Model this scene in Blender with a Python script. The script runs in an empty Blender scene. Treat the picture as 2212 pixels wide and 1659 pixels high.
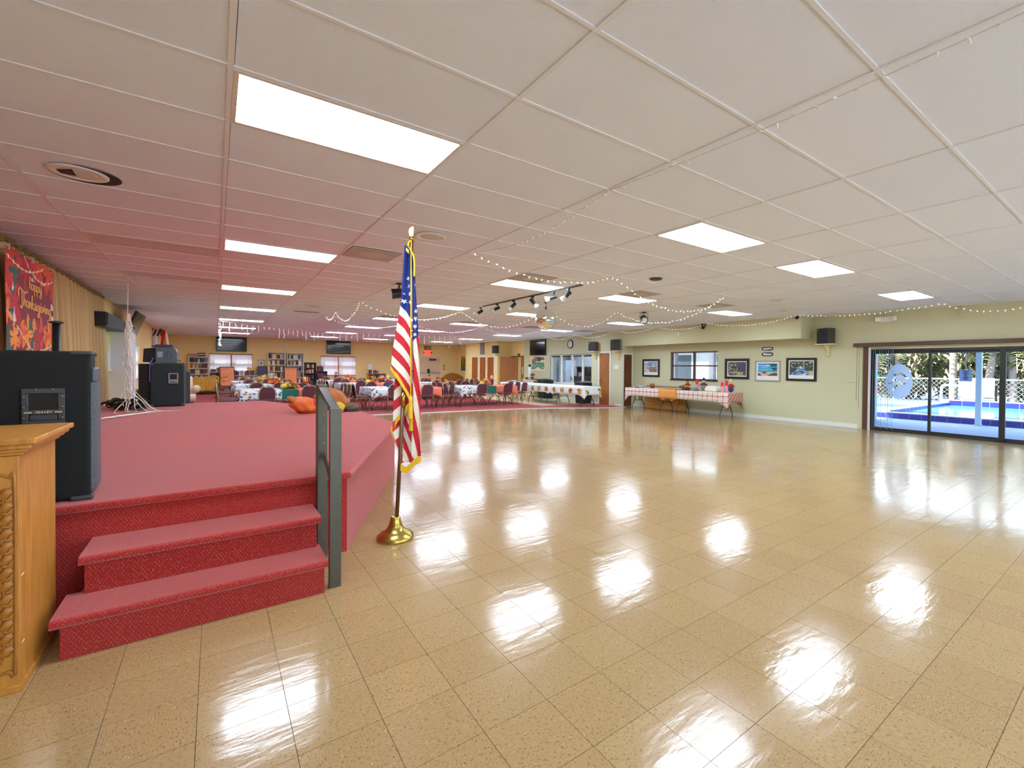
import bpy, bmesh, math, random
from mathutils import Vector, Matrix
random.seed(7)
scene = bpy.context.scene
COL = scene.collection
PI = math.pi

# ------------------------------------------------------------------ camera
F_PX, CX, CY = 986.2, 1199.2, 806.2
YAW, PITCH, ROLL = math.radians(36.64), math.radians(-0.7), math.radians(0.53)
EYE = Vector((0, 0, 1.444))
_f = Vector((math.sin(YAW) * math.cos(PITCH), math.cos(YAW) * math.cos(PITCH), math.sin(PITCH)))
_r = Vector((math.cos(YAW), -math.sin(YAW), 0))
_u = _r.cross(_f)
CR = _r * math.cos(ROLL) + _u * math.sin(ROLL)
CU = _u * math.cos(ROLL) - _r * math.sin(ROLL)
CF = _f
cam_data = bpy.data.cameras.new('camera')
cam_data.sensor_fit = 'HORIZONTAL'
cam_data.sensor_width = 36
cam_data.lens = F_PX / 2212 * 36
cam_data.shift_x = (1106 - CX) / 2212
cam_data.shift_y = (CY - 829.5) / 2212
cam_data.clip_start = 0.05
cam_data.clip_end = 300
cam = bpy.data.objects.new('camera', cam_data)
M = Matrix((CR, CU, -CF)).transposed().to_4x4()
M.translation = EYE
cam.matrix_world = M
COL.objects.link(cam)
scene.camera = cam

# ------------------------------------------------------------------ world, sun, exposure
world = bpy.data.worlds.new('world')
scene.world = world
world.use_nodes = True
wn = world.node_tree.nodes
sky = wn.new('ShaderNodeTexSky')
sky.sky_type = 'NISHITA'
sky.sun_disc = False
sky.sun_elevation = math.radians(48)
sky.sun_rotation = math.radians(60)
sky.air_density = 1.3
sky.dust_density = 1.5
wn['Background'].inputs[1].default_value = 0.45
world.node_tree.links.new(sky.outputs[0], wn['Background'].inputs[0])
sun_data = bpy.data.lights.new('sun', 'SUN')
sun_data.energy = 8.5
sun_data.angle = math.radians(0.6)
sun_data.color = (1, 0.93, 0.82)
sun = bpy.data.objects.new('sun', sun_data)
sun.rotation_euler = (math.radians(42), 0, math.radians(235))
COL.objects.link(sun)
PANEL_POWER = 14.5
scene.view_settings.view_transform = 'Standard'
scene.view_settings.look = 'None'
scene.view_settings.exposure = 1.1
scene.view_settings.gamma = 1
scene.view_settings.use_curve_mapping = False
cy_ = scene.cycles
cy_.use_denoising = True
cy_.max_bounces = 7
cy_.diffuse_bounces = 5
cy_.glossy_bounces = 3
cy_.transmission_bounces = 4
cy_.transparent_max_bounces = 12
cy_.caustics_reflective = True
cy_.blur_glossy = 0.6
cy_.caustics_refractive = False
cy_.sample_clamp_indirect = 6
cy_.use_light_tree = True

# ------------------------------------------------------------------ where a photographed point stands
CEIL = 2.855
def ray(u, v): return CF + CR * ((u - CX) / F_PX) - CU * ((v - CY) / F_PX)
def FL(u, v, z=0.0):
    d = ray(u, v); return EYE + d * ((z - EYE.z) / d.z)
def CE(u, v): return FL(u, v, CEIL)
def WX(u, v, X): d = ray(u, v); return EYE + d * (X / d.x)
def WY(u, v, Y): d = ray(u, v); return EYE + d * (Y / d.y)
def PR(p):
    q = Vector(p) - EYE; d = q.dot(CF)
    return CX + F_PX * q.dot(CR) / d, CY - F_PX * q.dot(CU) / d

# ------------------------------------------------------------------ materials
def lin(c):
    if isinstance(c, str):
        c = c.lstrip('#'); c = tuple(int(c[i:i + 2], 16) for i in (0, 2, 4))
    if max(c) > 1.0: c = tuple(x / 255 for x in c)
    return tuple(x / 12.92 if x <= 0.04045 else ((x + 0.055) / 1.055) ** 2.4 for x in c[:3])
MATS = {}
class NT:
    def __init__(s, m): s.m = m; s.t = m.node_tree; s.n = s.t.nodes; s.l = s.t.links
    def new(s, t, **k):
        n = s.n.new(t)
        for a, b in k.items(): setattr(n, a, b)
        return n
    def link(s, a, b): s.l.new(a, b)
    def math(s, op, a, b=None, c=None):
        n = s.new('ShaderNodeMath', operation=op)
        for i, x in enumerate((a, b, c)):
            if x is None: continue
            if hasattr(x, 'is_linked') or hasattr(x, 'links'): s.link(x, n.inputs[i])
            else: n.inputs[i].default_value = x
        return n.outputs[0]
    def mix(s, fac, a, b, blend='MIX'):
        n = s.new('ShaderNodeMix', data_type='RGBA', blend_type=blend)
        for i, x in ((0, fac), (6, a), (7, b)):
            if hasattr(x, 'links'): s.link(x, n.inputs[i])
            else: n.inputs[i].default_value = x if i == 0 else (*x, 1) if len(x) == 3 else x
        return n.outputs[2]
    def noise(s, vec, scale, detail=3, rough=0.5, out=0):
        n = s.new('ShaderNodeTexNoise'); n.inputs['Scale'].default_value = scale
        n.inputs['Detail'].default_value = detail; n.inputs['Roughness'].default_value = rough
        if vec is not None: s.link(vec, n.inputs['Vector'])
        return n.outputs[out]
    def voro(s, vec, scale, out='Distance', feature='F1'):
        n = s.new('ShaderNodeTexVoronoi', feature=feature); n.inputs['Scale'].default_value = scale
        if vec is not None: s.link(vec, n.inputs['Vector'])
        return n.outputs[out]
    def ramp(s, fac, stops, interp='LINEAR'):
        n = s.new('ShaderNodeValToRGB'); n.color_ramp.interpolation = interp
        e = n.color_ramp.elements
        while len(e) < len(stops): e.new(0.5)
        for x, (p, c) in zip(e, stops):
            x.position = p; x.color = (*c, 1) if len(c) == 3 else c
        s.link(fac, n.inputs[0]); return n.outputs[0]
    def bump(s, h, strength=0.2, dist=0.01):
        n = s.new('ShaderNodeBump'); n.inputs['Strength'].default_value = strength
        n.inputs['Distance'].default_value = dist; s.link(h, n.inputs['Height'])
        s.link(n.outputs[0], s.p.inputs['Normal'])
    @property
    def p(s): return s.n['Principled BSDF']
    def pos(s): return s.new('ShaderNodeNewGeometry').outputs['Position']
    def obj(s): return s.new('ShaderNodeTexCoord').outputs['Object']
    def sep(s, v):
        n = s.new('ShaderNodeSeparateXYZ'); s.link(v, n.inputs[0]); return n.outputs
    def comb(s, x, y, z):
        n = s.new('ShaderNodeCombineXYZ')
        for i, k in enumerate((x, y, z)):
            if hasattr(k, 'links'): s.link(k, n.inputs[i])
            else: n.inputs[i].default_value = k
        return n.outputs[0]
    def scale(s, v, sc):
        n = s.new('ShaderNodeMapping'); n.inputs['Scale'].default_value = sc; s.link(v, n.inputs[0]); return n.outputs[0]
    def base(s, c): s.link(c, s.p.inputs['Base Color'])

def mat(name, color=(0.5, 0.5, 0.5), rough=0.5, metal=0.0, emit=None, var=0.0, vscale=6.0, bump=0.0, bscale=80.0, coat=0.0, spec=None, sheen=0.0):
    """plain procedural material: colour with a little noise variation and fine relief"""
    if name in MATS: return MATS[name]
    m = bpy.data.materials.new(name); m.use_nodes = True
    t = NT(m); p = t.p; c = lin(color)
    p.inputs['Base Color'].default_value = (*c, 1)
    p.inputs['Roughness'].default_value = rough
    p.inputs['Metallic'].default_value = metal
    if coat: p.inputs['Coat Weight'].default_value = coat
    if spec is not None: p.inputs['Specular IOR Level'].default_value = spec
    if sheen: p.inputs['Sheen Weight'].default_value = sheen
    if var:
        f = t.noise(t.obj(), vscale, 4)
        t.base(t.mix(f, tuple(x * (1 - var) for x in c), tuple(min(1, x * (1 + var)) for x in c)))
    if bump: t.bump(t.noise(t.obj(), bscale, 2), bump, 0.004)
    if emit:
        p.inputs['Emission Color'].default_value = (*lin(emit[0]), 1)
        p.inputs['Emission Strength'].default_value = emit[1]
    MATS[name] = m
    return m
def newmat(name, rough=0.5):
    m = bpy.data.materials.new(name); m.use_nodes = True; MATS[name] = m
    t = NT(m); t.p.inputs['Roughness'].default_value = rough
    return t
def painted(name='painted', rough=0.7, coat=0.0):
    """colour comes from the mesh's own face colours (prints, flags, pictures)"""
    if name in MATS: return MATS[name]
    t = newmat(name, rough)
    a = t.new('ShaderNodeAttribute', attribute_name='Col'); t.base(a.outputs['Color'])
    if coat: t.p.inputs['Coat Weight'].default_value = coat
    return t.m

# ------------------------------------------------------------------ mesh building
class MB:
    def __init__(s): s.v = []; s.f = []; s.c = []; s.cur = None
    def add(s, vs, fs, col=None):
        o = len(s.v); s.v += [tuple(x) for x in vs]
        for f in fs: s.f.append(tuple(o + i for i in f)); s.c.append(col if col is not None else s.cur)
        return s
    def box(s, x0, x1, y0, y1, z0, z1, col=None):
        return s.add([(x0, y0, z0), (x1, y0, z0), (x1, y1, z0), (x0, y1, z0), (x0, y0, z1), (x1, y0, z1), (x1, y1, z1), (x0, y1, z1)],
                     [(0, 3, 2, 1), (4, 5, 6, 7), (0, 1, 5, 4), (1, 2, 6, 5), (2, 3, 7, 6), (3, 0, 4, 7)], col)
    def obox(s, c, size, R=None, col=None):
        m = MB().box(-size[0] / 2, size[0] / 2, -size[1] / 2, size[1] / 2, -size[2] / 2, size[2] / 2)
        R = R or Matrix.Identity(3)
        return s.add([Vector(c) + R @ Vector(p) for p in m.v], m.f, col)
    def tube(s, pts, r, n=8, cap=True, col=None):
        pts = [Vector(p) for p in pts]; N = len(pts)
        rs = r if isinstance(r, (list, tuple)) else [r] * N
        t = [(pts[min(i + 1, N - 1)] - pts[max(i - 1, 0)]).normalized() for i in range(N)]
        a = Vector((0, 0, 1)) if abs(t[0].z) < 0.9 else Vector((1, 0, 0))
        x = t[0].cross(a).normalized(); vs = []; fs = []
        for i in range(N):
            x = (x - t[i] * x.dot(t[i])).normalized(); y = t[i].cross(x)
            for k in range(n):
                w = 2 * PI * k / n
                vs.append(pts[i] + (x * math.cos(w) + y * math.sin(w)) * rs[i])
        for i in range(N - 1):
            for k in range(n):
                k2 = (k + 1) % n
                fs.append((i * n + k, i * n + k2, (i + 1) * n + k2, (i + 1) * n + k))
        if cap: fs += [tuple(range(n))[::-1], tuple(range((N - 1) * n, N * n))]
        return s.add(vs, fs, col)
    def cyl(s, p0, p1, r0, r1=None, n=12, cap=True, col=None):
        return s.tube([p0, p1], [r0, r0 if r1 is None else r1], n, cap, col)
    def lathe(s, prof, n=24, c=(0, 0, 0), col=None, axis='z'):
        vs = []; fs = []
        for r, z in prof:
            for k in range(n):
                w = 2 * PI * k / n
                p = (r * math.cos(w), r * math.sin(w), z)
                if axis == 'x': p = (p[2], p[0], p[1])
                if axis == 'y': p = (p[1], p[2], p[0])
                vs.append((c[0] + p[0], c[1] + p[1], c[2] + p[2]))
        for i in range(len(prof) - 1):
            for k in range(n):
                k2 = (k + 1) % n
                fs.append((i * n + k, i * n + k2, (i + 1) * n + k2, (i + 1) * n + k))
        fs += [tuple(range(n))[::-1], tuple(range((len(prof) - 1) * n, len(prof) * n))]
        return s.add(vs, fs, col)
    def sphere(s, c, r, n=12, m=8, col=None, fn=None, R=None):
        r = r if isinstance(r, (list, tuple)) else (r, r, r); vs = []; fs = []
        for j in range(m + 1):
            th = PI * j / m
            for k in range(n):
                w = 2 * PI * k / n
                d = Vector((math.sin(th) * math.cos(w), math.sin(th) * math.sin(w), math.cos(th)))
                q = 1.0 if fn is None else fn(d, th, w)
                p = Vector((d.x * r[0] * q, d.y * r[1] * q, d.z * r[2] * q))
                if R: p = R @ p
                vs.append(Vector(c) + p)
        for j in range(m):
            for k in range(n):
                k2 = (k + 1) % n
                fs.append((j * n + k, (j + 1) * n + k, (j + 1) * n + k2, j * n + k2))
        return s.add(vs, fs, col)
    def prism(s, poly, fn, col=None):
        """poly: 2-D outline; fn(a,b,side) -> 3-D point, side 0/1"""
        n = len(poly)
        vs = [fn(a, b, 0) for a, b in poly] + [fn(a, b, 1) for a, b in poly]
        fs = [tuple(range(n)), tuple(range(n, 2 * n))[::-1]] + [(i, (i + 1) % n, n + (i + 1) % n, n + i) for i in range(n)]
        return s.add(vs, fs, col)
    def grid(s, nu, nv, fn, colfn=None):
        vs = [fn(i / nu, j / nv) for j in range(nv + 1) for i in range(nu + 1)]
        o = len(s.v); s.v += [tuple(x) for x in vs]
        for j in range(nv):
            for i in range(nu):
                a = o + j * (nu + 1) + i
                s.f.append((a, a + 1, a + nu + 2, a + nu + 1))
                s.c.append(colfn((i + .5) / nu, (j + .5) / nv) if colfn else s.cur)
        return s
    def mesh(s, name, smooth=False):
        me = bpy.data.meshes.new(name); me.from_pydata(s.v, [], s.f)
        if any(c is not None for c in s.c):
            at = me.attributes.new('Col', 'FLOAT_COLOR', 'FACE')
            flat = []
            for c in s.c: flat += [*(c or (.5, .5, .5)), 1.0]
            at.data.foreach_set('color', flat)
        bm = bmesh.new(); bm.from_mesh(me); bmesh.ops.recalc_face_normals(bm, faces=bm.faces); bm.to_mesh(me); bm.free()
        if smooth: me.polygons.foreach_set('use_smooth', [True] * len(me.polygons))
        me.update()
        return me
    def build(s, name, m, parent=None, smooth=False, bevel=0.0, kind=None, label=None, solid=0.0, seg=2, W=False):
        if W and parent:      # built in room coordinates: express in the parent's own
            q = parent; mt = Matrix.Identity(4)
            while q:
                mt = (Matrix.Translation(q.location) @ q.rotation_euler.to_matrix().to_4x4()) @ mt; q = q.parent
            mi = mt.inverted(); s.v = [tuple(mi @ Vector(p)) for p in s.v]
        o = bpy.data.objects.new(name, s.mesh(name, smooth)); COL.objects.link(o)
        o.data.materials.append(m)
        if parent: o.parent = parent
        if solid:
            k = o.modifiers.new('thickness', 'SOLIDIFY'); k.thickness = solid; k.offset = 0
        if bevel:
            k = o.modifiers.new('bevel', 'BEVEL'); k.width = bevel; k.segments = seg; k.limit_method = 'ANGLE'; k.angle_limit = math.radians(40)
        if kind: o['kind'] = kind
        if label: o['label'] = label
        return o
def RZ(a): return Matrix.Rotation(a, 3, 'Z')
def RX(a): return Matrix.Rotation(a, 3, 'X')
def RY(a): return Matrix.Rotation(a, 3, 'Y')
def thing(name, label, cat, loc=(0, 0, 0), rz=0.0, group=None):
    o = bpy.data.objects.new(name, None); COL.objects.link(o)
    o.empty_display_size = 0.05
    o.location = loc; o.rotation_euler = (0, 0, rz)
    o['label'] = label; o['category'] = cat
    if group: o['group'] = group
    return o
def tag(o, label, cat, group=None, kind=None):
    o['label'] = label; o['category'] = cat
    if group: o['group'] = group
    if kind: o['kind'] = kind
    return o
def struct(name, mb, m, parent=None, label=None, **k):
    o = mb.build(name, m, parent, **k)
    if parent is None: o['kind'] = 'structure'
    if label: o['label'] = label
    return o
def copy_tree(root, loc, rz, label=None, group=None):
    r = root.copy(); COL.objects.link(r); r.location = loc; r.rotation_euler = (0, 0, rz)
    if label: r['label'] = label
    if group: r['group'] = group
    for ch in root.children:
        c = ch.copy(); COL.objects.link(c); c.parent = r
        for g in ch.children:
            d = g.copy(); COL.objects.link(d); d.parent = c
    return r
def inst(name, me, loc, parent=None, rz=0.0, m=None):
    o = bpy.data.objects.new(name, me); COL.objects.link(o); o.location = loc; o.rotation_euler = (0, 0, rz)
    if parent: o.parent = parent
    return o
def mesh_of(mb, name, m, smooth=False):
    me = mb.mesh(name, smooth); me.materials.append(m); return me
def catmull(pts, n=6):
    pts = [Vector(p) for p in pts]; out = []
    for i in range(len(pts) - 1):
        p0 = pts[max(i - 1, 0)]; p1 = pts[i]; p2 = pts[i + 1]; p3 = pts[min(i + 2, len(pts) - 1)]
        for k in range(n):
            t = k / n
            out.append(0.5 * ((2 * p1) + (p2 - p0) * t + (2 * p0 - 5 * p1 + 4 * p2 - p3) * t * t + (3 * p1 - p0 - 3 * p2 + p3) * t ** 3))
    out.append(pts[-1]); return out
def lerp(a, b, t): return a + (b - a) * t
def clamp(x, a=0.0, b=1.0): return max(a, min(b, x))
def interp(tab, x):
    if x <= tab[0][0]: return tab[0][1]
    for (x0, y0), (x1, y1) in zip(tab, tab[1:]):
        if x <= x1: return y0 + (y1 - y0) * (x - x0) / (x1 - x0)
    return tab[-1][1]
def hsh(*a):
    x = math.sin(sum(v * k for v, k in zip(a, (12.9898, 78.233, 37.719, 4.581)))) * 43758.5453
    return x - math.floor(x)
def vnoise(x, y):
    xi, yi = math.floor(x), math.floor(y); fx, fy = x - xi, y - yi
    fx = fx * fx * (3 - 2 * fx); fy = fy * fy * (3 - 2 * fy)
    return lerp(lerp(hsh(xi, yi), hsh(xi + 1, yi), fx), lerp(hsh(xi, yi + 1), hsh(xi + 1, yi + 1), fx), fy)
def text_mb(body, size=0.1, depth=0.001, shear=0.0):
    """lettering as flat mesh in the x-z plane (x right, z up), centred"""
    cu = bpy.data.curves.new('txt', 'FONT'); cu.body = body; cu.size = size; cu.align_x = 'CENTER'; cu.align_y = 'CENTER'
    cu.extrude = depth; cu.shear = shear; cu.resolution_u = 2
    o = bpy.data.objects.new('txt', cu); COL.objects.link(o)
    bpy.context.view_layer.update()
    me = o.evaluated_get(bpy.context.evaluated_depsgraph_get()).to_mesh()
    mb = MB(); mb.add([(v.co.x, -v.co.z, v.co.y) for v in me.vertices], [tuple(p.vertices) for p in me.polygons])
    o.to_mesh_clear(); bpy.data.objects.remove(o); bpy.data.curves.remove(cu)
    return mb
def ribbon(mb, pts, w, fn, col=None):
    """flat stroke along a 2-D path; fn(a,b) -> 3-D"""
    P = [Vector((p[0], p[1], 0)) for p in pts]; vs = []
    for i in range(len(P)):
        t = (P[min(i + 1, len(P) - 1)] - P[max(i - 1, 0)]); t = t.normalized() if t.length > 1e-9 else Vector((1, 0, 0))
        nrm = Vector((-t.y, t.x, 0)); ww = w * (0.62 + 0.5 * abs(t.y))
        a = P[i] + nrm * ww / 2; b = P[i] - nrm * ww / 2
        vs += [fn(a.x, a.y), fn(b.x, b.y)]
    mb.add(vs, [(2 * i, 2 * i + 1, 2 * i + 3, 2 * i + 2) for i in range(len(P) - 1)], col)
# ================================================================== THE SETTING
XL, XR, YB, YN = -1.95, 12.85, 28.5, -3.6
FT = 0.3048
FX0, FY0 = -0.061, 2.204          # floor tile grid
GX0, GY0, GSX, GSY = 0.057, 1.450, 1.2192, 0.6096   # ceiling grid

# ---- floor tiles: tan vinyl composition tile, waxed
t = newmat('vinyl_tile', 0.13)
P = t.pos(); X, Y, Z = t.sep(P)
ix = t.math('FLOOR', t.math('DIVIDE', t.math('SUBTRACT', X, FX0), FT)); iy = t.math('FLOOR', t.math('DIVIDE', t.math('SUBTRACT', Y, FY0), FT))
par = t.math('MODULO', t.math('ABSOLUTE', t.math('ADD', ix, iy)), 2.0)
wn_ = t.new('ShaderNodeTexWhiteNoise', noise_dimensions='2D'); t.link(t.comb(ix, iy, 0.0), wn_.inputs['Vector'])
va = t.scale(P, (60, 190, 1)); vb = t.scale(P, (190, 60, 1))
mv = t.new('ShaderNodeMix', data_type='VECTOR'); t.link(par, mv.inputs[0]); t.link(va, mv.inputs[4]); t.link(vb, mv.inputs[5])
n1 = t.noise(mv.outputs[1], 1.0, 2, 0.6)
n2 = t.noise(mv.outputs[1], 0.55, 3, 0.55)
c0 = t.mix(wn_.outputs['Value'], lin((168, 136, 92)), lin((174, 142, 97)))
c1 = t.mix(t.ramp(n1, [(0.57, (0, 0, 0)), (0.68, (1, 1, 1))]), c0, lin((116, 84, 48)))
c2 = t.mix(t.ramp(n2, [(0.60, (0, 0, 0)), (0.72, (1, 1, 1))]), c1, lin((190, 162, 118)))
t.base(c2)
t.p.inputs['Specular IOR Level'].default_value = 0.55
t.p.inputs['Coat Weight'].default_value = 0.15
t.p.inputs['Coat Roughness'].default_value = 0.07
wv = t.noise(t.scale(P, (1.6, 5.0, 1)), 2.6, 3, 0.55)
sc = t.noise(t.scale(P, (10, 60, 1)), 3.0, 2)
h = t.math('ADD', wv, t.math('MULTIPLY', sc, 0.06))
t.bump(h, 0.16, 0.012)
t.link(t.ramp(t.noise(P, 1.3, 4), [(0.3, (0.10, 0.10, 0.10)), (0.7, (0.19, 0.19, 0.19))]), t.p.inputs['Roughness'])
M_TILE = t.m
M_GROUT = mat('floor_joint', (70, 56, 40), 0.7)

fb = MB().box(XL - .2, 13.5, YN - .2, YB + .2, -0.12, -0.0035)
floor = struct('floor', fb, M_GROUT, label='tan speckled vinyl tile dance floor with a waxed shine')
tile_me = None
def tile_mb(x, y, s, mb):
    e = 0.0011
    return mb.add([(x + e, y + e, -.0035), (x + s - e, y + e, -.0035), (x + s - e, y + s - e, -.0035), (x + e, y + s - e, -.0035),
                   (x + e, y + e, 0), (x + s - e, y + e, 0), (x + s - e, y + s - e, 0), (x + e, y + s - e, 0)],
                  [(4, 5, 6, 7), (0, 1, 5, 4), (1, 2, 6, 5), (2, 3, 7, 6), (3, 0, 4, 7)])
cells = []
for i in range(int((XL - FX0) / FT) - 1, int((XR - FX0) / FT) + 1):
    for j in range(int((YN - FY0) / FT) - 1, int((14.6 - FY0) / FT) + 1):
        x, y = FX0 + i * FT, FY0 + j * FT
        if x < XL - .25 or x + FT > XR + .3 or y < YN - .2: continue
        u, v = PR((x + FT / 2, y + FT / 2, 0)); q = Vector((x + FT / 2, y + FT / 2, 0)) - EYE
        vis = q.dot(CF) > 0.3 and -60 < u < 2270 and v < 1720
        under_stage = x + FT / 2 < 0.5 and 3.9 < y < 12.2
        cells.append((0 if vis and not under_stage else 1, q.length, x, y))
cells.sort()
tile_me = mesh_of(tile_mb(0, 0, FT, MB()), 'floor_tile', M_TILE)
for k, (_, _, x, y) in enumerate(cells[:300]):
    inst('floor_tile', tile_me, (x, y, 0), floor)
rest = MB()
for _, _, x, y in cells[300:]: tile_mb(x, y, FT, rest)
rest.build('floor_tile_field', M_TILE, floor, kind='stuff')

# ---- carpet: burgundy with gold flecks
def carpet(name, base, fleck, sheen, sc=42.0):
    t = newmat(name, 0.95)
    P = t.obj(); X, Y, Z = t.sep(P)
    w1 = t.math('ADD', t.math('ADD', X, Y), t.math('MULTIPLY', Z, 0.62)); w2 = t.math('ADD', t.math('SUBTRACT', X, Y), t.math('MULTIPLY', Z, -0.62))
    nz = t.noise(P, 60.0, 2)
    a = t.math('ABSOLUTE', t.math('SINE', t.math('ADD', t.math('MULTIPLY', w1, sc * 1.6), t.math('MULTIPLY', nz, 2.2))))
    b = t.math('ABSOLUTE', t.math('SINE', t.math('ADD', t.math('MULTIPLY', w2, sc * 1.6), t.math('MULTIPLY', nz, 2.2))))
    line = t.math('MINIMUM', a, b)
    dots = t.noise(P, 210.0, 2)
    m_ = t.math('MULTIPLY', t.math('LESS_THAN', line, 0.17), t.math('GREATER_THAN', dots, 0.54))
    pile = t.noise(P, 260.0, 3, 0.7)
    c = t.mix(pile, tuple(x * .45 for x in lin(base)), tuple(min(1, x * 1.5) for x in lin(base)))
    big = t.noise(P, 2.2, 3)
    c = t.mix(t.math('MULTIPLY', big, 0.35), c, tuple(x * .6 for x in lin(base)))
    t.base(t.mix(t.math('MULTIPLY', m_, 0.7), c, lin(fleck)))
    t.bump(pile, 0.9, 0.006)
    t.p.inputs['Sheen Weight'].default_value = sheen
    t.p.inputs['Sheen Roughness'].default_value = 0.35
    t.p.inputs['Sheen Tint'].default_value = (*lin((255, 190, 190)), 1)
    t.p.inputs['Specular IOR Level'].default_value = 0.15
    return t.m
M_STAGE = carpet('stage_carpet', (184, 46, 50), (226, 176, 120), 1.0, 112.0)
M_CARPET = carpet('room_carpet', (164, 46, 58), (150, 60, 60), 0.5, 60.0)
edge = [(XL, 14.5), (3.73, 14.0), (5.2, 13.78), (7.2, 13.62), (8.6, 13.45), (9.6, 13.1), (10.6, 12.55), (11.4, 12.2), (12.25, 12.12)]
poly = edge + [(12.25, 13.98), (9.8, 13.98), (9.8, YB), (XL, YB)]
struct('carpet', MB().prism(poly, lambda a, b, s: (a, b, 0.010 if s else 0.0005)), M_CARPET, label='burgundy wall to wall carpet under the dining tables')
strip = edge + [(a, b - 0.07) for a, b in reversed(edge)]
struct('trim_1', MB().prism(strip, lambda a, b, s: (a, b, 0.013 if s else 0.0005)), mat('white_strip', (226, 222, 208), 0.5), label='white transition strip along the carpet edge')
struct('floor_kitchen', MB().box(9.8, 13.4, 13.98, YB, 0.0005, 0.008), mat('pale_vinyl', (222, 206, 170), 0.22, var=.06, vscale=3), label='pale vinyl floor in front of the kitchen hatch')

# ---- ceiling: lay-in tiles in a grid
t = newmat('ceiling_tile', 0.95)
P = t.obj(); W_ = t.pos()
ix = t.math('FLOOR', t.math('DIVIDE', t.math('SUBTRACT', t.sep(W_)[0], GX0), GSX)); iy = t.math('FLOOR', t.math('DIVIDE', t.math('SUBTRACT', t.sep(W_)[1], GY0), GSY))
wn_ = t.new('ShaderNodeTexWhiteNoise', noise_dimensions='2D'); t.link(t.comb(ix, iy, 0.0), wn_.inputs['Vector'])
fine = t.noise(W_, 190.0, 3, 0.65)
cl = t.mix(wn_.outputs['Value'], lin((234, 241, 254)), lin((240, 246, 255)))
st = t.ramp(t.noise(t.scale(W_, (1.0, 1.6, 1)), 0.55, 5, 0.6), [(0.66, (0, 0, 0)), (0.8, (1, 1, 1))])
cl = t.mix(t.math('MULTIPLY', st, 0.35), cl, lin((196, 172, 122)))
t.base(t.mix(fine, cl, tuple(x * .88 for x in lin((236, 242, 254)))))
t.bump(fine, 0.55, 0.006)
t.p.inputs['Specular IOR Level'].default_value = 0.1
M_CT = t.m
M_TBAR = mat('grid_bar_paint', (226, 228, 232), 0.5)
ceil_ob = struct('ceiling', MB().box(XL - .2, 13.5, YN - .2, YB + .2, CEIL + 0.03, CEIL + 0.12), mat('plenum', (60, 55, 50), .9), label='white textured drop ceiling of large tiles in a grid')
LIGHT_COLS, LIGHT_ROWS = (0, 3, 5, 8), (-4, 2, 8, 14, 20, 26, 32, 38)
light_cells = {(i, j) for i in LIGHT_COLS for j in LIGHT_ROWS}
off_cells = {(-1, 9), (-1, 13)}
ctile = MB().box(0.0155, GSX - 0.006, 0.0125, GSY - 0.006, 0.004, 0.018)
ct_me = mesh_of(ctile, 'ceiling_tile', M_CT)
cc = []
i0, i1 = math.floor((XL - GX0) / GSX), math.floor((13.3 - GX0) / GSX)
j0, j1 = math.floor((YN - GY0) / GSY), math.floor((YB - GY0) / GSY)
for i in range(i0, i1 + 1):
    for j in range(j0, j1 + 1):
        if (i, j) in light_cells or (i, j) in off_cells: continue
        x, y = GX0 + i * GSX, GY0 + j * GSY
        x0, x1, y0, y1 = max(x, XL), min(x + GSX, 13.3), max(y, YN), min(y + GSY, YB)
        full = (x1 - x0 > GSX - .01) and (y1 - y0 > GSY - .01)
        u, v = PR((x + GSX / 2, y + GSY / 2, CEIL)); q = Vector((x + GSX / 2, y + GSY / 2, CEIL)) - EYE
        vis = q.dot(CF) > .2 and -250 < u < 2450 and v > -250
        cc.append((0 if (vis and full) else 1, q.length, x0, x1, y0, y1))
cc.sort()
for k, (_, _, x0, x1, y0, y1) in enumerate(cc[:300]): inst('ceiling_tile', ct_me, (x0, y0, CEIL), ceil_ob)
rest = MB()
for _, _, x0, x1, y0, y1 in cc[300:]: rest.box(x0 + .0155, x1 - .006, y0 + .0125, y1 - .006, CEIL + .004, CEIL + .018)
rest.build('ceiling_tile_field', M_CT, ceil_ob, kind='stuff')
for i in range(i0 + 1, i1 + 1):
    x = GX0 + i * GSX
    MB().box(x - .0125, x + .0125, YN, YB, CEIL - .003, CEIL + .006).box(x - .003, x + .003, YN, YB, CEIL + .006, CEIL + .03).build('grid_bar', M_TBAR, ceil_ob)
cross = MB()
for j in range(j0 + 1, j1 + 1):
    y = GY0 + j * GSY
    cross.box(XL, 13.3, y - .011, y + .009, CEIL - .0015, CEIL + .006)
cross.build('cross_bars', M_TBAR, ceil_ob, kind='stuff')

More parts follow.
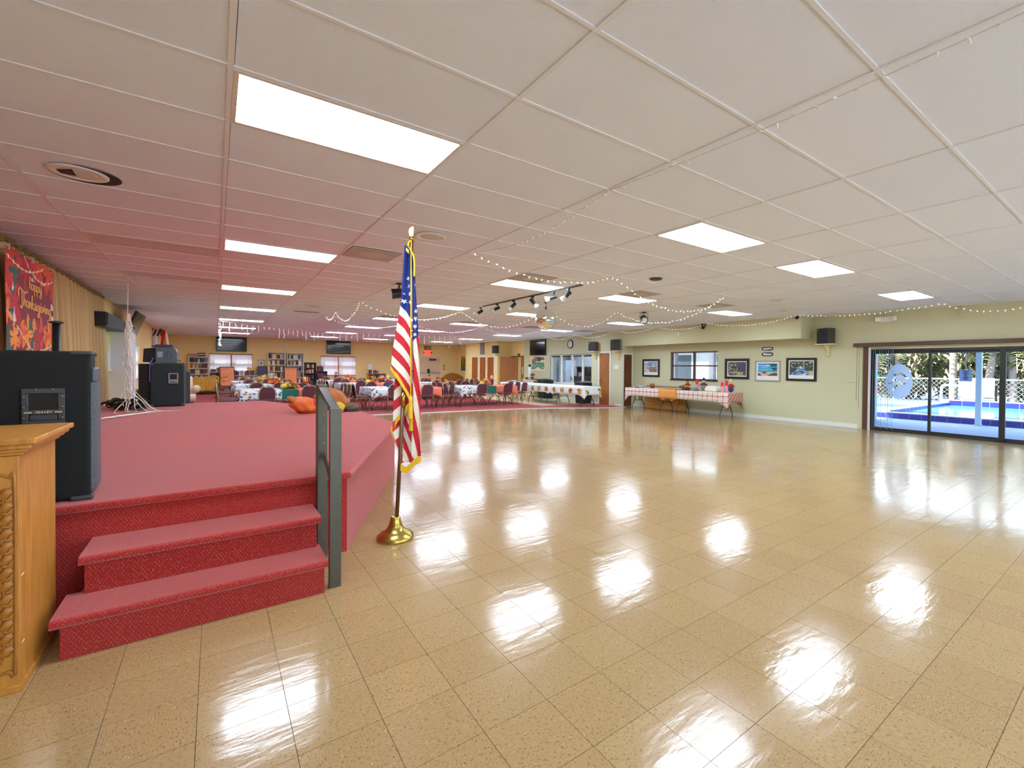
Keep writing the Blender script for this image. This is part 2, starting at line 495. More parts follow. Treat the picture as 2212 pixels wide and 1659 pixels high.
# ---- walls
def wallpaint(name, col):
    t = newmat(name, 0.82); P = t.pos(); c = lin(col)
    f = t.noise(P, 1.1, 4); g = t.ramp(t.noise(P, 2.6, 4), [(0.62, (0, 0, 0)), (0.8, (1, 1, 1))])
    cc_ = t.mix(f, tuple(x * .95 for x in c), tuple(min(1, x * 1.05) for x in c))
    t.base(t.mix(t.math('MULTIPLY', g, 0.18), cc_, tuple(x * .8 for x in c)))
    t.bump(t.noise(P, 140, 2), 0.12, 0.003)
    t.p.inputs['Specular IOR Level'].default_value = 0.25
    return t.m
M_KHAKI = wallpaint('khaki_paint', (203, 201, 166))
M_GOLD = wallpaint('golden_paint', (244, 216, 152))
M_WTRIM = mat('white_trim', (226, 228, 220), 0.45)
def cutwall(axis, c0, c1, a0, a1, z0, z1, holes):
    """slab wall; axis 'x': spans y in [a0,a1] at x in [c0,c1]; holes (a0,a1,z0,z1)"""
    A = sorted({a0, a1, *[h[0] for h in holes], *[h[1] for h in holes]}); A = [a for a in A if a0 <= a <= a1]
    Zs = sorted({z0, z1, *[h[2] for h in holes], *[h[3] for h in holes]}); mb = MB()
    for p, q in zip(A, A[1:]):
        run = None
        for r, s in zip(Zs, Zs[1:]):
            am, zm = (p + q) / 2, (r + s) / 2
            if any(h[0] < am < h[1] and h[2] < zm < h[3] for h in holes):
                if run: _b(mb, axis, c0, c1, p, q, *run); run = None
            else: run = (run[0], s) if run else (r, s)
        if run: _b(mb, axis, c0, c1, p, q, *run)
    return mb
def _b(mb, axis, c0, c1, p, q, r, s):
    if axis == 'x': mb.box(c0, c1, p, q, r, s)
    else: mb.box(p, q, c0, c1, r, s)
SL_Y0, SL_Y1, SL_Z = -0.42, 4.36, 1.96           # sliding door
WR = (8.60, 10.48, 1.07, 2.03)                   # right wall window
struct('wall_right', cutwall('x', XR, XR + .2, YN, 12.25, 0, CEIL + .03, [(SL_Y0, SL_Y1, -1, SL_Z), WR]), M_KHAKI, label='khaki painted wall with the sliding door and framed prints')
BX = 12.25
struct('wall_closet', cutwall('x', BX, BX + .1, 12.25, 14.0, 0, CEIL + .03, []).box(BX + .1, 13.1, 12.25, 12.35, 0, CEIL + .03).box(BX + .1, 13.1, 13.9, 14.0, 0, CEIL + .03), M_KHAKI, label='khaki closet block holding the narrow brown door')
KX = 12.92
pk0, pk1 = WX(1191, 800, KX), WX(1273, 800, KX)
KH = (14.2, WX(1190, 800, KX).y, WX(1230, 829, KX).z, WX(1200, 768, KX).z)   # kitchen hatch
struct('wall_kitchen', cutwall('x', KX, KX + .12, 14.0, 20.1, 0, CEIL + .03, [KH]), M_KHAKI, label='khaki wall around the kitchen serving hatch')
struct('wall_recess', MB().box(13.3, 13.4, 20.0, 22.15, 0, CEIL + .03).box(12.42, 13.3, 22.05, 22.15, 0, CEIL + .03).box(KX + .12, 13.3, 20.0, 20.1, 0, CEIL + .03), M_GOLD, label='recessed wall where the brown double doors stand open')
struct('wall_louver', MB().box(12.42, 12.52, 22.15, 26.0, 0, CEIL + .03).box(12.52, 13.0, 25.9, 26.0, 0, CEIL + .03), M_GOLD, label='golden wall block with three slatted closet doors')
struct('wall_corner', MB().box(12.95, 13.05, 26.0, YB, 0, CEIL + .03), M_GOLD, label='golden side wall with the landscape painting')
w1a, w1b = WY(451, 764, YB), WY(546, 764, YB)
w2a, w2b = WY(692, 769, YB), WY(769, 769, YB)
WB1 = (w1a.x, w1b.x, 0.98, WY(500, 764, YB).z)
WB2 = (w2a.x, w2b.x, 0.90, WY(730, 769, YB).z)
struct('wall_back', cutwall('y', YB, YB + .2, XL - .2, 13.4, 0, CEIL + .03, [WB1, WB2]), M_GOLD, label='golden back wall with two blind covered windows')
LW = (17.6, 19.6, 0.95, 2.05)
struct('wall_left', cutwall('x', XL - .2, XL, YN, YB, 0, CEIL + .03, [LW]), M_GOLD, label='golden left wall behind the stage curtain')
NG = (-1.5, 12.4, -1, 2.35)  # opening for the added glazing that lets daylight in
struct('wall_near', cutwall('y', YN - .2, YN, XL - .2, 13.4, 0, CEIL + .03, [NG]), M_KHAKI, label='khaki wall behind the viewer, opened for added daylight glazing')
SOF = WX(1700, 736, 12.43).z
struct('soffit', MB().box(12.25, XR, 5.74, 12.249, 2.27, CEIL + .02), M_KHAKI, label='boxed khaki soffit running along the right wall below the ceiling')
def base(name, mb, lab): struct(name, mb, M_WTRIM, label=lab, bevel=0.004)
base('baseboard_right', MB().box(XR - .016, XR, 4.62, 12.25, 0, .1), 'white baseboard along the right wall')
base('baseboard_closet', MB().box(BX - .016, BX, 12.25, 12.55, 0, .1).box(BX - .016, BX, 13.55, 14.0, 0, .1).box(BX - .016, BX, 12.55, 12.62, 0, .1), 'white baseboard of the closet block')
base('baseboard_kitchen', MB().box(KX - .016, KX, 14.0, 20.1, 0, .1), 'white baseboard under the kitchen hatch')
base('baseboard_back', MB().box(XL, 12.95, YB - .016, YB, 0, .1), 'white baseboard along the back wall')

# ---- stage
SZ = 0.62
spoly = [(XL + .01, 3.8), (0.82, 3.8), (2.0, 6.42), (2.08, 6.7), (2.12, 8.9), (0.86, 12.42), (XL + .01, 12.42)]
def off(poly, d):
    c = Vector((0.0, 8.1)); out = []
    for a, b in poly:
        p = Vector((a, b)); n = (p - c); out.append((a, b) if a <= XL + .02 and b > 4 and b < 12 else (max(XL + .01, a + d * (1 if a > 0 else 0)), b - d if b < 5 else b + (d if b > 10 else 0)))
    return out
stage = thing('stage', 'low burgundy carpeted stage platform with angled corners', 'stage', (0, 8, 0))
MB().prism(spoly, lambda a, b, s: (a, b, SZ - .05 if s else 0.0)).build('riser', M_STAGE, stage, W=True)
MB().prism(off(spoly, .025), lambda a, b, s: (a, b, SZ if s else SZ - .05)).build('deck', M_STAGE, stage, W=True, bevel=0.018, seg=3)
steps = thing('stage_steps', 'two burgundy carpeted steps with gold flecks in front of the stage', 'steps', (0, 3.5, 0))
def tread(x0, x1, y0, y1, z):
    r = .024; prof = [(y1, z), (y0 + r, z)] + [(y0 + r - r * math.sin(a), z - r + r * math.cos(a)) for a in [PI * k / 8 for k in range(1, 9)]] + [(y1, z - 2 * r)]
    return MB().prism(prof, lambda a, b, s: (x1 if s else x0, a, b))
tread(-.64, .575, 3.165, 3.50, .205).build('tread', M_STAGE, steps, W=True)
tread(-.585, .58, 3.43, 3.8, .412).build('tread', M_STAGE, steps, W=True)
MB().box(-.605, .555, 3.185, 3.8, 0.001, .158).build('riser', M_STAGE, steps, W=True)
MB().box(-.565, .555, 3.46, 3.8, .158, .365).build('riser', M_STAGE, steps, W=True)
# ---- handrail
rail = thing('stair_handrail', 'dark bronze metal handrail bolted beside the stage steps', 'handrail', (.62, 3.5, 0))
M_BRONZE = mat('bronze_metal', (92, 88, 80), 0.38, 0.75, var=.12, vscale=20)
p2 = FL(712, 1268, 0); hx, hy = .625, 3.235
MB().box(hx - .035, hx + .035, hy - .02, hy + .02, 0, 1.165).build('post', M_BRONZE, rail, W=True, bevel=.003)
MB().box(.59, .655, 3.655, 3.695, 0, 1.305).box(.59, .655, 3.70, 3.74, 0, 1.30).build('post', M_BRONZE, rail, W=True, bevel=.003)
a, b = Vector((.617, 3.69, 1.292)), Vector((hx, hy - .01, 1.152)); d = (b - a)
R_ = Matrix((Vector((1, 0, 0)), d.normalized(), Vector((1, 0, 0)).cross(d.normalized()))).transposed()
MB().obox((a + b) / 2, (.055, d.length, .03), R_).build('rail', M_BRONZE, rail, W=True, bevel=.004)
a, b = Vector((.625, 3.66, .80)), Vector((.625, 3.25, .62)); d = b - a
R_ = Matrix((Vector((1, 0, 0)), d.normalized(), Vector((1, 0, 0)).cross(d.normalized()))).transposed()
MB().obox((a + b) / 2, (.012, d.length, .022), R_).build('brace', M_BRONZE, rail, W=True)
MB().obox((a + b) / 2 + Vector((0, 0, .04)), (.008, d.length * .8, .018), R_).build('brace', M_BRONZE, rail, W=True)
for k in range(4): MB().sphere((.63, 3.653, .78 + .1 * k), .006, 6, 4).build('bolt', mat('steel', (190, 190, 190), .3, .9), rail, W=True)

# ---- ceiling lights
M_DIFF = mat('lit_diffuser', (240, 245, 250), 0.4, emit=((218, 235, 255), PANEL_POWER))
M_FRAME = mat('light_frame', (214, 208, 198), 0.4)
def troffer(i, j, lab, m, name='ceiling_light', cat='ceiling light', group=None):
    x, y = GX0 + i * GSX, GY0 + j * GSY
    r = thing(name, lab, cat, (x + GSX / 2, y + GSY / 2, CEIL), 0, group)
    w, h = GSX / 2 - .013, GSY / 2 - .013; f = .022
    fr = MB()
    for s in (-1, 1):
        fr.box(-w, w, s * h - (f if s > 0 else 0), s * h + (0 if s > 0 else f), -.006, .012)
        fr.box(s * w - (f if s > 0 else 0), s * w + (0 if s > 0 else f), -h + f, h - f, -.006, .012)
    fr.build('frame', M_FRAME, r)
    MB().box(-w + f, w - f, -h + f, h - f, .000, .006).build('diffuser', m, r)
    return r
cn = {0: 'first', 3: 'second', 5: 'third', 8: 'fourth'}
rn = {2: 'nearest', 8: 'second', 14: 'third', 20: 'fourth', 26: 'fifth', 32: 'sixth', 38: 'farthest'}
for i in LIGHT_COLS:
    for j in LIGHT_ROWS:
        lab = 'lit ceiling panel behind the viewer, column %s from the stage' % cn[i] if j < 0 else 'lit rectangular ceiling panel, %s row, %s column from the stage side' % (rn[j], cn[i])
        troffer(i, j, lab, M_DIFF, group='lit ceiling panels')
M_OFF = mat('unlit_diffuser', (206, 202, 206), 0.5)
troffer(-1, 9, 'unlit grey ceiling panel above the stage, nearer of two', M_OFF)
troffer(-1, 13, 'unlit grey ceiling panel above the stage, farther of two', M_OFF)
# ================================================================== OPENINGS
t = newmat('window_glass', 0.02)
tr = t.new('ShaderNodeBsdfTransparent'); tr.inputs[0].default_value = (0.93, 0.97, 1.0, 1)
gl = t.new('ShaderNodeBsdfGlossy'); gl.inputs['Roughness'].default_value = 0.02
fr = t.new('ShaderNodeLayerWeight'); fr.inputs[0].default_value = .5
mx = t.new('ShaderNodeMixShader'); t.link(t.math('ADD', t.math('MULTIPLY', t.math('POWER', fr.outputs['Facing'], 4.0), .6), .035), mx.inputs[0]); t.link(tr.outputs[0], mx.inputs[1]); t.link(gl.outputs[0], mx.inputs[2])
t.link(mx.outputs[0], t.n['Material Output'].inputs[0])
M_GLASS = t.m
M_ALU = mat('dark_aluminium', (58, 60, 62), 0.35, 0.6)
M_BROWN = mat('brown_trim', (92, 60, 44), 0.4)
M_WHITE = mat('white_paint', (232, 232, 228), 0.5)
M_BLACK = mat('black_plastic', (24, 25, 27), 0.45)

# ---- sliding glass door
d1 = struct('door_1', MB().box(XR + .02, XR + .14, SL_Y0, SL_Y1, SL_Z - .06, SL_Z).box(XR + .02, XR + .14, SL_Y0, SL_Y1, 0, .035)
            .box(XR + .02, XR + .14, SL_Y1 - .05, SL_Y1, .035, SL_Z - .06).box(XR + .02, XR + .14, SL_Y0, SL_Y0 + .05, .035, SL_Z - .06), M_ALU,
            label='dark framed sliding glass door to the pool', bevel=.003)
for k, (y0, y1, dx) in enumerate([(3.19, 4.31, .045), (1.98, 3.235, .095), (.79, 2.04, .045), (-.37, .835, .095)]):
    x = XR + dx
    MB().box(x - .015, x + .015, y0, y0 + .045, .035, SL_Z - .06).box(x - .015, x + .015, y1 - .045, y1, .035, SL_Z - .06) \
        .box(x - .015, x + .015, y0 + .045, y1 - .045, .035, .085).box(x - .015, x + .015, y0 + .045, y1 - .045, SL_Z - .11, SL_Z - .06).build('sash', M_ALU, d1)
    MB().box(x - .003, x + .003, y0 + .045, y1 - .045, .085, SL_Z - .11).build('pane', M_GLASS, d1)
MB().box(XR - .03, XR + .03, 1.97, 2.06, .035, SL_Z - .06).build('meeting_stile', M_ALU, d1)
MB().box(XR - .045, XR - .03, 2.09, 2.12, .85, 1.12).build('pull_handle', M_BROWN, d1)
struct('trim_2', MB().box(XR - .03, XR, SL_Y1 + .05, SL_Y1 + .15, 0, 2.02), M_BROWN, label='brown door casing beside the sliding door', bevel=.004)
struct('trim_3', MB().box(XR - .02, XR, SL_Y1 - .01, SL_Y1 + .04, 0, 2.0), M_WHITE, label='thin white door jamb strip')
vb_ = thing('vertical_blind', 'vertical blind gathered at the left end of the brown sliding door valance', 'blind', (XR - .09, 2.1, 2.0))
MB().box(XR - .12, XR - .01, -.7, 4.70, 2.03, 2.115).build('valance', M_BROWN, vb_, W=True, bevel=.004)
t = newmat('clear_vane', 0.25); t.p.inputs['Base Color'].default_value = (*lin((196, 204, 214)), 1); t.p.inputs['Transmission Weight'].default_value = 0.0
tb = t.new('ShaderNodeBsdfTransparent'); ms = t.new('ShaderNodeMixShader'); ms.inputs[0].default_value = .4
t.link(t.p.outputs[0], ms.inputs[1]); t.link(tb.outputs[0], ms.inputs[2]); t.link(ms.outputs[0], t.n['Material Output'].inputs[0]); M_VANE = t.m
for k in range(11):
    y = 4.33 - .045 * k
    MB().obox((0, 0, 0), (.088, .0025, 1.93), RZ(.35 + .05 * (k % 3))).build('vane', M_VANE, vb_).location = (0.02, y - 2.1, 1.02 - 2.0)
MB().cyl((XR - .1, 4.62, .7), (XR - .1, 4.62, 2.03), .004, n=5).cyl((XR - .1, 4.57, .5), (XR - .1, 4.57, 2.03), .003, n=5).build('cord', M_BLACK, vb_, W=True)
# frosted dolphin decal on the first pane
M_FROST = mat('frosted_film', (206, 224, 246), 0.6)
t = NT(M_FROST); tb = t.new('ShaderNodeBsdfTranslucent'); tb.inputs[0].default_value = (*lin((214, 228, 246)), 1)
tt = t.new('ShaderNodeBsdfTransparent'); m1 = t.new('ShaderNodeMixShader'); m1.inputs[0].default_value = .25; m2 = t.new('ShaderNodeMixShader'); m2.inputs[0].default_value = .6
t.link(tb.outputs[0], m1.inputs[1]); t.link(tt.outputs[0], m1.inputs[2]); t.link(t.p.outputs[0], m2.inputs[1]); t.link(m1.outputs[0], m2.inputs[2]); t.link(m2.outputs[0], t.n['Material Output'].inputs[0])
def curve_fill(name, loops, m, fn, depth=.0008):
    cu = bpy.data.curves.new(name, 'CURVE'); cu.dimensions = '2D'; cu.fill_mode = 'BOTH'; cu.extrude = depth
    for lp in loops:
        s = cu.splines.new('POLY'); s.points.add(len(lp) - 1); s.use_cyclic_u = True
        for p, q in zip(s.points, lp): p.co = (q[0], q[1], 0, 1)
    o = bpy.data.objects.new(name, cu); COL.objects.link(o); bpy.context.view_layer.update()
    me = o.evaluated_get(bpy.context.evaluated_depsgraph_get()).to_mesh()
    mb = MB(); mb.add([fn(*v.co) for v in me.vertices], [tuple(p.vertices) for p in me.polygons])
    o.to_mesh_clear(); bpy.data.objects.remove(o); bpy.data.curves.remove(cu)
    return mb
dol = [(-.5, .02), (-.42, .1), (-.25, .2), (-.05, .24), (.0, .36), (.06, .24), (.2, .16), (.34, .02), (.42, -.12), (.5, -.14), (.52, -.24), (.4, -.2), (.28, -.24), (.33, -.14), (.18, .0), (.0, .07), (-.08, -.08), (-.12, .06), (-.3, .04), (-.42, .0)]
dol = [(-a, b) for a, b in dol]
def place(poly, cx, cy, s, fl=1, rot=0.0):
    c, d = math.cos(rot), math.sin(rot)
    return [(cx + s * (a * fl * c - b * d), cy + s * (a * fl * d + b * c)) for a, b in poly]
oval = [(.262 * math.cos(2 * PI * k / 40), .41 * math.sin(2 * PI * k / 40)) for k in range(40)]
mb = curve_fill('decal', [oval, place(dol, .03, .13, .30, -1), place(dol, -.08, .0, .26, 1, .1), place(dol, .02, -.1, .32, 1, .25)], None, lambda a, b, c: (XR + .0395 + c, 3.785 - a, 1.195 + b))
tag(mb.build('dolphin_decal', M_FROST), 'frosted oval dolphin decal on the left pane of the sliding door', 'decal')

# ---- windows with blinds
M_SLAT = mat('white_blind', (238, 236, 236), 0.5)
t = newmat('white_slat', 0.5); t.p.inputs['Base Color'].default_value = (*lin((238, 236, 236)), 1)
tl = t.new('ShaderNodeBsdfTranslucent'); tl.inputs[0].default_value = (*lin((240, 236, 240)), 1); ms = t.new('ShaderNodeMixShader'); ms.inputs[0].default_value = .45
t.link(t.p.outputs[0], ms.inputs[1]); t.link(tl.outputs[0], ms.inputs[2]); t.link(ms.outputs[0], t.n['Material Output'].inputs[0]); M_SLAT = t.m
def window(n, axis, c, a0, a1, z0, z1, side, frame_m, slat_m, blind_lab, lab, n_slat=22, tilt=.5, casing=None):
    """axis 'x': wall plane x=c, window spans y; side = +1 room lies on the smaller-coordinate side"""
    def B(mb, p0, p1, q0, q1, r, s):     # p depth, q along
        lo, hi = min(p0, p1), max(p0, p1)
        return mb.box(c + lo, c + hi, q0, q1, r, s) if axis == 'x' else mb.box(q0, q1, c + lo, c + hi, r, s)
    s = side
    fr = MB(); f = .045; mid = (a0 + a1) / 2; zm = (z0 + z1) / 2
    for q0, q1 in ((a0, a0 + f), (a1 - f, a1), (mid - f * .8, mid + f * .8)): B(fr, s * .06, s * .13, q0, q1, z0, z1)
    for q0, q1 in ((a0 + f, mid - f * .8), (mid + f * .8, a1 - f)):
        for r, t_ in ((z0, z0 + f), (z1 - f, z1), (zm - f / 2, zm + f / 2)): B(fr, s * .06, s * .13, q0, q1, r, t_)
    w = struct('window_%d' % n, fr, frame_m, label=lab, bevel=.003)
    for q0, q1 in ((a0 + f, mid - f * .8), (mid + f * .8, a1 - f)):
        for r, t_ in ((z0 + f, zm - f / 2), (zm + f / 2, z1 - f)): B(MB(), s * .09, s * .096, q0, q1, r, t_).build('pane', M_GLASS, w)
    sill = MB(); B(sill, -s * .02, s * .06, a0 - .02, a1 + .02, z0 - .03, z0); sill.build('window_sill', casing or frame_m, w)
    for h, (q0, q1) in enumerate(((a0 + .02, mid - .03), (mid + .03, a1 - .02))):
        loc = (c + s * .025, (q0 + q1) / 2, z1) if axis == 'x' else ((q0 + q1) / 2, c + s * .025, z1)
        b = thing('window_blind', blind_lab[h], 'blind', loc)
        L = q1 - q0; hr = MB()
        (hr.box(-.025, .025, -L / 2, L / 2, -.05, -.002) if axis == 'x' else hr.box(-L / 2, L / 2, -.025, .025, -.05, -.002))
        hr.build('head_rail', casing or slat_m, b)
        sth = .007 if n == 1 else .003; sm = MB().obox((0, 0, 0), (.045, L, sth) if axis == 'x' else (L, .045, sth), RY(tilt * s) if axis == 'x' else RX(-tilt * s))
        me = mesh_of(sm, 'slat', slat_m)
        for k in range(n_slat): inst('slat', me, (0, 0, -.07 - (z1 - z0 - .10) * k / (n_slat - 1)), b)
        for q in (-.3, .3):
            p = q * L; cd = MB()
            (cd.box(-.024, -.021, p - .003, p + .003, -(z1 - z0) + .02, -.05) if axis == 'x' else cd.box(p - .003, p + .003, -.024, -.021, -(z1 - z0) + .02, -.05))
            cd.build('ladder_cord', mat('cord_red', (190, 120, 110), .6), b)
    return w
window(1, 'x', XR, *WR, 1, M_BROWN, mat('brown_slat', (84, 62, 56), .5), ('white slatted blind, left half of the right wall window', 'white slatted blind, right half of the right wall window'), 'brown framed window above the plaid buffet', 20, .04, M_BROWN)
# the left/right order in view runs from far to near
M_RUST = mat('rust_trim', (176, 92, 66), .5)
window(2, 'y', YB, *WB1, 1, M_RUST, M_SLAT, ('white blind, left half of the window between the bookcases', 'white blind, right half of the window between the bookcases'), 'rust framed window behind the low bookshelves', 26, .85, M_RUST)
window(3, 'y', YB, *WB2, 1, M_RUST, M_SLAT, ('white blind, left half of the window below the second television', 'white blind, right half of the window below the second television'), 'rust framed window on the back wall right of the dark bookcase', 26, 1.2, M_RUST)
window(4, 'x', XL, *LW, -1, M_WHITE, M_SLAT, ('white blind on the left wall window, nearer half', 'white blind on the left wall window, farther half'), 'white window in the left wall beyond the curtain', 20, .6)

# ---- doors
def wood(name, c, sc=(1, 1, .12), rough=.42):
    t = newmat(name, rough); P = t.obj(); f = t.noise(t.scale(P, tuple(18 * x for x in sc)), 1.6, 5, .65)
    c = lin(c); t.base(t.ramp(f, [(.25, tuple(x * .62 for x in c)), (.5, c), (.78, tuple(min(1, x * 1.28) for x in c))]))
    t.bump(f, .08, .004); return t.m
M_DOOR = wood('brown_wood', (158, 98, 40))
M_DOOR2 = wood('orange_wood', (176, 96, 34))
M_DARKWOOD = wood('dark_wood', (104, 62, 30))
def casing(mb, axis, c, a0, a1, z1, w=.07, t_=.02):
    if axis == 'x':
        mb.box(c - t_, c, a0 - w, a0, 0, z1 + w).box(c - t_, c, a1, a1 + w, 0, z1 + w).box(c - t_, c, a0, a1, z1, z1 + w)
    else:
        mb.box(a0 - w, a0, c - t_, c, 0, z1 + w).box(a1, a1 + w, c - t_, c, 0, z1 + w).box(a0, a1, c - t_, c, z1, z1 + w)
    return mb
dy0, dy1 = WX(1316.5, 850, BX).y, WX(1295, 850, BX).y; dz = WX(1305, 763, BX).z
d2 = struct('door_2', MB().box(BX - .012, BX - .001, dy0, dy1, .01, dz), M_DOOR, label='plain brown wooden door in white casing between wall speakers')
casing(MB(), 'x', BX - .001, dy0, dy1, dz).build('casing', M_WTRIM, d2, bevel=.004)
MB().lathe([(.001, 0), (.012, .01), (.02, .03), (.03, .045), (.028, .07), (.001, .08)], 12, (BX - .012, dy1 - .07, .98), axis='x').build('door_knob', mat('brass', (196, 160, 80), .25, .9), d2, smooth=True)
for v in d2.children[-1].data.vertices: v.co.x = 2 * (BX - .012) - v.co.x
def louver(mb, q0, q1, z0, z1, fn, n):
    for k in range(n):
        z = lerp(z0, z1, (k + .5) / n); h = (z1 - z0) / n
        mb.add([fn(q0, 0, z - h * .45), fn(q1, 0, z - h * .45), fn(q1, .014, z + h * .4), fn(q0, .014, z + h * .4), fn(q0, .004, z - h * .5), fn(q1, .004, z - h * .5), fn(q1, .018, z + h * .35), fn(q0, .018, z + h * .35)],
               [(0, 1, 2, 3), (4, 7, 6, 5), (0, 4, 5, 1), (3, 2, 6, 7)])
    return mb
lx0, lx1 = WY(1346.5, 850, 12.25).x, WY(1363, 850, 12.25).x; lz = WY(1355, 766, 12.25).z
d3 = struct('door_3', MB().box(lx0, lx1, 12.225, 12.249, .01, lz), M_DARKWOOD, label='narrow brown louvred bifold door in white casing')
casing(MB(), 'y', 12.249, lx0, lx1, lz, .06).build('casing', M_WTRIM, d3)
louver(MB(), lx0 + .03, lx1 - .03, .1, lz - .06, lambda a, b, z: (a, 12.225 - b, z), 34).build('louver_slats', M_DARKWOOD, d3, kind='stuff')
# three louvred closet doors on the far golden block
LXW = 12.42
for k, (u0, u1) in enumerate([(1020, 1032.5), (1037, 1049), (1053.5, 1067)]):
    y1, y0 = WX(u0, 800, LXW).y, WX(u1, 800, LXW).y; z1 = WX(u0, 772, LXW).z
    d = struct('door_%d' % (4 + k), MB().box(LXW - .02, LXW - .002, y0, y1, .01, z1), M_DOOR2, label=['first', 'second', 'third'][k] + ' orange slatted closet door counted from the back corner')
    casing(MB(), 'x', LXW - .002, y0, y1, z1, .06).build('casing', M_WTRIM, d)
    louver(MB(), y0 + .03, y1 - .03, .1, z1 - .05, lambda a, b, z: (LXW - .02 - b, a, z), 30).build('louver_slats', M_DOOR2, d, kind='stuff')
    MB().sphere((LXW - .05, y0 + .08 if k < 2 else y1 - .08, 1.0), .03, 8, 6).build('door_knob', mat('brass'), d, smooth=True)
# brown double doors standing in the recess
RXW = 13.3
e0, e1, e2 = WX(1106, 800, RXW).y, WX(1140, 800, RXW).y, WX(1114, 771, RXW).z
d = struct('door_7', MB().box(RXW - .02, RXW - .001, WX(1126, 800, RXW).y, WX(1114, 800, RXW).y, .01, e2), mat('pale_jamb', (200, 178, 120), .6), label='brown double doors with posted notices, one leaf open')
pa, pb = Vector((WX(1122, 800, RXW - .05).x, WX(1114.5, 800, RXW - .02).y, 0)), FL(1087, 858, 0)
def leaf(p, q, z1, name, m, par):
    p, q = Vector((p[0], p[1], 0)), Vector((q[0], q[1], 0)); dd = (q - p); a = math.atan2(dd.y, dd.x)
    mb = MB().obox((p + q) / 2 + Vector((0, 0, z1 / 2 + .01)), (dd.length, .035, z1), RZ(a)); return mb.build(name, m, par, bevel=.004), a
o1, a1_ = leaf((RXW - .04, 21.28), (12.55, 21.92), e2 - .02, 'leaf', M_DOOR, d)
o2, a2_ = leaf((RXW - .03, 20.92), (RXW - .05, 20.12), e2 - .02, 'leaf', M_DOOR, d)
nv = Vector((math.sin(a1_), -math.cos(a1_), 0)); nv = nv if nv.y < 0 or nv.x < 0 else -nv
def notice(p, a, n, w, h, z, m, nm):
    c = Vector((p[0], p[1], z)) + n * .022
    MB().obox(c, (w, .003, h), RZ(a)).build(nm, m, d)
M_PAPER = mat('paper', (225, 205, 190), .8)
notice((12.80, 21.71), a1_, nv, .16, .36, 1.42, M_PAPER, 'notice'); notice((12.66, 21.83), a1_, nv, .09, .36, 1.3, M_PAPER, 'notice'); notice((12.98, 21.55), a1_, nv, .2, .09, 1.72, mat('brass'), 'name_plate')
MB().box(RXW - .075, RXW - .07, 20.36, 20.56, 1.2, 1.62).build('notice', M_PAPER, d); MB().box(RXW - .075, RXW - .07, 20.66, 20.76, 1.1, 1.46).build('notice', M_PAPER, d)
MB().box(RXW - .05, RXW, 20.05, 22.0, e2, e2 + .05).build('header', M_DARKWOOD, d)
# cream double exit doors on the back wall
g0, g1, gz = WY(893, 800, YB).x, WY(951, 800, YB).x, WY(930, 772, YB).z
M_CREAM = mat('cream_door', (226, 198, 164), .5)
d = struct('door_8', MB().box(g0, g1, YB - .012, YB - .001, .01, gz), M_CREAM, label='cream double exit doors on the back wall')
casing(MB(), 'y', YB - .001, g0, g1, gz, .09).build('casing', mat('cream_trim', (238, 214, 176), .5), d)
gm = WY(922, 800, YB).x
MB().box(gm - .015, gm + .015, YB - .03, YB - .012, .01, gz).build('astragal', M_CREAM, d)
for q0, q1 in ((g0 + .1, gm - .1), (gm + .12, g1 - .1)): MB().box(q0, q1, YB - .09, YB - .05, 1.02, 1.07).build('push_bar', mat('steel', (190, 190, 190), .3, .9), d)
MB().box(gm + .02, gm + .16, YB - .1, YB - .012, 1.0, 1.28).build('latch_case', M_BLACK, d)
MB().box(g1 - .75, g1 - .3, YB - .09, YB - .012, gz - .2, gz - .09).build('door_closer', mat('dark_brown', (60, 45, 30), .5), d)

# ---- kitchen seen through the hatch
M_KW = mat('kitchen_wall', (206, 208, 212), .7)
struct('wall_kitchen_inner', MB().box(15.9, 16.0, 13.0, 20.0, 0, CEIL).box(KX + .12, 16, 19.9, 20.0, 0, CEIL).box(13.1, 16, 13.0, 13.1, 0, CEIL).box(KX + .12, 16, 13.1, 19.9, CEIL - .3, CEIL - .25).box(KX + .12, 16, 13.1, 19.9, -.05, .002), M_KW, label='pale walls of the kitchen behind the hatch')
kl = thing('kitchen_fill_light', 'unseen ceiling panel added to brighten the kitchen', 'ceiling light', (14.5, 16.5, CEIL - .3))
MB().box(-.95, .95, -2.2, 2.2, -.05, -.001).build('housing', M_FRAME, kl); MB().box(-.9, .9, -2.1, 2.1, -.06, -.05).build('diffuser', mat('kitchen_fill', (240, 245, 250), .4, emit=((235, 243, 255), 1.5)), kl)  # oversized glowing panel, added out of view to light the kitchen
hat = thing('hatch_window', 'white framed sliding hatch window into the kitchen', 'window', (KX, 17, 1.1))
hz0, hz1 = KH[2], KH[3]
for k in range(4):
    q0, q1 = lerp(KH[0], KH[1], k / 4), lerp(KH[0], KH[1], (k + 1) / 4)
q_edges = [KH[1], WX(1212, 800, KX).y, WX(1235.5, 800, KX).y, WX(1258, 800, KX).y, KH[0]]
for k in range(4):
    q1, q0 = q_edges[k], q_edges[k + 1]; w = .06
    MB().box(KX + .02, KX + .06, q0, q0 + w, hz0, hz1).box(KX + .02, KX + .06, q1 - w, q1, hz0, hz1).box(KX + .02, KX + .06, q0 + w, q1 - w, hz0, hz0 + .05).box(KX + .02, KX + .06, q0 + w, q1 - w, hz1 - .08, hz1).build('sash', M_WHITE, hat, W=True)
    MB().box(KX + .038, KX + .042, q0 + w, q1 - w, hz0 + .05, hz1 - .08).build('pane', M_GLASS, hat, W=True)
    MB().cyl((KX + .015, q0 + .1, hz1 - .05), (KX + .015, q1 - .1, hz1 - .05), .03, n=8).build('roll_shade', mat('dark_shade', (50, 52, 58), .6), hat, W=True)
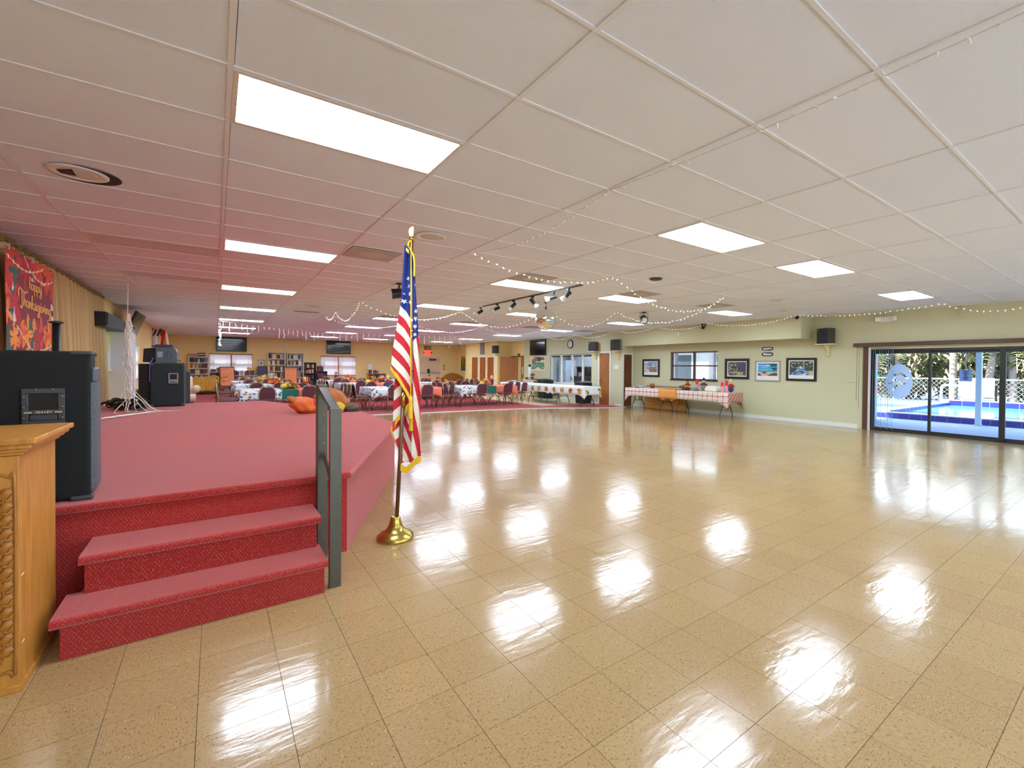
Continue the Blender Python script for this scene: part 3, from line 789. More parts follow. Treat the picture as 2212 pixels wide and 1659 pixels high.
MB().box(KX - .34, KX - .001, KH[0] - .1, KH[1] + .08, hz0 - .075, hz0 - .02).build('counter', mat('cream_counter', (224, 196, 150), .4), hat, W=True, bevel=.008)
MB().box(KX - .015, KX, KH[1], KH[1] + .04, hz0 - .02, hz1 + .04).box(KX - .015, KX, KH[0], KH[1], hz1, hz1 + .04).build('frame', mat('grey_alu', (150, 152, 150), .4, .3), hat, W=True)
struct('trim_4', MB().box(BX + .25, BX + .66, 14.005, 14.04, .02, 2.06), M_DOOR2, label='edge of the open wooden shutter beside the hatch')
def K(u0, u1, v0, v1, X, dep):
    a, b = WX(u0, v0, X), WX(u1, v1, X); return (X, X + dep, min(a.y, b.y), max(a.y, b.y), min(a.z, b.z), max(a.z, b.z))
fr_ = thing('refrigerator', 'pale blue refrigerator seen through the hatch', 'refrigerator', (15, 18.4, 0))
bx = K(1207, 1223, 778, 822, 14.9, .75); bx = (bx[0], bx[1], bx[2], bx[3], .01, bx[5])
M_FRIDGE = mat('pale_fridge', (206, 220, 238), .35)
MB().box(*bx).build('body', M_FRIDGE, fr_, W=True, bevel=.02)
MB().box(bx[0] - .03, bx[0], bx[2] + .01, bx[3] - .01, 1.2, bx[5] - .02).build('door', M_FRIDGE, fr_, W=True, bevel=.01); MB().box(bx[0] - .03, bx[0], bx[2] + .01, bx[3] - .01, .1, 1.17).build('door', M_FRIDGE, fr_, W=True, bevel=.01)
MB().box(bx[0] - .06, bx[0] - .03, bx[2] + .06, bx[2] + .09, 1.25, 1.5).build('handle', M_WHITE, fr_, W=True)
cab = thing('kitchen_cabinet', 'grey wall cabinet in the kitchen behind the hatch', 'cabinet', (15.6, 16, 1.6))
ky0, ky1 = WX(1268, 800, 15.5).y - .5, WX(1229, 800, 15.5).y
MB().box(15.55, 15.88, ky0, ky1, 1.5, 2.3).build('body', mat('grey_cab', (188, 192, 196), .5), cab, W=True)
for k in range(4): MB().box(15.53, 15.55, lerp(ky0, ky1, k / 4) + .02, lerp(ky0, ky1, (k + 1) / 4) - .02, 1.52, 2.28).build('door', mat('grey_cab'), cab, W=True, bevel=.004)
st = thing('kitchen_stove', 'dark stove and backsplash seen through the hatch', 'stove', (15.4, 15.6, 0))
MB().box(15.2, 15.88, ky0, ky1, .01, 1.0).build('body', mat('dark_stove', (40, 36, 36), .4), st, W=True, bevel=.01)
MB().box(15.82, 15.89, ky0, ky1, 1.0, 1.49).build('backsplash', mat('brown_splash', (62, 52, 50), .5), st, W=True)
MB().cyl((15.5, ky0 + 1.0, 1.0), (15.5, ky0 + 1.0, 1.2), .14).cyl((15.5, ky0 + 1.7, 1.0), (15.5, ky0 + 1.7, 1.16), .17).build('pots', mat('steel'), st, W=True)

# ---- unseen glazing behind the viewer, added to bring daylight onto the ceiling
gz_ = struct('window_5', MB().box(NG[0], NG[1], YN - .14, YN - .06, 0, .06).box(NG[0], NG[1], YN - .14, YN - .06, NG[3] - .07, NG[3]), M_ALU, label='unseen glazed doors added in the near wall to brighten the ceiling')
for k in range(11):
    x = lerp(NG[0], NG[1] - .06, k / 10); MB().box(x, x + .06, YN - .14, YN - .06, .06, NG[3] - .07).build('mullion', M_ALU, gz_)
    if k < 10: MB().box(x + .06, lerp(NG[0], NG[1] - .06, (k + 1) / 10), YN - .103, YN - .097, .06, NG[3] - .07).build('pane', M_GLASS, gz_)
struct('patio', MB().box(-6, 16, -16, YN - .2, -.12, -.02), mat('bounce_concrete', (232, 230, 226), .9, var=.06), label='unseen pale patio added behind the viewer to bounce sunlight indoors')  # bright slab added outside the glazing, throws sunlight up to the ceiling

nb_ = thing('neighbour_building', 'pale building with grey posts outside the right wall window', 'building', (20, 14, -.12))
MB().box(20.6, 21, 7.8, 24, -.12, 3.6).build('wall', mat('outdoor_pale', (226, 230, 236), .8), nb_, W=True); MB().box(19.8, 21, 7.8, 24, 2.9, 3.1).build('roof', mat('outdoor_grey', (120, 124, 130), .8), nb_, W=True)
for k in range(7): MB().box(18.5, 18.75, 8.2 + 2.2 * k, 8.45 + 2.2 * k, -.12, 2.9).build('post', mat('outdoor_grey'), nb_, W=True)
for k in range(4): MB().box(20.57, 20.6, 9 + 3.2 * k, 10.6 + 3.2 * k, .9, 2.2).build('window', mat('outdoor_glass', (70, 84, 96), .2), nb_, W=True)
M_OUTW = mat('outdoor_white', (196, 198, 202), .6)
# ================================================================== OUTSIDE
t = newmat('ground_sand', .9); t.base(t.mix(t.noise(t.pos(), .8, 5), lin((120, 112, 76)), lin((150, 140, 104))))
struct('ground', MB().box(-120, 160, -120, 160, -.3, -.125), t.m, label='pale sandy ground around the building')
t = newmat('pool_deck', .8); f = t.noise(t.scale(t.pos(), (3, 10, 1)), 9, 4); t.base(t.mix(f, lin((104, 134, 178)), lin((136, 162, 200)))); t.bump(f, .3, .01)
struct('pool_deck', MB().box(13.05, 40, -20, 9.5, -.12, -.015), t.m, label='pale blue grey pool deck outside the sliding door')
struct('patio_roof', MB().box(13.05, 17.0, -6, 6.5, 2.62, 2.78), M_OUTW, label='white patio roof over the deck')
pp = thing('patio_post', 'white square post of the patio roof by the pool', 'post', (16.6, 3.07, -.015))
MB().box(-.06, .06, -.06, .06, 0, 2.63).build('shaft', mat('pale_post', (214, 228, 240), .5), pp, bevel=.006); MB().box(-.08, .08, -.08, .08, 0, .02).build('base_plate', mat('pale_post'), pp)
# pool with raised tiled rim
pool = thing('swimming_pool', 'raised swimming pool with cobalt blue tile border', 'pool', (17, 1, -.015))
M_COP = mat('pool_coping', (168, 172, 184), .6)
PX0, PX1, PY0, PY1 = 16.75, 23.6, -9, 5.55
MB().box(PX0, PX0 + .35, PY0, PY1, -.015, .16).box(PX1, PX1 + .4, PY0, PY1, -.015, .30).box(PX0 + .35, PX1, PY1 - .3, PY1, -.015, .20).box(PX0 + .35, PX1, PY0, PY0 + .3, -.015, .16).build('rim', M_COP, pool, W=True)
M_COBALT = mat('cobalt_tile', (52, 56, 150), .2, var=.2, vscale=4)
ti = mesh_of(MB().box(-.008, 0, .006, .294, .004, .150), 'rim_tile', M_COBALT)
for k in range(30): inst('rim_tile', ti, (PX0 - 17, PY1 - .3 * (k + 1) - 1, 0), pool)
ti2 = mesh_of(MB().box(-.008, 0, .008, .392, .02, .24), 'rim_tile', M_COBALT)
for k in range(22): inst('rim_tile', ti2, (PX1 - 17, PY1 - .3 - .4 * (k + 1) - 1, .05), pool)
ti3 = mesh_of(MB().box(.008, .392, -.008, 0, .02, .16), 'rim_tile', M_COBALT)
for k in range(16): inst('rim_tile', ti3, (PX0 + .4 + .4 * k - 17, PY1 - .3 - 1, .03), pool)
t = newmat('pool_water', .05); t.base(t.mix(t.noise(t.pos(), .9, 3), lin((70, 160, 186)), lin((120, 196, 206)))); t.bump(t.noise(t.scale(t.pos(), (2, 5, 1)), 3, 3), .25, .02)
MB().box(PX0 + .35, PX1, PY0 + .3, PY1 - .3, -.01, .09).build('water', t.m, pool, W=True)
# fence
fn_ = thing('chain_link_fence', 'white chain link fence behind the pool', 'fence', (26.5, 3, -.1))
w = MB(); FXX = 26.5
for k in range(-40, 100):
    y = -8 + .19 * k
    for s in (-1, 1):
        a, b = (y, -.05), (y + s * 1.15, 1.1)
        if min(a[0], b[0]) < -8 or max(a[0], b[0]) > 11: continue
        w.add([(FXX, a[0] - .006, a[1]), (FXX, a[0] + .006, a[1]), (FXX, b[0] + .006, b[1]), (FXX, b[0] - .006, b[1]), (FXX + .01, a[0], a[1]), (FXX + .01, b[0], b[1])], [(0, 1, 2, 3), (0, 4, 5, 3), (1, 4, 5, 2)])
w.build('wire_mesh', mat('white_wire', (190, 190, 180), .5), fn_, W=True, kind='stuff')
MB().cyl((FXX, -8, 1.1), (FXX, 11, 1.1), .03, n=8).build('top_rail', M_OUTW, fn_, W=True)
for y in (-6, -3.2, -.4, 2.4, 5.2, 8.0, 10.8): MB().cyl((FXX, y, -.1), (FXX, y, 1.15), .035, n=8).build('post', M_OUTW, fn_, W=True)
gr = thing('pool_grab_rail', 'white curved grab rail at the far side of the pool', 'rail', (24.3, 5, -.015))
q = [FL(2033, 876, .3)]; yb = WX(2033, 876, 24.4).y; ye = WX(2085, 860, 24.4).y
MB().tube(catmull([(24.4, yb, -.01), (24.4, yb, .7), (24.4, yb - .1, .86), (24.4, (yb + ye) / 2, .86), (24.4, ye + .1, .8), (24.4, ye, .5), (24.4, ye - .1, -.01)], 5), .05, 8).build('tube', M_OUTW, gr, W=True, smooth=True)
lc = thing('pool_chair', 'white plastic lounge chair beyond the pool', 'chair', (24.9, WX(2108, 860, 24.9).y, -.01), .3)
MB().obox((0, 0, .75), (.08, 1.1, .9), RY(-.25)).build('backrest', M_OUTW, lc, bevel=.03); MB().box(-.6, .05, -.5, .5, .30, .38).build('seat', M_OUTW, lc, bevel=.03)
for a in (-.55, 0):
    for b in (-.45, .45): MB().box(a - .04, a + .04, b - .04, b + .04, 0, .3).build('leg', M_OUTW, lc)
tb_ = thing('patio_side_table', 'small white patio table right of the pool chair', 'table', (24.9, WX(2150, 860, 24.9).y, -.01))
MB().box(-.35, .35, -.4, .4, .42, .46).build('top', M_OUTW, tb_)
for a in (-.3, .3):
    for b in (-.35, .35): MB().box(a - .03, a + .03, b - .03, b + .03, 0, .42).build('leg', M_OUTW, tb_)
sg = WX(2086, 811, 16.5)
s_ = thing('pool_sign', 'blue grey pool rules sign hanging under the patio roof', 'sign', (16.5, sg.y, sg.z - .2))
sa, sb = WX(2072, 798, 16.5), WX(2099, 824, 16.5); sw, sh = (sa.y - sb.y) / 2, (sa.z - sb.z) / 2
MB().box(-.006, .006, -sw, sw, .2 - sh, .2 + sh).build('board', mat('sign_blue', (170, 186, 226), .6), s_)
ink = mat('sign_ink', (70, 84, 120), .7)
for k, ww in enumerate((.33, .13, .28, .14, .15, .26, .25, .14)):
    MB().box(-.008, -.006, -ww * sw * 2 * .9, ww * sw * 2 * .9, .2 + sh * .75 - k * sh * .21 - .012, .2 + sh * .75 - k * sh * .21 + .010).build('text_line', ink, s_)
MB().cyl((0, 0, .2 + sh), (0, 0, 2.62 - (sg.z - .2)), .008, n=6).build('hanger', M_OUTW, s_)
cw = thing('colour_block_wall', 'pale blue and pink block wall outside the left door pane', 'wall', (15.3, 5.2, -.015))
bl, pk = mat('block_blue', (170, 214, 236), .7), mat('block_pink', (244, 176, 196), .7)
for k in range(7): MB().box(-.9, .6, 0, .2, .375 * k, .375 * (k + 1) - .004).build('block', pk if k in (2, 4) else bl, cw)
# foliage
t = newmat('leaf_green', .6); oi = t.new('ShaderNodeNewGeometry')
t.base(t.ramp(oi.outputs['Random Per Island'], [(0, lin((52, 76, 44))), (.35, lin((92, 108, 58))), (.65, lin((140, 136, 80))), (1, lin((178, 154, 104)))])); M_LEAF = t.m
t = newmat('palm_green', .6); oi = t.new('ShaderNodeNewGeometry'); t.base(t.ramp(oi.outputs['Random Per Island'], [(0, lin((60, 88, 62))), (.5, lin((112, 122, 74))), (1, lin((176, 148, 100)))])); M_PALM = t.m
M_TRUNK = mat('palm_trunk', (160, 138, 120), .9, var=.3, vscale=10, bump=.5, bscale=20)
rg = random.Random(3)
def bush(x, y, r, h, n, lab):
    b = thing('bush', lab, 'bush', (x, y, -.125)); mb = MB()
    for _ in range(n):
        th, ph = rg.uniform(0, 2 * PI), math.acos(rg.uniform(-1, 1)); rr = rg.uniform(.55, 1) ** .5
        c = Vector((r * rr * math.sin(ph) * math.cos(th), r * rr * math.sin(ph) * math.sin(th), h / 2 + h / 2 * rr * math.cos(ph)))
        R = Matrix.Rotation(rg.uniform(0, 6.28), 3, 'Z') @ Matrix.Rotation(rg.uniform(-1.3, 1.3), 3, 'X'); L = rg.uniform(.18, .4)
        mb.add([c + R @ Vector(p) for p in ((-.3 * L, 0, 0), (0, -L, .05 * L), (.3 * L, 0, 0), (0, L, .05 * L))], [(0, 1, 2, 3)])
    mb.build('foliage', M_LEAF, b, kind='stuff'); MB().cyl((0, 0, 0), (0, 0, h * .6), .08, n=6).build('stem', M_TRUNK, b)
for k in range(9): bush(29.5 + (k % 2) * 1.2, 12.5 - 2.0 * k, 1.8, 4.4 + .9 * hsh(k, 2), 1500, 'leafy green shrub behind the fence, number %s from the left' % ['one', 'two', 'three', 'four', 'five', 'six', 'seven', 'eight', 'nine'][k])
def palm(u, X, h, lab, lean=0.0):
    y = WX(u, 840, X).y; p = thing('palm_tree', lab, 'palm', (X, y, -.125))
    MB().tube(catmull([(0, 0, 0), (0, lean * .4, h * .4), (0, lean, h)], 6), .14, 8).build('trunk', M_TRUNK, p, smooth=True); mb = MB()
    for k in range(26):
        a = rg.uniform(0, 6.28); dr = rg.uniform(.1, 1.5); L = rg.uniform(1.3, 2.0)
        for s in range(14):
            f = (s + 1) / 14; c = Vector((math.cos(a) * L * f, math.sin(a) * L * f, .5 * f - dr * f * f)) + Vector((0, lean, h)); sd = Vector((-math.sin(a), math.cos(a), 0)); fw = Vector((math.cos(a), math.sin(a), -.4))
            for g in (-1, 1):
                tip = c + sd * g * .42 * (1.1 - .6 * f) + fw * .25; mb.add([c, c + fw * .07, tip], [(0, 1, 2)])
    mb.build('fronds', M_PALM, p, kind='stuff')
palm(1951, 28, 2.5, 'palm with a leaning brown trunk behind the decal', .3)
palm(2058, 27.6, 4.5, 'palm with a straight grey trunk behind the fence')
palm(2128, 27.8, 2.9, 'palm with a curved pale trunk right of the post', -.3)
palm(2190, 28.2, 2.6, 'palm with drooping fronds at the right edge', .1)
# a hedge outside the back windows
for k in range(3): bush(1.2 + 3.2 * k, 32.5, 1.6, 2.6, 500, ['green shrub outside the left back window', 'green shrub between the back windows', 'green shrub outside the right back window'][k])
# ================================================================== DINING AREA
M_BURG = mat('burgundy_fabric', (98, 52, 66), .85, var=.12, vscale=30, bump=.15, bscale=300)
M_GOLDM = mat('gold_tube', (176, 158, 104), .32, .75)
M_GREY = mat('dark_grey_metal', (66, 68, 72), .4, .6)
M_CORAL = mat('coral_cloth', (232, 122, 92), .75, var=.06, vscale=3)
M_GREEN = mat('green_runner', (28, 104, 88), .8, var=.2, vscale=8)
t = newmat('floral_cloth', .75); P = t.obj(); X, Y, Z = t.sep(P)
uv = t.comb(t.math('ADD', X, t.math('MULTIPLY', Z, .31)), t.math('ADD', Y, Z), Z)
vo = t.new('ShaderNodeTexVoronoi'); vo.inputs['Scale'].default_value = 11.0; t.link(uv, vo.inputs['Vector'])
col = t.ramp(t.sep(vo.outputs['Color'])[0], [(0, lin((60, 84, 96))), (.3, lin((204, 132, 84))), (.5, lin((120, 128, 120))), (.68, lin((168, 92, 62))), (.85, lin((88, 110, 120)))], 'CONSTANT')
msk = t.math('LESS_THAN', t.math('ADD', vo.outputs['Distance'], t.math('MULTIPLY', t.noise(uv, 30, 2), .3)), .56)
t.base(t.mix(msk, lin((222, 228, 232)), col)); M_FLORAL = t.m
t = newmat('plaid_cloth', .8); P = t.pos(); X, Y, Z = t.sep(P)
def band(v, per, w, ph=0.0): return t.math('LESS_THAN', t.math('PINGPONG', t.math('ADD', v, ph), per / 2), w)
vv = t.math('SUBTRACT', Z, X)
s1 = t.math('MULTIPLY', t.math('ADD', band(Y, .17, .020), band(vv, .17, .020)), .5)
s2 = t.math('MULTIPLY', t.math('ADD', band(Y, .17, .014, .05), band(vv, .17, .014, .05)), .5)
s3 = t.math('MULTIPLY', t.math('ADD', band(Y, .17, .016, .1), band(vv, .17, .016, .1)), .5)
c = t.mix(t.math('MULTIPLY', s3, .7), lin((238, 234, 226)), lin((120, 134, 120))); c = t.mix(t.math('MULTIPLY', s2, .9), c, lin((206, 150, 120))); t.base(t.mix(t.math('MULTIPLY', s1, 1.25), c, lin((176, 74, 48)))); M_PLAID = t.m
M_WCLOTH = mat('white_cloth', (226, 232, 234), .75, var=.03, vscale=4)

def arch(n=14, w=.20, z0=.0, z1=.36, rise=.17):
    return [(-w, z0)] + [(-w * math.cos(PI * k / n), z1 - rise + rise * math.sin(PI * k / n)) for k in range(n + 1)] + [(w, z0)]
def make_chair():
    c = thing('banquet_chair', 'burgundy banquet chair', 'chair', (0, 0, 0))
    lean = .16
    def bk(a, z, s): return (a, -.205 - lean * z + (.016 if s else -.016), .49 + z)
    out = arch(12, .182, .0, .365, .165)
    out = [(a, z - (.02 if abs(a) < .09 and z > .3 else 0)) for a, z in out]
    MB().prism(out, bk).build('backrest', M_BURG, c, bevel=.008)
    st = [(.20 * math.copysign(abs(math.cos(w)) ** .5, math.cos(w)), .01 + .20 * math.copysign(abs(math.sin(w)) ** .5, math.sin(w))) for w in [2 * PI * k / 20 for k in range(20)]]
    MB().prism(st, lambda a, b, s: (a, b, .47 if s else .415)).build('seat', M_BURG, c, bevel=.015)
    hoop = [(-.2, -.20, .44)] + [(a * 1.1, -.205 - lean * (z * 1.04), .49 + z * 1.06) for a, z in arch(12, .182, .0, .365, .165)] + [(.2, -.20, .44)]
    MB().tube(hoop, .011, 6).build('back_frame', M_GOLDM, c, smooth=True)
    for s in (-1, 1):
        MB().tube([(s * .2, -.20, .445), (s * .205, -.20, .40), (s * .21, -.29, .006)], .011, 6).build('leg', M_GOLDM, c, smooth=True)
        MB().tube([(s * .19, .18, .42), (s * .2, .19, .38), (s * .205, .235, .006)], .011, 6).build('leg', M_GOLDM, c, smooth=True)
    MB().tube([(-.2, -.2, .41), (-.195, .18, .41), (.195, .18, .41), (.2, -.2, .41)], .010, 6).build('seat_frame', M_GOLDM, c, smooth=True)
    return c
chair0 = make_chair(); chair_used = [False]
def place_chair(x, y, rz, lab, z=0.011):
    g = 'banquet chairs around the dining tables'
    if not chair_used[0]:
        chair_used[0] = True; chair0.location = (x, y, z); chair0.rotation_euler = (0, 0, rz); chair0['label'] = lab; chair0['group'] = g; return chair0
    return copy_tree(chair0, (x, y, z), rz, lab, g)
def folding_table(x0, x1, y0, y1, lab, along, z=.73, zf=.011, name='folding_table', group='folding tables'):
    c = thing(name, lab, 'table', ((x0 + x1) / 2, (y0 + y1) / 2, zf), 0, group); w, h = (x1 - x0) / 2, (y1 - y0) / 2; z -= zf
    MB().box(-w, w, -h, h, z - .03, z - .004).build('tabletop', mat('table_board', (120, 84, 52), .6), c, bevel=.006)
    for s in (-1, 1):
        mb = MB()
        if along == 'y':
            yy = s * (h - .28); ww = w - .06
            P = lambda a, b: (a, yy, b)
        else:
            xx = s * (w - .28); ww = h - .06
            P = lambda a, b: (xx, a, b)
        for g in (-1, 1):
            mb.tube(catmull([P(g * ww * .55, z - .03), P(g * ww * .55, z - .18), P(g * ww * .6, .36), P(g * ww * .92, .18), P(g * ww, .10), P(g * ww, .002)], 3), .013, 6)
        mb.tube([P(-ww * .66, .33), P(ww * .66, .33)], .011, 6); mb.tube([P(-ww * .55, z - .04), P(ww * .55, z - .04)], .011, 6)
        mb.build('leg', M_GREY, c, smooth=True)
    return c
def drape(x0, x1, y0, y1, z, drop, m, name, lab, seed=0, ov=(1, 1, 1, 1), group=None, corner=.5, wave=.012):
    """cloth over a table: ov = overhang factor for -x,+x,-y,+y sides"""
    rg_ = random.Random(seed); e = .006; X0, X1, Y0, Y1 = x0 - e, x1 + e, y0 - e, y1 + e
    mb = MB(); ring = []; N = 14
    def side(p, q): return [tuple(lerp(p[i], q[i], k / N) for i in (0, 1)) for k in range(N)]
    cs = [(X0, Y0), (X1, Y0), (X1, Y1), (X0, Y1)]; ovs = [ov[2], ov[1], ov[3], ov[0]]; nr = [(0, -1), (1, 0), (0, 1), (-1, 0)]
    for i in range(4):
        for k, p in enumerate(side(cs[i], cs[(i + 1) % 4])):
            f = k / N; d = drop * ovs[i]; ed = max(0, 1 - min(f, 1 - f) * 9)
            n = Vector(nr[i]);
            if k == 0: n = (Vector(nr[i]) + Vector(nr[i - 1])); d = drop * max(ovs[i], ovs[i - 1])
            hang = d * (1 + corner * ed) if min(ovs[i], ovs[i - 1] if k == 0 else 1) > .1 else d
            ring.append((p, n, max(hang, .004), rg_.random()))
    mb.grid(10, 10, lambda a, b: (lerp(X0, X1, a), lerp(Y0, Y1, b), z + .001))
    L = len(ring); vs = []; rows = 4
    for j in range(rows + 1):
        for (p, n, hg, r) in ring:
            f = j / rows; o = .004 + wave * math.sin(r * 6.28 + 9 * (p[0] + p[1])) * f + .02 * f
            vs.append((p[0] + n.x * o, p[1] + n.y * o, z + .001 - hg * f))
    mb.add(vs, [(j * L + k, j * L + (k + 1) % L, (j + 1) * L + (k + 1) % L, (j + 1) * L + k) for j in range(rows) for k in range(L)])
    o = mb.build(name, m, smooth=True, solid=.002)
    tag(o, lab, 'tablecloth', group); return o
cols = [(.55, 'left'), (3.98, 'middle'), (7.05, 'right')]; rows_ = [(15.05, 'front'), (19.2, 'second'), (23.4, 'rear')]
TW, TD = 2.3, 1.5; TZ = .73
cent_spots = []
for ci, (x0, cn_) in enumerate(cols):
    for ri, (y0, rn_) in enumerate(rows_):
        xm = x0 + TW * .5; nm = '%s %s' % (rn_, cn_)
        A = (x0, xm - .003, y0, y0 + TD); B = (xm + .003, x0 + TW, y0, y0 + TD)
        folding_table(*A, 'folding table under the floral cloth in the %s dining block' % nm, 'y', TZ); folding_table(*B, 'folding table under the coral cloth in the %s dining block' % nm, 'y', TZ)
        drape(*A, TZ, .27, M_FLORAL, 'floral_tablecloth', 'white floral tablecloth on the left table of the %s dining block' % nm, ci * 7 + ri, (1, .02, 1, 1), 'floral tablecloths')
        drape(*B, TZ, .27, M_CORAL, 'coral_tablecloth', 'coral tablecloth on the right table of the %s dining block' % nm, ci * 7 + ri + 50, (.02, 1, 1, 1), 'coral tablecloths')
        if ri == 0:
            g = MB(); xs = xm + .02
            g.box(xs - .21, xs + .21, y0 + .01, y0 + TD - .01, TZ + .004, TZ + .008).box(xs - .21, xs + .21, y0 - .044, y0 - .040, TZ - .26, TZ + .004).box(xs - .21, xs + .21, y0 - .04, y0 + .012, TZ + .004, TZ + .008)
            tag(g.build('table_runner', M_GREEN), 'dark green cloth runner over the seam of the %s dining block' % nm, 'runner')
        cent_spots.append((xm, y0 + .62, nm, ri, ci))
        base_l = 'burgundy banquet chair, %s of the ' + nm + ' dining block'
        for k, dx in enumerate((.56, 1.6)): place_chair(x0 + dx, y0 - .27, 0 + (.06 if k else -.05) * (1 if ci else -1), base_l % ('left one at the near side', 'right one at the near side')[k])
        for k, dy in enumerate((.22, .75, 1.28)):
            if ri == 2 and k == 2: continue
            place_chair(x0 - .27, y0 + dy, -PI / 2 + .12 * (hsh(ci, ri, k) - .5), base_l % ('nearest at the left end', 'middle one at the left end', 'farthest at the left end')[k])
            place_chair(x0 + TW + .27, y0 + dy, PI / 2 + .12 * (hsh(ci, ri, k + 5) - .5), base_l % ('nearest at the right end', 'middle one at the right end', 'farthest at the right end')[k])
        for k, dx in enumerate((.5, 1.1, 1.75)): place_chair(x0 + dx, y0 + TD + .27, PI + .1 * (hsh(ci, ri, k + 9) - .5), base_l % ('left one at the far side', 'middle one at the far side', 'right one at the far side')[k])

# ---- autumn centrepieces
M_PUMP = mat('pumpkin_orange', (226, 120, 36), .55, var=.15, vscale=5); M_PUMPY = mat('gourd_yellow', (232, 196, 60), .55, var=.12)
M_STEMG = mat('stem_green', (92, 96, 50), .8); M_STRAW = mat('straw', (222, 196, 120), .9, var=.15, vscale=20)
M_DENIM = mat('denim', (52, 66, 110), .85); M_RED = mat('red_cloth', (190, 40, 40), .8); M_SKIN = mat('doll_cloth', (236, 206, 166), .85); M_BRN = mat('brown_cloth', (110, 66, 40), .85)
M_PAINT = painted()
def pumpkin(par, c, r, m=None, n=16):
    MB().sphere(c, (r, r, r * .78), n, 10, fn=lambda d, th, w: 1 - .10 * abs(math.sin(4 * w)) * math.sin(th) - .12 * abs(d.z) ** 6).build('pumpkin', m or M_PUMP, par, smooth=True)
    MB().tube([(c[0], c[1], c[2] + r * .6), (c[0] + r * .1, c[1], c[2] + r * 1.1)], [r * .14, r * .1], 6).build('stem', M_STEMG, par)
def bouquet(par, c, r, n, seed, pal):
    q = random.Random(seed); mb = MB()
    for _ in range(n):
        th, ph = q.uniform(0, 6.28), q.uniform(0, 1.6); rr = r * q.uniform(.5, 1)
        p = Vector(c) + Vector((rr * math.sin(ph) * math.cos(th), rr * math.sin(ph) * math.sin(th), rr * math.cos(ph) * .9))
        cc_ = lin(q.choice(pal)); R = Matrix.Rotation(th, 3, 'Z') @ Matrix.Rotation(ph + q.uniform(-.5, .5), 3, 'Y'); s = r * q.uniform(.16, .32)
        for k in range(5):
            a = k * 1.2566; mb.add([p, p + R @ Vector((s * math.cos(a - .5), s * math.sin(a - .5), s * .3)), p + R @ Vector((s * 1.3 * math.cos(a), s * 1.3 * math.sin(a), s * .35)), p + R @ Vector((s * math.cos(a + .5), s * math.sin(a + .5), s * .3))], [(0, 1, 2, 3)], cc_)
    return mb.build('flowers', M_PAINT, par, kind='stuff')
def doll(par, c, h, hat, shirt, legs, wide=False):
    x, y, z = c
    MB().sphere((x, y, z + h * .25), (h * .20, h * .16, h * .26), 12, 8).build('body', legs, par, smooth=True)
    MB().sphere((x, y, z + h * .5), (h * .17, h * .14, h * .17), 12, 8).tube([(x - h * .1, y, z + h * .55), (x - h * .28, y - h * .02, z + h * .4)], [h * .06, h * .045], 6).tube([(x + h * .1, y, z + h * .55), (x + h * .28, y - h * .02, z + h * .4)], [h * .06, h * .045], 6).build('shirt', shirt, par, smooth=True)
    MB().sphere((x, y, z + h * .72), h * .13, 12, 8).build('head', M_SKIN, par, smooth=True)
    MB().lathe([(h * .22, h * .79), (h * .21, h * .81), (h * .12, h * .82), (h * .09, h * .95), (h * .02, h * 1.0)], 12, (x, y, z)).build('hat', hat, par, smooth=True)
    q = MB()
    for k in range(10):
        a = k * .628; q.tube([(x + h * .1 * math.cos(a), y + h * .1 * math.sin(a), z + h * .78), (x + h * .16 * math.cos(a), y + h * .16 * math.sin(a), z + h * .64)], h * .012, 4)
    q.build('straw_hair', M_STRAW, par, kind='stuff')
PAL = [(226, 96, 40), (236, 180, 60), (200, 60, 40), (240, 220, 150), (120, 130, 60), (232, 140, 110)]
for k, (x, y, nm, ri, ci) in enumerate(cent_spots):
    c = thing('autumn_centerpiece', 'autumn flower and pumpkin centrepiece on the %s dining block' % nm, 'centerpiece', (x + .08, y, TZ + .0085 if ri == 0 else TZ + .004), 0, 'autumn centrepieces on the dining tables')
    bouquet(c, (0, 0, .08), .2, 46, k, PAL); pumpkin(c, (-.16, -.1, .085), .10, M_PUMP if k % 2 else M_PUMPY); MB().lathe([(.15, .002), (.16, .02), (.1, .05), (.02, .06)], 14).build('tray', M_BRN, c)
    pumpkin(c, (.2, -.06, .06), .07, M_PUMPY if k % 2 else M_PUMP)
    s = thing('scarecrow_doll', 'small scarecrow doll beside the centrepiece on the %s dining block' % nm, 'doll', (x + (-.42 if k % 2 else .5), y + .2, TZ + .004), .3 * (k % 3 - 1), 'scarecrow dolls on the dining tables')
    doll(s, (0, 0, 0), .34 + .08 * hsh(k, 3), [M_STRAW, M_DENIM, M_BRN][k % 3], [M_RED, M_PUMP, M_DENIM][k % 3], [M_DENIM, M_BRN, M_RED][k % 3])

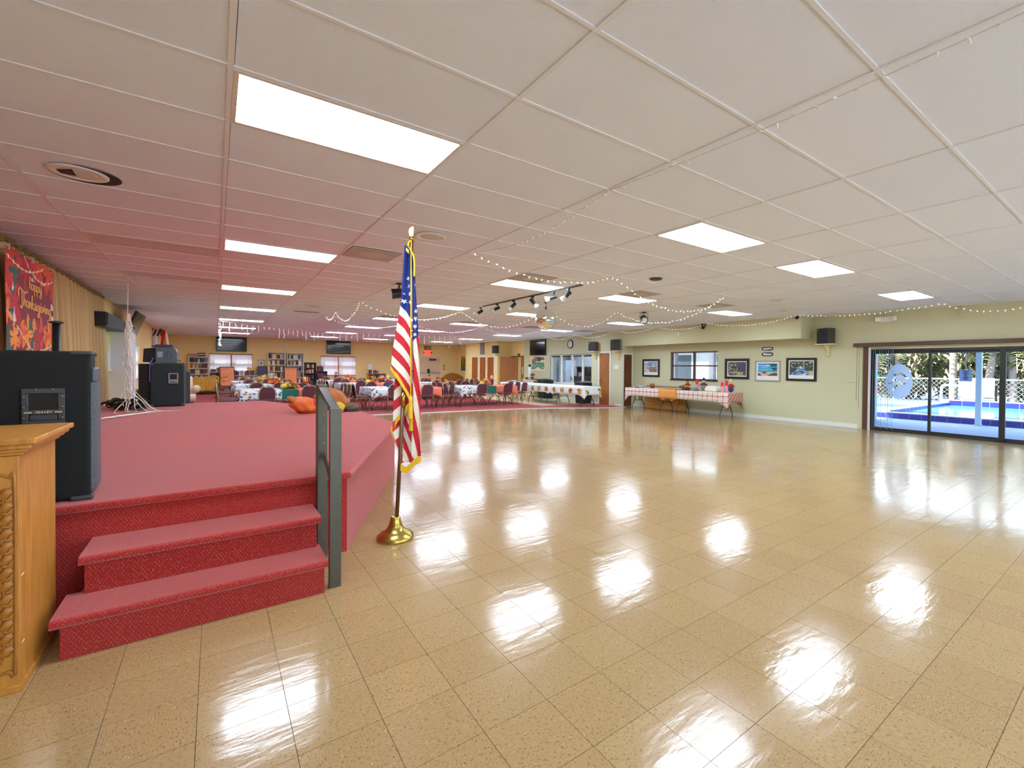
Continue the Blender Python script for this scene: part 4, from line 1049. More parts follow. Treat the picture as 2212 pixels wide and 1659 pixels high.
# ---- long buffet under the kitchen hatch
bt = [(12.5, 14.55), (14.6, 16.5), (16.55, 18.5)]
for k, (y0, y1) in enumerate(bt):
    w_ = ['near', 'middle', 'far'][k]
    folding_table(10.62, 11.38, y0, y1, '%s folding table of the long white buffet by the kitchen hatch' % w_, 'y', .76, .011 if k == 0 else .009)
    cl = drape(10.62, 11.38, y0, y1, .76, .30, M_WCLOTH, 'buffet_tablecloth', 'white cornucopia printed tablecloth on the %s buffet table' % w_, 80 + k, (1, 1, 1 if k == 0 else .02, 1 if k == 2 else .02), 'printed buffet tablecloths')
    for j in range(4 if k < 2 else 3):
        yc = y0 + (y1 - y0) * (j + .5) / (4 if k < 2 else 3); pr_ = MB(); rq = random.Random(k * 9 + j)
        def fp(a, b, o): return (10.575 - o, yc + a, .595 + b)
        oc = [(.115 * (1 + .12 * math.sin(5 * w + j)) * math.cos(w), .10 * (1 + .1 * math.sin(4 * w)) * math.sin(w)) for w in [2 * PI * q / 22 for q in range(22)]]
        pr_.add([fp(a, b, 0) for a, b in oc], [tuple(range(22))], lin((214, 140, 44)))
        for q in range(9):
            a, b, r = rq.uniform(-.09, .09), rq.uniform(-.08, .05), rq.uniform(.02, .045)
            pr_.add([fp(a + r * math.cos(w), b + r * math.sin(w), .001 + .0003 * q) for w in [2 * PI * z_ / 8 for z_ in range(8)]], [tuple(range(8))], lin(rq.choice([(150, 70, 30), (240, 190, 60), (236, 220, 190), (120, 120, 50), (224, 150, 40), (96, 60, 30)])))
        pr_.build('cornucopia_print', M_PAINT, cl)
    if k == 0:
        for xs in (10.72, 11.30):
            pr_ = MB()
            def fp(a, b, o): return (xs + a, y0 - .045 - o, .58 + b)
            for q in range(8):
                a, b, r = (hsh(q, xs) - .5) * .12, (hsh(q, xs, 3) - .5) * .2, .03 + .02 * hsh(q, 5)
                pr_.add([fp(a + r * math.cos(w), b + r * math.sin(w), .0003 * q) for w in [2 * PI * z_ / 8 for z_ in range(8)]], [tuple(range(8))], lin([(150, 70, 30), (240, 190, 60), (224, 150, 40), (120, 120, 50)][q % 4]))
            pr_.build('cornucopia_print', M_PAINT, cl)
fo = thing('foil_tray', 'foil trays and plates at the far end of the white buffet', 'tray', (11.0, 17.9, .764)); MB().box(-.2, .2, -.3, .3, 0, .06).build('tray', mat('foil', (200, 200, 200), .3, .8), fo, bevel=.01); MB().lathe([(.12, .06), (.15, .08), (.15, .085), (.02, .07)], 14, (0, .1, 0)).build('plate', M_WHITE, fo)

# ---- plaid buffet along the right wall
pt = [(9.72, 11.55), (7.5, 9.62)]
for k, (y0, y1) in enumerate(pt):
    w_ = ['far', 'near'][k]
    folding_table(11.72, 12.46, y0, y1, '%s folding table of the plaid buffet below the wall prints' % w_, 'y', .76, .0005)
    drape(11.72, 12.46, y0, y1, .76, .27, M_PLAID, 'plaid_tablecloth', 'orange and white plaid tablecloth on the %s wall buffet table' % w_, 90 + k, (1, 1, 1 if k == 1 else .02, 1 if k == 0 else .02), None, .9)
tag(drape(11.69, 12.49, 9.30, 9.98, .766, .29, mat('amber_cloth', (212, 142, 66), .75, var=.08, vscale=6), 'amber_tablecloth', 'amber cloth square covering the joint of the plaid buffet tables', 99, (1, 1, .02, .02), None, .05), 'amber cloth square covering the joint of the plaid buffet tables', 'tablecloth')
def cups(x, y, n_red, h_all, lab):
    c = thing('cup_stack', lab, 'cups', (x, y, .7635)); n = 12
    for k in range(n):
        z = h_all * .72 * k / n; red = k >= n - n_red
        MB().lathe([(.042, z), (.036, z + .10 if k == n - 1 else z + .05), (.01, z + .10 if k == n - 1 else z + .05)], 12).build('cup', mat('red_cup', (222, 30, 50), .35) if red else mat('pink_cup', (232, 150, 172), .4), c, smooth=False)
    MB().lathe([(.044, h_all * .72), (.036, h_all), (.01, h_all)], 12).build('cup', mat('red_cup', (222, 30, 50), .35), c)
def PT(u, v): p = FL(u, v, .763); return p
cups(11.98, WX(1505.5, 840, 11.98).y, 2, .34, 'tall stack of red and pink cups left of the bonneted doll')
cups(11.88, WX(1560, 840, 11.88).y, 2, .30, 'shorter stack of red and pink cups at the near end of the plaid buffet')
cups(12.0, WX(1569, 840, 12.0).y, 3, .36, 'taller stack of red cups beside the straw haired doll')
def D(u, x, h, lab, hat, sh, lg):
    y = WX(u, 840, x).y; s = thing('scarecrow_doll', lab, 'doll', (x, y, .7635), -PI / 2 + .3, 'scarecrow dolls on the plaid buffet'); doll(s, (0, 0, 0), h, hat, sh, lg)
D(1520, 12.1, .42, 'doll with a blue pointed hat and grey skirt on the plaid buffet', M_DENIM, M_BRN, mat('grey_cloth', (130, 132, 138), .8))
D(1579, 12.15, .40, 'straw haired doll in red shirt at the near end of the plaid buffet', M_STRAW, M_RED, M_DENIM)
D(1485, 12.25, .36, 'small scarecrow in a black hat at the middle of the plaid buffet', M_BLACK, M_BRN, M_PUMP)
def onplaid(name, u, x, lab, cat): return thing(name, lab, cat, (x, WX(u, 842, x).y, .7635))
c = onplaid('bread_box', 1540, 12.0, 'white patterned cake carrier on the plaid buffet', 'carrier')
MB().prism([(-.2, .02), (.2, .02), (.2, .1), (.15, .17), (-.15, .17), (-.2, .1)], lambda a, b, s: ((-.13 if s else .13), a, b)).build('cover', M_WHITE, c, bevel=.015); MB().box(-.16, .16, -.26, .26, 0, .02).build('plate', M_PUMPY, c)
c = onplaid('wicker_basket', 1483, 11.95, 'dark wicker basket on the plaid buffet', 'basket')
MB().lathe([(.10, 0), (.16, .08), (.17, .085), (.15, .07), (.03, .02)], 16).build('bowl', M_BRN, c); MB().tube([(0, -.16, .08), (0, 0, .1), (0, .16, .08)], .008, 5).build('handle', M_BRN, c)
c = onplaid('napkin_tray', 1500, 11.9, 'grey napkin tray beside the wicker basket', 'tray'); MB().prism([(-.1, 0), (.1, 0), (.08, .08), (-.06, .1)], lambda a, b, s: (-.1 if s else .1, a, b)).build('holder', mat('grey_cloth'), c)
c = onplaid('turkey_figurine', 1409, 12.1, 'small brown turkey figurine near the far end of the plaid buffet', 'figurine'); MB().sphere((0, 0, .06), (.09, .07, .06), 10, 7).sphere((0, .08, .13), .03, 8, 6).build('body', M_BRN, c, smooth=True); MB().lathe([(.005, 0), (.09, .01), (.005, .02)], 12, (0, -.05, .09), axis='y').build('tail', M_DOOR, c)
c = onplaid('turkey_figurine', 1473, 12.2, 'brown turkey figurine beside the plaid buffet seam', 'figurine'); MB().sphere((0, 0, .05), (.08, .07, .05), 10, 7).sphere((0, .07, .11), .028, 8, 6).build('body', M_BRN, c, smooth=True); MB().lathe([(.005, 0), (.08, .01), (.005, .02)], 12, (0, -.05, .08), axis='y').build('tail', M_DOOR, c)
c = onplaid('serving_bowl', 1386, 12.0, 'pale serving bowl at the far end of the plaid buffet', 'bowl'); MB().lathe([(.08, 0), (.14, .09), (.15, .1), (.13, .09), (.03, .02)], 18).build('bowl', mat('pale_bowl', (200, 216, 222), .3), c, smooth=True)
MB().tube([(.05, 0, .05), (.12, .12, .13)], .007, 5).build('spoon', M_BLACK, c)
c = onplaid('plate_stack', 1374, 11.95, 'stack of white paper plates at the far end of the plaid buffet', 'plates')
for k in range(4): MB().lathe([(.07, .012 * k), (.12, .012 * k + .01), (.12, .012 * k + .012), (.02, .012 * k + .008)], 16).build('plate', M_WHITE, c)
c = onplaid('plate_stack', 1467, 11.9, 'white plates in front of the brown turkey figurine', 'plates')
for k in range(4): MB().lathe([(.08, .012 * k), (.13, .012 * k + .01), (.13, .012 * k + .012), (.02, .012 * k + .008)], 16).build('plate', M_WHITE, c)
# folded table leaning on the wall behind
lt = thing('folded_table', 'folded brown table leaning against the wall behind the plaid buffet', 'table', (12.7, 10.6, .002))
R_ = RY(.13)
MB().obox((0, 0, .40), (.03, 1.83, .80), R_).build('tabletop', wood('amber_board', (206, 146, 60), (1, .1, 1)), lt, bevel=.01)
MB().obox((.10, 0, .80), (.035, 1.86, .03), R_).obox((-.0, 0, .01), (.035, 1.86, .02), R_).build('edge_band', mat('dark_brown', (60, 45, 30), .5), lt)
for s in (-1, 1):
    P = lambda a, b: tuple(R_ @ Vector((-.03, a, b - .0)))
    MB().tube(catmull([P(s * .75, .2), P(s * .3, .2), P(s * .12, .24), P(s * .08, .5), P(s * .3, .6), P(s * .75, .6)], 4), .012, 6).build('leg', M_GREY, lt, smooth=True)
# ================================================================== STAGE SIDE
# ---- wooden lectern at the left edge
M_OAK = wood('oak', (196, 134, 58), (1, 1, .10), .35)
M_OAK2 = wood('oak_carved', (170, 108, 42), (1, 1, .2), .4)
lx, ly0, ly1, lw = -.69, 3.0, 3.56, .62
lec = thing('lectern', 'carved oak lectern in front of the stage at the left edge', 'lectern', (lx - lw / 2, 3.28, 0))
MB().box(lx - lw, lx, ly0 + .012, ly1, .01, 1.04).build('body', M_OAK, lec, W=True, bevel=.004)
top = MB()
for z0, z1, o in ((1.04, 1.055, .015), (1.055, 1.07, .03), (1.07, 1.09, .045), (1.09, 1.117, .06)): top.box(lx - lw - o, lx + o, ly0 - o, ly1 + o, z0, z1)
top.build('top', M_OAK, lec, W=True, bevel=.005)
MB().box(lx - .115, lx, ly0 - .006, ly0 + .012, .02, 1.038).build('corner_stile', M_OAK, lec, W=True, bevel=.003)
MB().box(lx - lw, lx - .125, ly0 - .002, ly0 + .012, .06, 1.01).build('front_panel', M_OAK, lec, W=True, bevel=.003)
MB().box(lx - lw - .008, lx + .008, ly0 - .012, ly1, .0, .03).build('plinth', M_OAK, lec, W=True, bevel=.003)
xa, xb, za, zb = lx - .1, lx - .012, .10, .955
rim = [(xa, za + .04), (xa + .02, za), (xb - .02, za), (xb, za + .04), (xb, zb - .06), (xb - .015, zb - .01), (xb - .05, zb), (xa + .012, zb - .05), (xa, zb - .12)]
rim = catmull([(a, ly0 - .008, b) for a, b in rim + [rim[0]]], 4)
MB().tube(rim, .007, 6).build('carved_border', M_OAK2, lec, W=True, smooth=True)
cv = MB(); cxm = (xa + xb) / 2
cv.tube([(cxm + .012 * math.sin(k * .9), ly0 - .008, lerp(za + .08, zb - .06, k / 24)) for k in range(25)], .005, 5)
cv.build('carved_vine', M_OAK2, lec, W=True, smooth=True)
lfm = MB().sphere((0, 0, 0), (.022, .010, .034), 8, 6, fn=lambda d, th, w: 1 - .25 * abs(math.sin(3 * th)))
lfme = mesh_of(lfm, 'carved_leaf', M_OAK2, True)
for k in range(26):
    z = lerp(za + .06, zb - .08, k / 25)
    o = inst('carved_leaf', lfme, (cxm + (.018 if k % 2 else -.016) - (lx - lw / 2), ly0 - .01 - 3.28, z), lec); o.rotation_euler = (0, (.6 if k % 2 else -.6), 0)
for k in range(2): MB().box(lx + .0002, lx + .0012, 3.02, 3.05, .2 + .3 * k, .205 + .3 * k).build('scuff', M_WHITE, lec, W=True)

# ---- big loudspeaker on the stage front
M_CARP = mat('speaker_carpet', (22, 24, 25), .95, var=.3, vscale=60, bump=.4, bscale=400)
M_PLAST = mat('speaker_plastic', (62, 62, 68), .45)
t = newmat('speaker_grille', .5); f = t.voro(t.obj(), 160); t.base(t.ramp(f, [(.25, lin((10, 10, 12))), (.45, lin((90, 100, 108)))])); M_GRIL = t.m
sx1, sx0, sy0, sy1, sz0, sz1 = -.605, -1.20, 3.88, 4.45, SZ + .002, 1.515
spk = thing('loudspeaker', 'large black carpeted loudspeaker on the near edge of the stage', 'loudspeaker', ((sx0 + sx1) / 2, 4.16, SZ))
MB().box(sx0, sx1, sy0, sy1, sz0 + .012, sz1).build('cabinet', M_CARP, spk, W=True, bevel=.02, seg=3)
gy = [(sx1 - .002, sy0 + .03), (sx1 + .022, sy0 + .07), (sx1 + .035, 4.165), (sx1 + .022, sy1 - .07), (sx1 - .002, sy1 - .03)]
MB().prism(gy, lambda a, b, s: (a, b, SZ + .36 + .35 if s else SZ + .05)).build('grille', M_GRIL, spk, W=True)
MB().box(sx1 - .001, sx1 + .02, sy0 + .02, sy1 - .02, SZ + .71, SZ + .80).build('badge_bar', mat('blue_grey_plastic', (70, 84, 98), .4), spk, W=True, bevel=.01)
for zz in (sz0, sz1 - .028):
    for xx in (sx0, sx1 - .09):
        for yy in (sy0 - .004, sy1 - .086): MB().box(xx if xx == sx0 else xx + .0, xx + .09 + (.012 if xx > sx0 else 0), yy, yy + .09, zz - (.0 if zz == sz0 else -.006), zz + .03).build('corner_protector', M_PLAST, spk, W=True, bevel=.01)
def SPX(u, v): return WY(u, v, sy0)
hp, hq = SPX(46, 840), SPX(141, 917); hw, hh = (hq.x - hp.x), (hp.z - hq.z); hc = (hp + hq) / 2
def plate_ring(y0, y1, a0, a1, c0, c1, b): return MB().box(a0, a1, y0, y1, c0, c0 + b).box(a0, a1, y0, y1, c1 - b, c1).box(a0, a0 + b, y0, y1, c0 + b, c1 - b).box(a1 - b, a1, y0, y1, c0 + b, c1 - b)
plate_ring(sy0 - .008, sy0 + .002, hp.x, hq.x, hq.z, hp.z, .028).box(hp.x + .028, hq.x - .028, sy0 - .008, sy0 + .002, hq.z + hh * .30, hq.z + hh * .42).build('handle_plate', M_PLAST, spk, W=True, bevel=.003)
MB().box(hp.x + .028, hq.x - .028, sy0 - .001, sy0 + .001, hq.z + .028, hp.z - .028).build('handle_recess', mat('deep_black', (6, 6, 7), .6), spk, W=True)
MB().box(hp.x + .032, hq.x - .032, sy0 - .006, sy0, hq.z + .03, hq.z + hh * .29).build('handle_grip', M_PLAST, spk, W=True, bevel=.012, seg=3)
zl = hq.z + hh * .36
mb = text_mb('PEAVEY', .020, .0006, .35); mb.v = [(hc.x + x * 1.0, sy0 - .0095 + y, zl + z) for x, y, z in mb.v]
mb.build('logo', mat('pale_gold', (216, 212, 184), .5), spk, W=True)
for s in (-1, 1): MB().box(hc.x + s * .060 - .015, hc.x + s * .060 + .015, sy0 - .0095, sy0 - .008, zl - .004, zl + .004).build('logo_bar', mat('pale_gold2', (176, 172, 140), .5), spk, W=True)
for k, (a, b) in enumerate([(.33, .97), (.72, .97), (.06, .78), (.06, .5), (.06, .2), (.94, .78), (.94, .5), (.94, .2), (.3, .03), (.7, .03)]):
    MB().sphere((hp.x + hw * a, sy0 - .009, hq.z + hh * b), .006, 8, 5).build('screw', mat('dark_steel', (120, 110, 110), .3, .9), spk, W=True)

for ch in spk.children:      # the cabinet narrows towards its back
    for v in ch.data.vertices:
        y = v.co.y + 4.16
        if y > sy0 + .001: v.co.x -= (y - sy0) * .115 * clamp((v.co.x + .3) / .3)

# ---- stage curtain
t = newmat('gold_curtain', .75); P = t.obj(); c = lin((206, 176, 116)); t.base(t.mix(t.noise(P, 3, 3), tuple(x * .85 for x in c), c)); t.p.inputs['Sheen Weight'].default_value = .3; M_CURT = t.m
cur = thing('stage_curtain', 'gold pleated curtain hanging along the left wall behind the stage', 'curtain', (XL + .1, 5, SZ))
cg = random.Random(5); ph = [cg.uniform(0, 6.28) for _ in range(5)]
def cur_x(y, z): 
    a = .068 + .022 * math.sin(y * 1.7 + ph[0]); f = clamp((2.72 - z) / 1.2)
    return XL + .115 + (a * (.35 + .65 * f)) * (math.sin(y * 2 * PI / .25 + 1.3 * math.sin(y * 2.1 + ph[1])) + .45 * math.sin(y * 2 * PI / .083 + ph[2] + 2 * math.sin(y * .9)) * (1 - .6 * f))
Y0, Y1 = -3.4, 12.95
def cfun(a, b):
    y = lerp(Y0, Y1, a); z = lerp(SZ + .01, 2.745, b); fl_ = clamp((y - 12.3) / .65)
    return (cur_x(y, z) + .0 * fl_, y + .35 * fl_ * (1 - b) ** 2, z)
MB().grid(1100, 8, cfun).build('drape', M_CURT, cur, W=True, smooth=True)
def hfun(a, b):
    y = lerp(Y0, Y1, a); return (XL + .115 + .022 * math.sin(y * 2 * PI / .052) * (.4 + abs(b - .5)) + .01 * math.sin(y * 23), y, lerp(2.735, 2.815, b) + .006 * math.sin(y * 2 * PI / .061))
MB().grid(1100, 3, hfun).build('heading', mat('gold_heading', (150, 122, 72), .8), cur, W=True, smooth=True)
MB().cyl((XL + .115, Y0, 2.775), (XL + .115, Y1 + .03, 2.775), .012, n=8).build('rod', M_GREY, cur, W=True)

# ---- thanksgiving banner
bX = XL + .255
b0, b1 = WX(12, 600, bX).y, WX(115, 640, bX).y
bz1 = (WX(12, 528, bX).z + WX(113, 588, bX).z) / 2; bz0 = (WX(16, 763, bX).z + WX(119, 770, bX).z) / 2
bw, bh = b1 - b0, bz1 - bz0
ban = thing('thanksgiving_banner', 'red autumn banner reading happy Thanksgiving pinned on the curtain', 'banner', (bX, (b0 + b1) / 2, bz0))
leaves = []
bq = random.Random(11)
for _ in range(60):
    e = bq.random(); a = bq.random() if e < .62 else (bq.uniform(0, .16) if bq.random() < .7 else bq.uniform(.88, 1)); b = (bq.uniform(0, .26) if e < .4 else bq.uniform(.86, 1) if e < .62 else bq.random())
    pal = [(224, 92, 40), (236, 150, 50), (206, 48, 40), (40, 96, 84), (226, 120, 50), (186, 30, 40)] if b < .5 else [(206, 44, 40), (188, 28, 38), (226, 84, 40), (40, 96, 84), (214, 60, 44)]
    leaves.append((a, b, bq.uniform(.05, .12), bq.uniform(0, 6.28), lin(bq.choice(pal)), bq.randint(3, 6)))
def bcol(a, b):
    c = lin((132, 26, 42))
    if (.10 < a < .155 or .93 < a < .985) and .30 < b < .78 and vnoise(b * 14, a * 3) > .42: c = lin((232, 216, 224))
    if (.15 < a < .9) and (.20 < b < .225 or .785 < b < .815) and vnoise(a * 12, 4) > .45: c = lin((232, 216, 224))
    for (x, y, r, an, cc_, lobes) in leaves:
        dx, dy = (a - x) * 1.0, (b - y) * bh / bw; d = math.hypot(dx, dy)
        if d < r * (.62 + .38 * math.cos(lobes * (math.atan2(dy, dx) - an))) * 1.25: c = tuple(v * (.8 + .4 * abs(math.sin(lobes * (math.atan2(dy, dx) - an)))) for v in cc_)
    for (x0, y0, sag, x1, y1) in ((.0, .93, .16, .75, .97), (.3, 1.02, .22, .98, .88), (.02, .40, .06, .6, .02), (.55, .05, .05, 1.0, .16)):
        if x0 < a < x1:
            f = (a - x0) / (x1 - x0); yy = lerp(y0, y1, f) - sag * 4 * f * (1 - f) * .6
            if abs(b - yy) < .006: c = lin((240, 200, 150))
            if abs((f * 9) % 1 - .5) < .07 and abs(b - yy) < .016: c = lin((255, 246, 220))
    return c
def bpos(a, b, o=0.0):
    y = lerp(b0, b1, a); z = lerp(bz0, bz1, b)
    return (bX + .006 * math.sin(a * 9) + .004 * math.sin(b * 7) + o, y, z + .012 * math.sin(a * PI) * (1 - b) * -1)
MB().grid(96, 120, bpos, bcol).build('print', painted('banner_print', .7), ban, W=True, smooth=True)
LET = {'a': [(.7, .85), (.35, 1), (.02, .6), (.1, .1), (.4, 0), (.72, .5), (.75, 1), (.75, .2), (.92, 0), (1.1, .25)], 'h': [(0, 0), (.06, 1.2), (.2, 2.1), (.3, 1.9), (.1, .5), (.06, 0), (.3, .9), (.58, 1), (.66, .6), (.66, .1), (.85, 0), (1.05, .25)],
       'n': [(0, .6), (.08, 1), (.06, 0), (.3, .9), (.55, 1), (.62, .6), (.64, .1), (.82, 0), (1.0, .25)], 'k': [(0, 0), (.06, 1.2), (.2, 2.1), (.28, 1.9), (.08, .4), (.05, 0), (.1, .5), (.48, 1), (.55, .75), (.16, .52), (.5, .1), (.75, 0), (.95, .25)],
       's': [(0, .2), (.3, .8), (.36, 1.15), (.5, .7), (.56, .25), (.34, 0), (.1, .12), (.6, .05), (.9, .25)], 'g': [(.7, .85), (.35, 1), (.02, .6), (.15, .1), (.5, .2), (.74, 1), (.7, -.5), (.4, -1), (.1, -.8), (.45, -.25), (1.05, .25)],
       'i': [(0, .25), (.16, 1), (.18, .15), (.35, 0), (.55, .25)], 'v': [(0, .8), (.16, 1), (.34, .02), (.66, .9), (.72, 1), (.95, .85)], 'p': [(0, .3), (.14, 1), (.06, -1), (.12, .6), (.45, 1), (.7, .6), (.5, .05), (.2, .12), (.6, .0), (.95, .25)],
       'y': [(0, .9), (.12, 1), (.2, .3), (.45, .1), (.72, 1), (.68, -.5), (.4, -1), (.1, -.8), (.45, -.2), (1.0, .25)]}
def script_word(word, x0, y0, s, slope, m, par, fn, w, capT=False):
    x = x0; mb = MB(); y = y0
    if capT:
        ribbon(mb, [p[:2] for p in catmull([(x - .9 * s, y + 1.2 * s, 0), (x - .8 * s, y + 2.1 * s, 0), (x - .3 * s, y + 2.5 * s, 0), (x + .5 * s, y + 2.2 * s, 0), (x + 1.6 * s, y + 2.1 * s, 0), (x + 2.3 * s, y + 2.5 * s, 0)], 6)], w * 1.3, fn)
        ribbon(mb, [p[:2] for p in catmull([(x + .25 * s, y + 2.2 * s, 0), (x + .2 * s, y + 1.0 * s, 0), (x + .25 * s, y, 0), (x - .1 * s, y - .5 * s, 0), (x - .4 * s, y - .2 * s, 0)], 6)], w * 1.3, fn); x += .75 * s
    for ch in word:
        P = LET[ch]; ribbon(mb, [p[:2] for p in catmull([(x + a * s, y + b * s, 0) for a, b in P], 5)], w, fn)
        if ch == 'i': ribbon(mb, [(x + .2 * s, y + 1.3 * s), (x + .27 * s, y + 1.5 * s)], w * 1.2, fn)
        x += P[-1][0] * s * .93; y = y0 + slope * (x - x0)
    return mb.build('lettering', m, par, W=True)
M_LET = mat('gold_lettering', (222, 150, 50), .6)
fB = lambda a, b: bpos(a, b, .004)
for s in (.04, .5, .96): MB().box(XL + .10, bX + .012, lerp(b0, b1, s) - .015, lerp(b0, b1, s) + .015, bz1 - .03, bz1 + .035).build('clip', mat('clip_wood', (214, 190, 150), .6), ban, W=True)
script_word('happy', .44, .695, .058, -.03, M_LET, ban, fB, .016)
script_word('hanksgiving', .26, .50, .064, -.05, M_LET, ban, fB, .020, True)

# ---- black pole standing behind the speaker
pX = -1.05; pp_ = WX(122, 770, pX)
pol = thing('speaker_pole', 'black metal pole with a cap standing on the stage before the banner', 'pole', (pX, pp_.y, SZ + .001))
MB().cyl((0, 0, .02), (0, 0, WX(122, 697, pX).z - SZ), .026, n=12).build('tube', M_BLACK, pol, smooth=True)
ztop = WX(122, 697, pX).z - SZ
MB().lathe([(.02, ztop - .01), (.045, ztop - .005), (.045, ztop + .004), (.02, ztop + .012)], 12).build('cap', M_BLACK, pol); MB().lathe([(.2, 0), (.2, .012), (.04, .03), (.03, .05)], 16).build('foot', M_BLACK, pol)

# ---- far loudspeaker with mixer box
fs = FL(362, 877, SZ); fsx0, fsx1 = WY(327, 870, 11.55).x, WY(398, 870, 11.55).x
far = thing('loudspeaker', 'black carpeted loudspeaker standing at the far end of the stage', 'loudspeaker', ((fsx0 + fsx1) / 2, 11.9, SZ))
fh = WY(360, 784, 11.55).z
MB().box(fsx0 - .02, fsx1, 11.56, 12.2, SZ + .012, fh).build('cabinet', mat('speaker_carpet2', (36, 44, 46), .9, var=.2, vscale=40), far, W=True, bevel=.02)
ha, hb = WY(364, 806, 11.55), WY(385, 828, 11.55)
plate_ring(11.545, 11.562, ha.x, hb.x, hb.z, ha.z, .018).build('handle_plate', mat('grey_plate', (150, 152, 152), .4, .4), far, W=True)
MB().box(ha.x + .018, hb.x - .018, 11.55, 11.563, hb.z + .018, ha.z - .018).build('handle_recess', mat('deep_black'), far, W=True); MB().box(ha.x + .02, hb.x - .02, 11.548, 11.556, hb.z + .035, hb.z + .075).build('handle_grip', mat('grey_plate'), far, W=True)
for xx in (fsx0 - .025, fsx1 - .05):
    for zz in (SZ + .001, fh - .05): MB().box(xx, xx + .06, 11.55, 11.62, zz, zz + .055).build('corner_protector', M_PLAST, far, W=True, bevel=.012)
MB().box(fsx0 - .19, fsx0 - .025, 11.62, 12.15, SZ + .02, fh - .02).build('rear_panel', mat('deep_black'), far, W=True)
mx0, mx1 = WY(308, 770, 11.6).x, WY(382, 770, 11.6).x; mz = WY(345, 749, 11.6).z
pa_ = thing('powered_mixer', 'grey portable powered mixer lying on the far loudspeaker', 'mixer', ((mx0 + mx1) / 2, 11.85, fh + .002))
def P_(a, b): return (lerp(mx0, mx1, a), lerp(fh + .004, mz, b))
prof = [P_(.36, 0), P_(.97, 0), P_(1, .12), P_(1, .7), P_(.95, .93), P_(.8, 1), P_(.36, .98)]
MB().prism(prof, lambda a, b, s: (a, 12.12 if s else 11.6, b)).build('shell', mat('slate_plastic', (76, 90, 98), .45), pa_, W=True, bevel=.012, seg=3)
MB().prism([P_(0, .02), P_(.36, 0), P_(.36, .95), P_(.02, .86)], lambda a, b, s: (a, 12.1 if s else 11.63, b)).build('control_panel', mat('deep_black'), pa_, W=True, bevel=.01)
ring = [(lerp(mx0, mx1, .73) + .075 * math.cos(w), 11.596, lerp(fh, mz, .5) + .075 * math.sin(w)) for w in [2 * PI * k / 20 for k in range(21)]]
MB().tube(ring, .008, 6).build('grip_ring', mat('slate_plastic'), pa_, W=True, smooth=True); MB().box(lerp(mx0, mx1, .42), lerp(mx0, mx1, .6), 11.592, 11.602, lerp(fh, mz, .35), lerp(fh, mz, .7)).build('grip_slot', mat('slate_light', (140, 156, 164), .4), pa_, W=True)
MB().box(lerp(mx0, mx1, .71), lerp(mx0, mx1, .75), 11.585, 11.6, lerp(fh, mz, .35), lerp(fh, mz, .66)).build('handle_bar', mat('slate_plastic'), pa_, W=True)
MB().tube(catmull([(lerp(mx0, mx1, .3), 11.6, lerp(fh, mz, .3)), (lerp(mx0, mx1, .22), 11.52, fh - .05), (lerp(mx0, mx1, .21), 11.52, fh - .3), (lerp(mx0, mx1, .22), 11.53, fh - .36)], 5), .010, 6).build('cable', mat('purple_cable', (88, 70, 150), .5), pa_, W=True, smooth=True)
MB().tube(catmull([(lerp(mx0, mx1, 1.0), 11.62, lerp(fh, mz, .2)), (lerp(mx0, mx1, 1.12), 11.56, lerp(fh, mz, .15)), (lerp(mx0, mx1, 1.1), 11.55, fh + .02)], 5), .006, 5).build('cable', M_BLACK, pa_, W=True, smooth=True)
bk_ = thing('ring_binder', 'dark blue folder lying on the powered mixer', 'folder', (lerp(mx0, mx1, .62), 11.85, mz + .004)); MB().box(-.14, .12, -.12, .12, 0, .045).build('cover', mat('navy', (48, 54, 84), .6), bk_, bevel=.006); MB().box(-.2, -.14, -.1, .1, 0, .02).build('pages', M_BLACK, bk_)
gp0, gp1 = WY(399, 850, 12.3).x, WY(409, 850, 12.3).x
gpn = thing('grey_monitor_speaker', 'slim dark grey column speaker behind the far loudspeaker', 'loudspeaker', ((gp0 + gp1) / 2 - .05, 12.3, SZ + .001)); MB().box(-.12, .09, -.06, .06, 0, WY(405, 803, 12.3).z - SZ).build('cabinet', mat('grey_fabric', (74, 74, 74), .9), gpn, bevel=.01); MB().box(.088, .1, -.055, .055, .02, WY(405, 803, 12.3).z - SZ - .02).build('grille', mat('dark_fabric', (48, 48, 46), .9), gpn)

# ---- heap of cables
cab_ = thing('cable_heap', 'heap of black cables on the stage beside the curtain', 'cables', (-1.38, 11.5, SZ + .001))
cq = random.Random(9)
for k in range(14):
    c0_ = Vector((cq.uniform(-.1, .25), cq.uniform(-.5, .6), .02 + .012 * k)); r0 = cq.uniform(.12, .22)
    MB().tube([c0_ + Vector((r0 * math.cos(w), r0 * 1.5 * math.sin(w), .03 * math.sin(3 * w + k))) for w in [2 * PI * q / 18 for q in range(18)]], .016, 6).build('cable', M_BLACK, cab_, smooth=True)
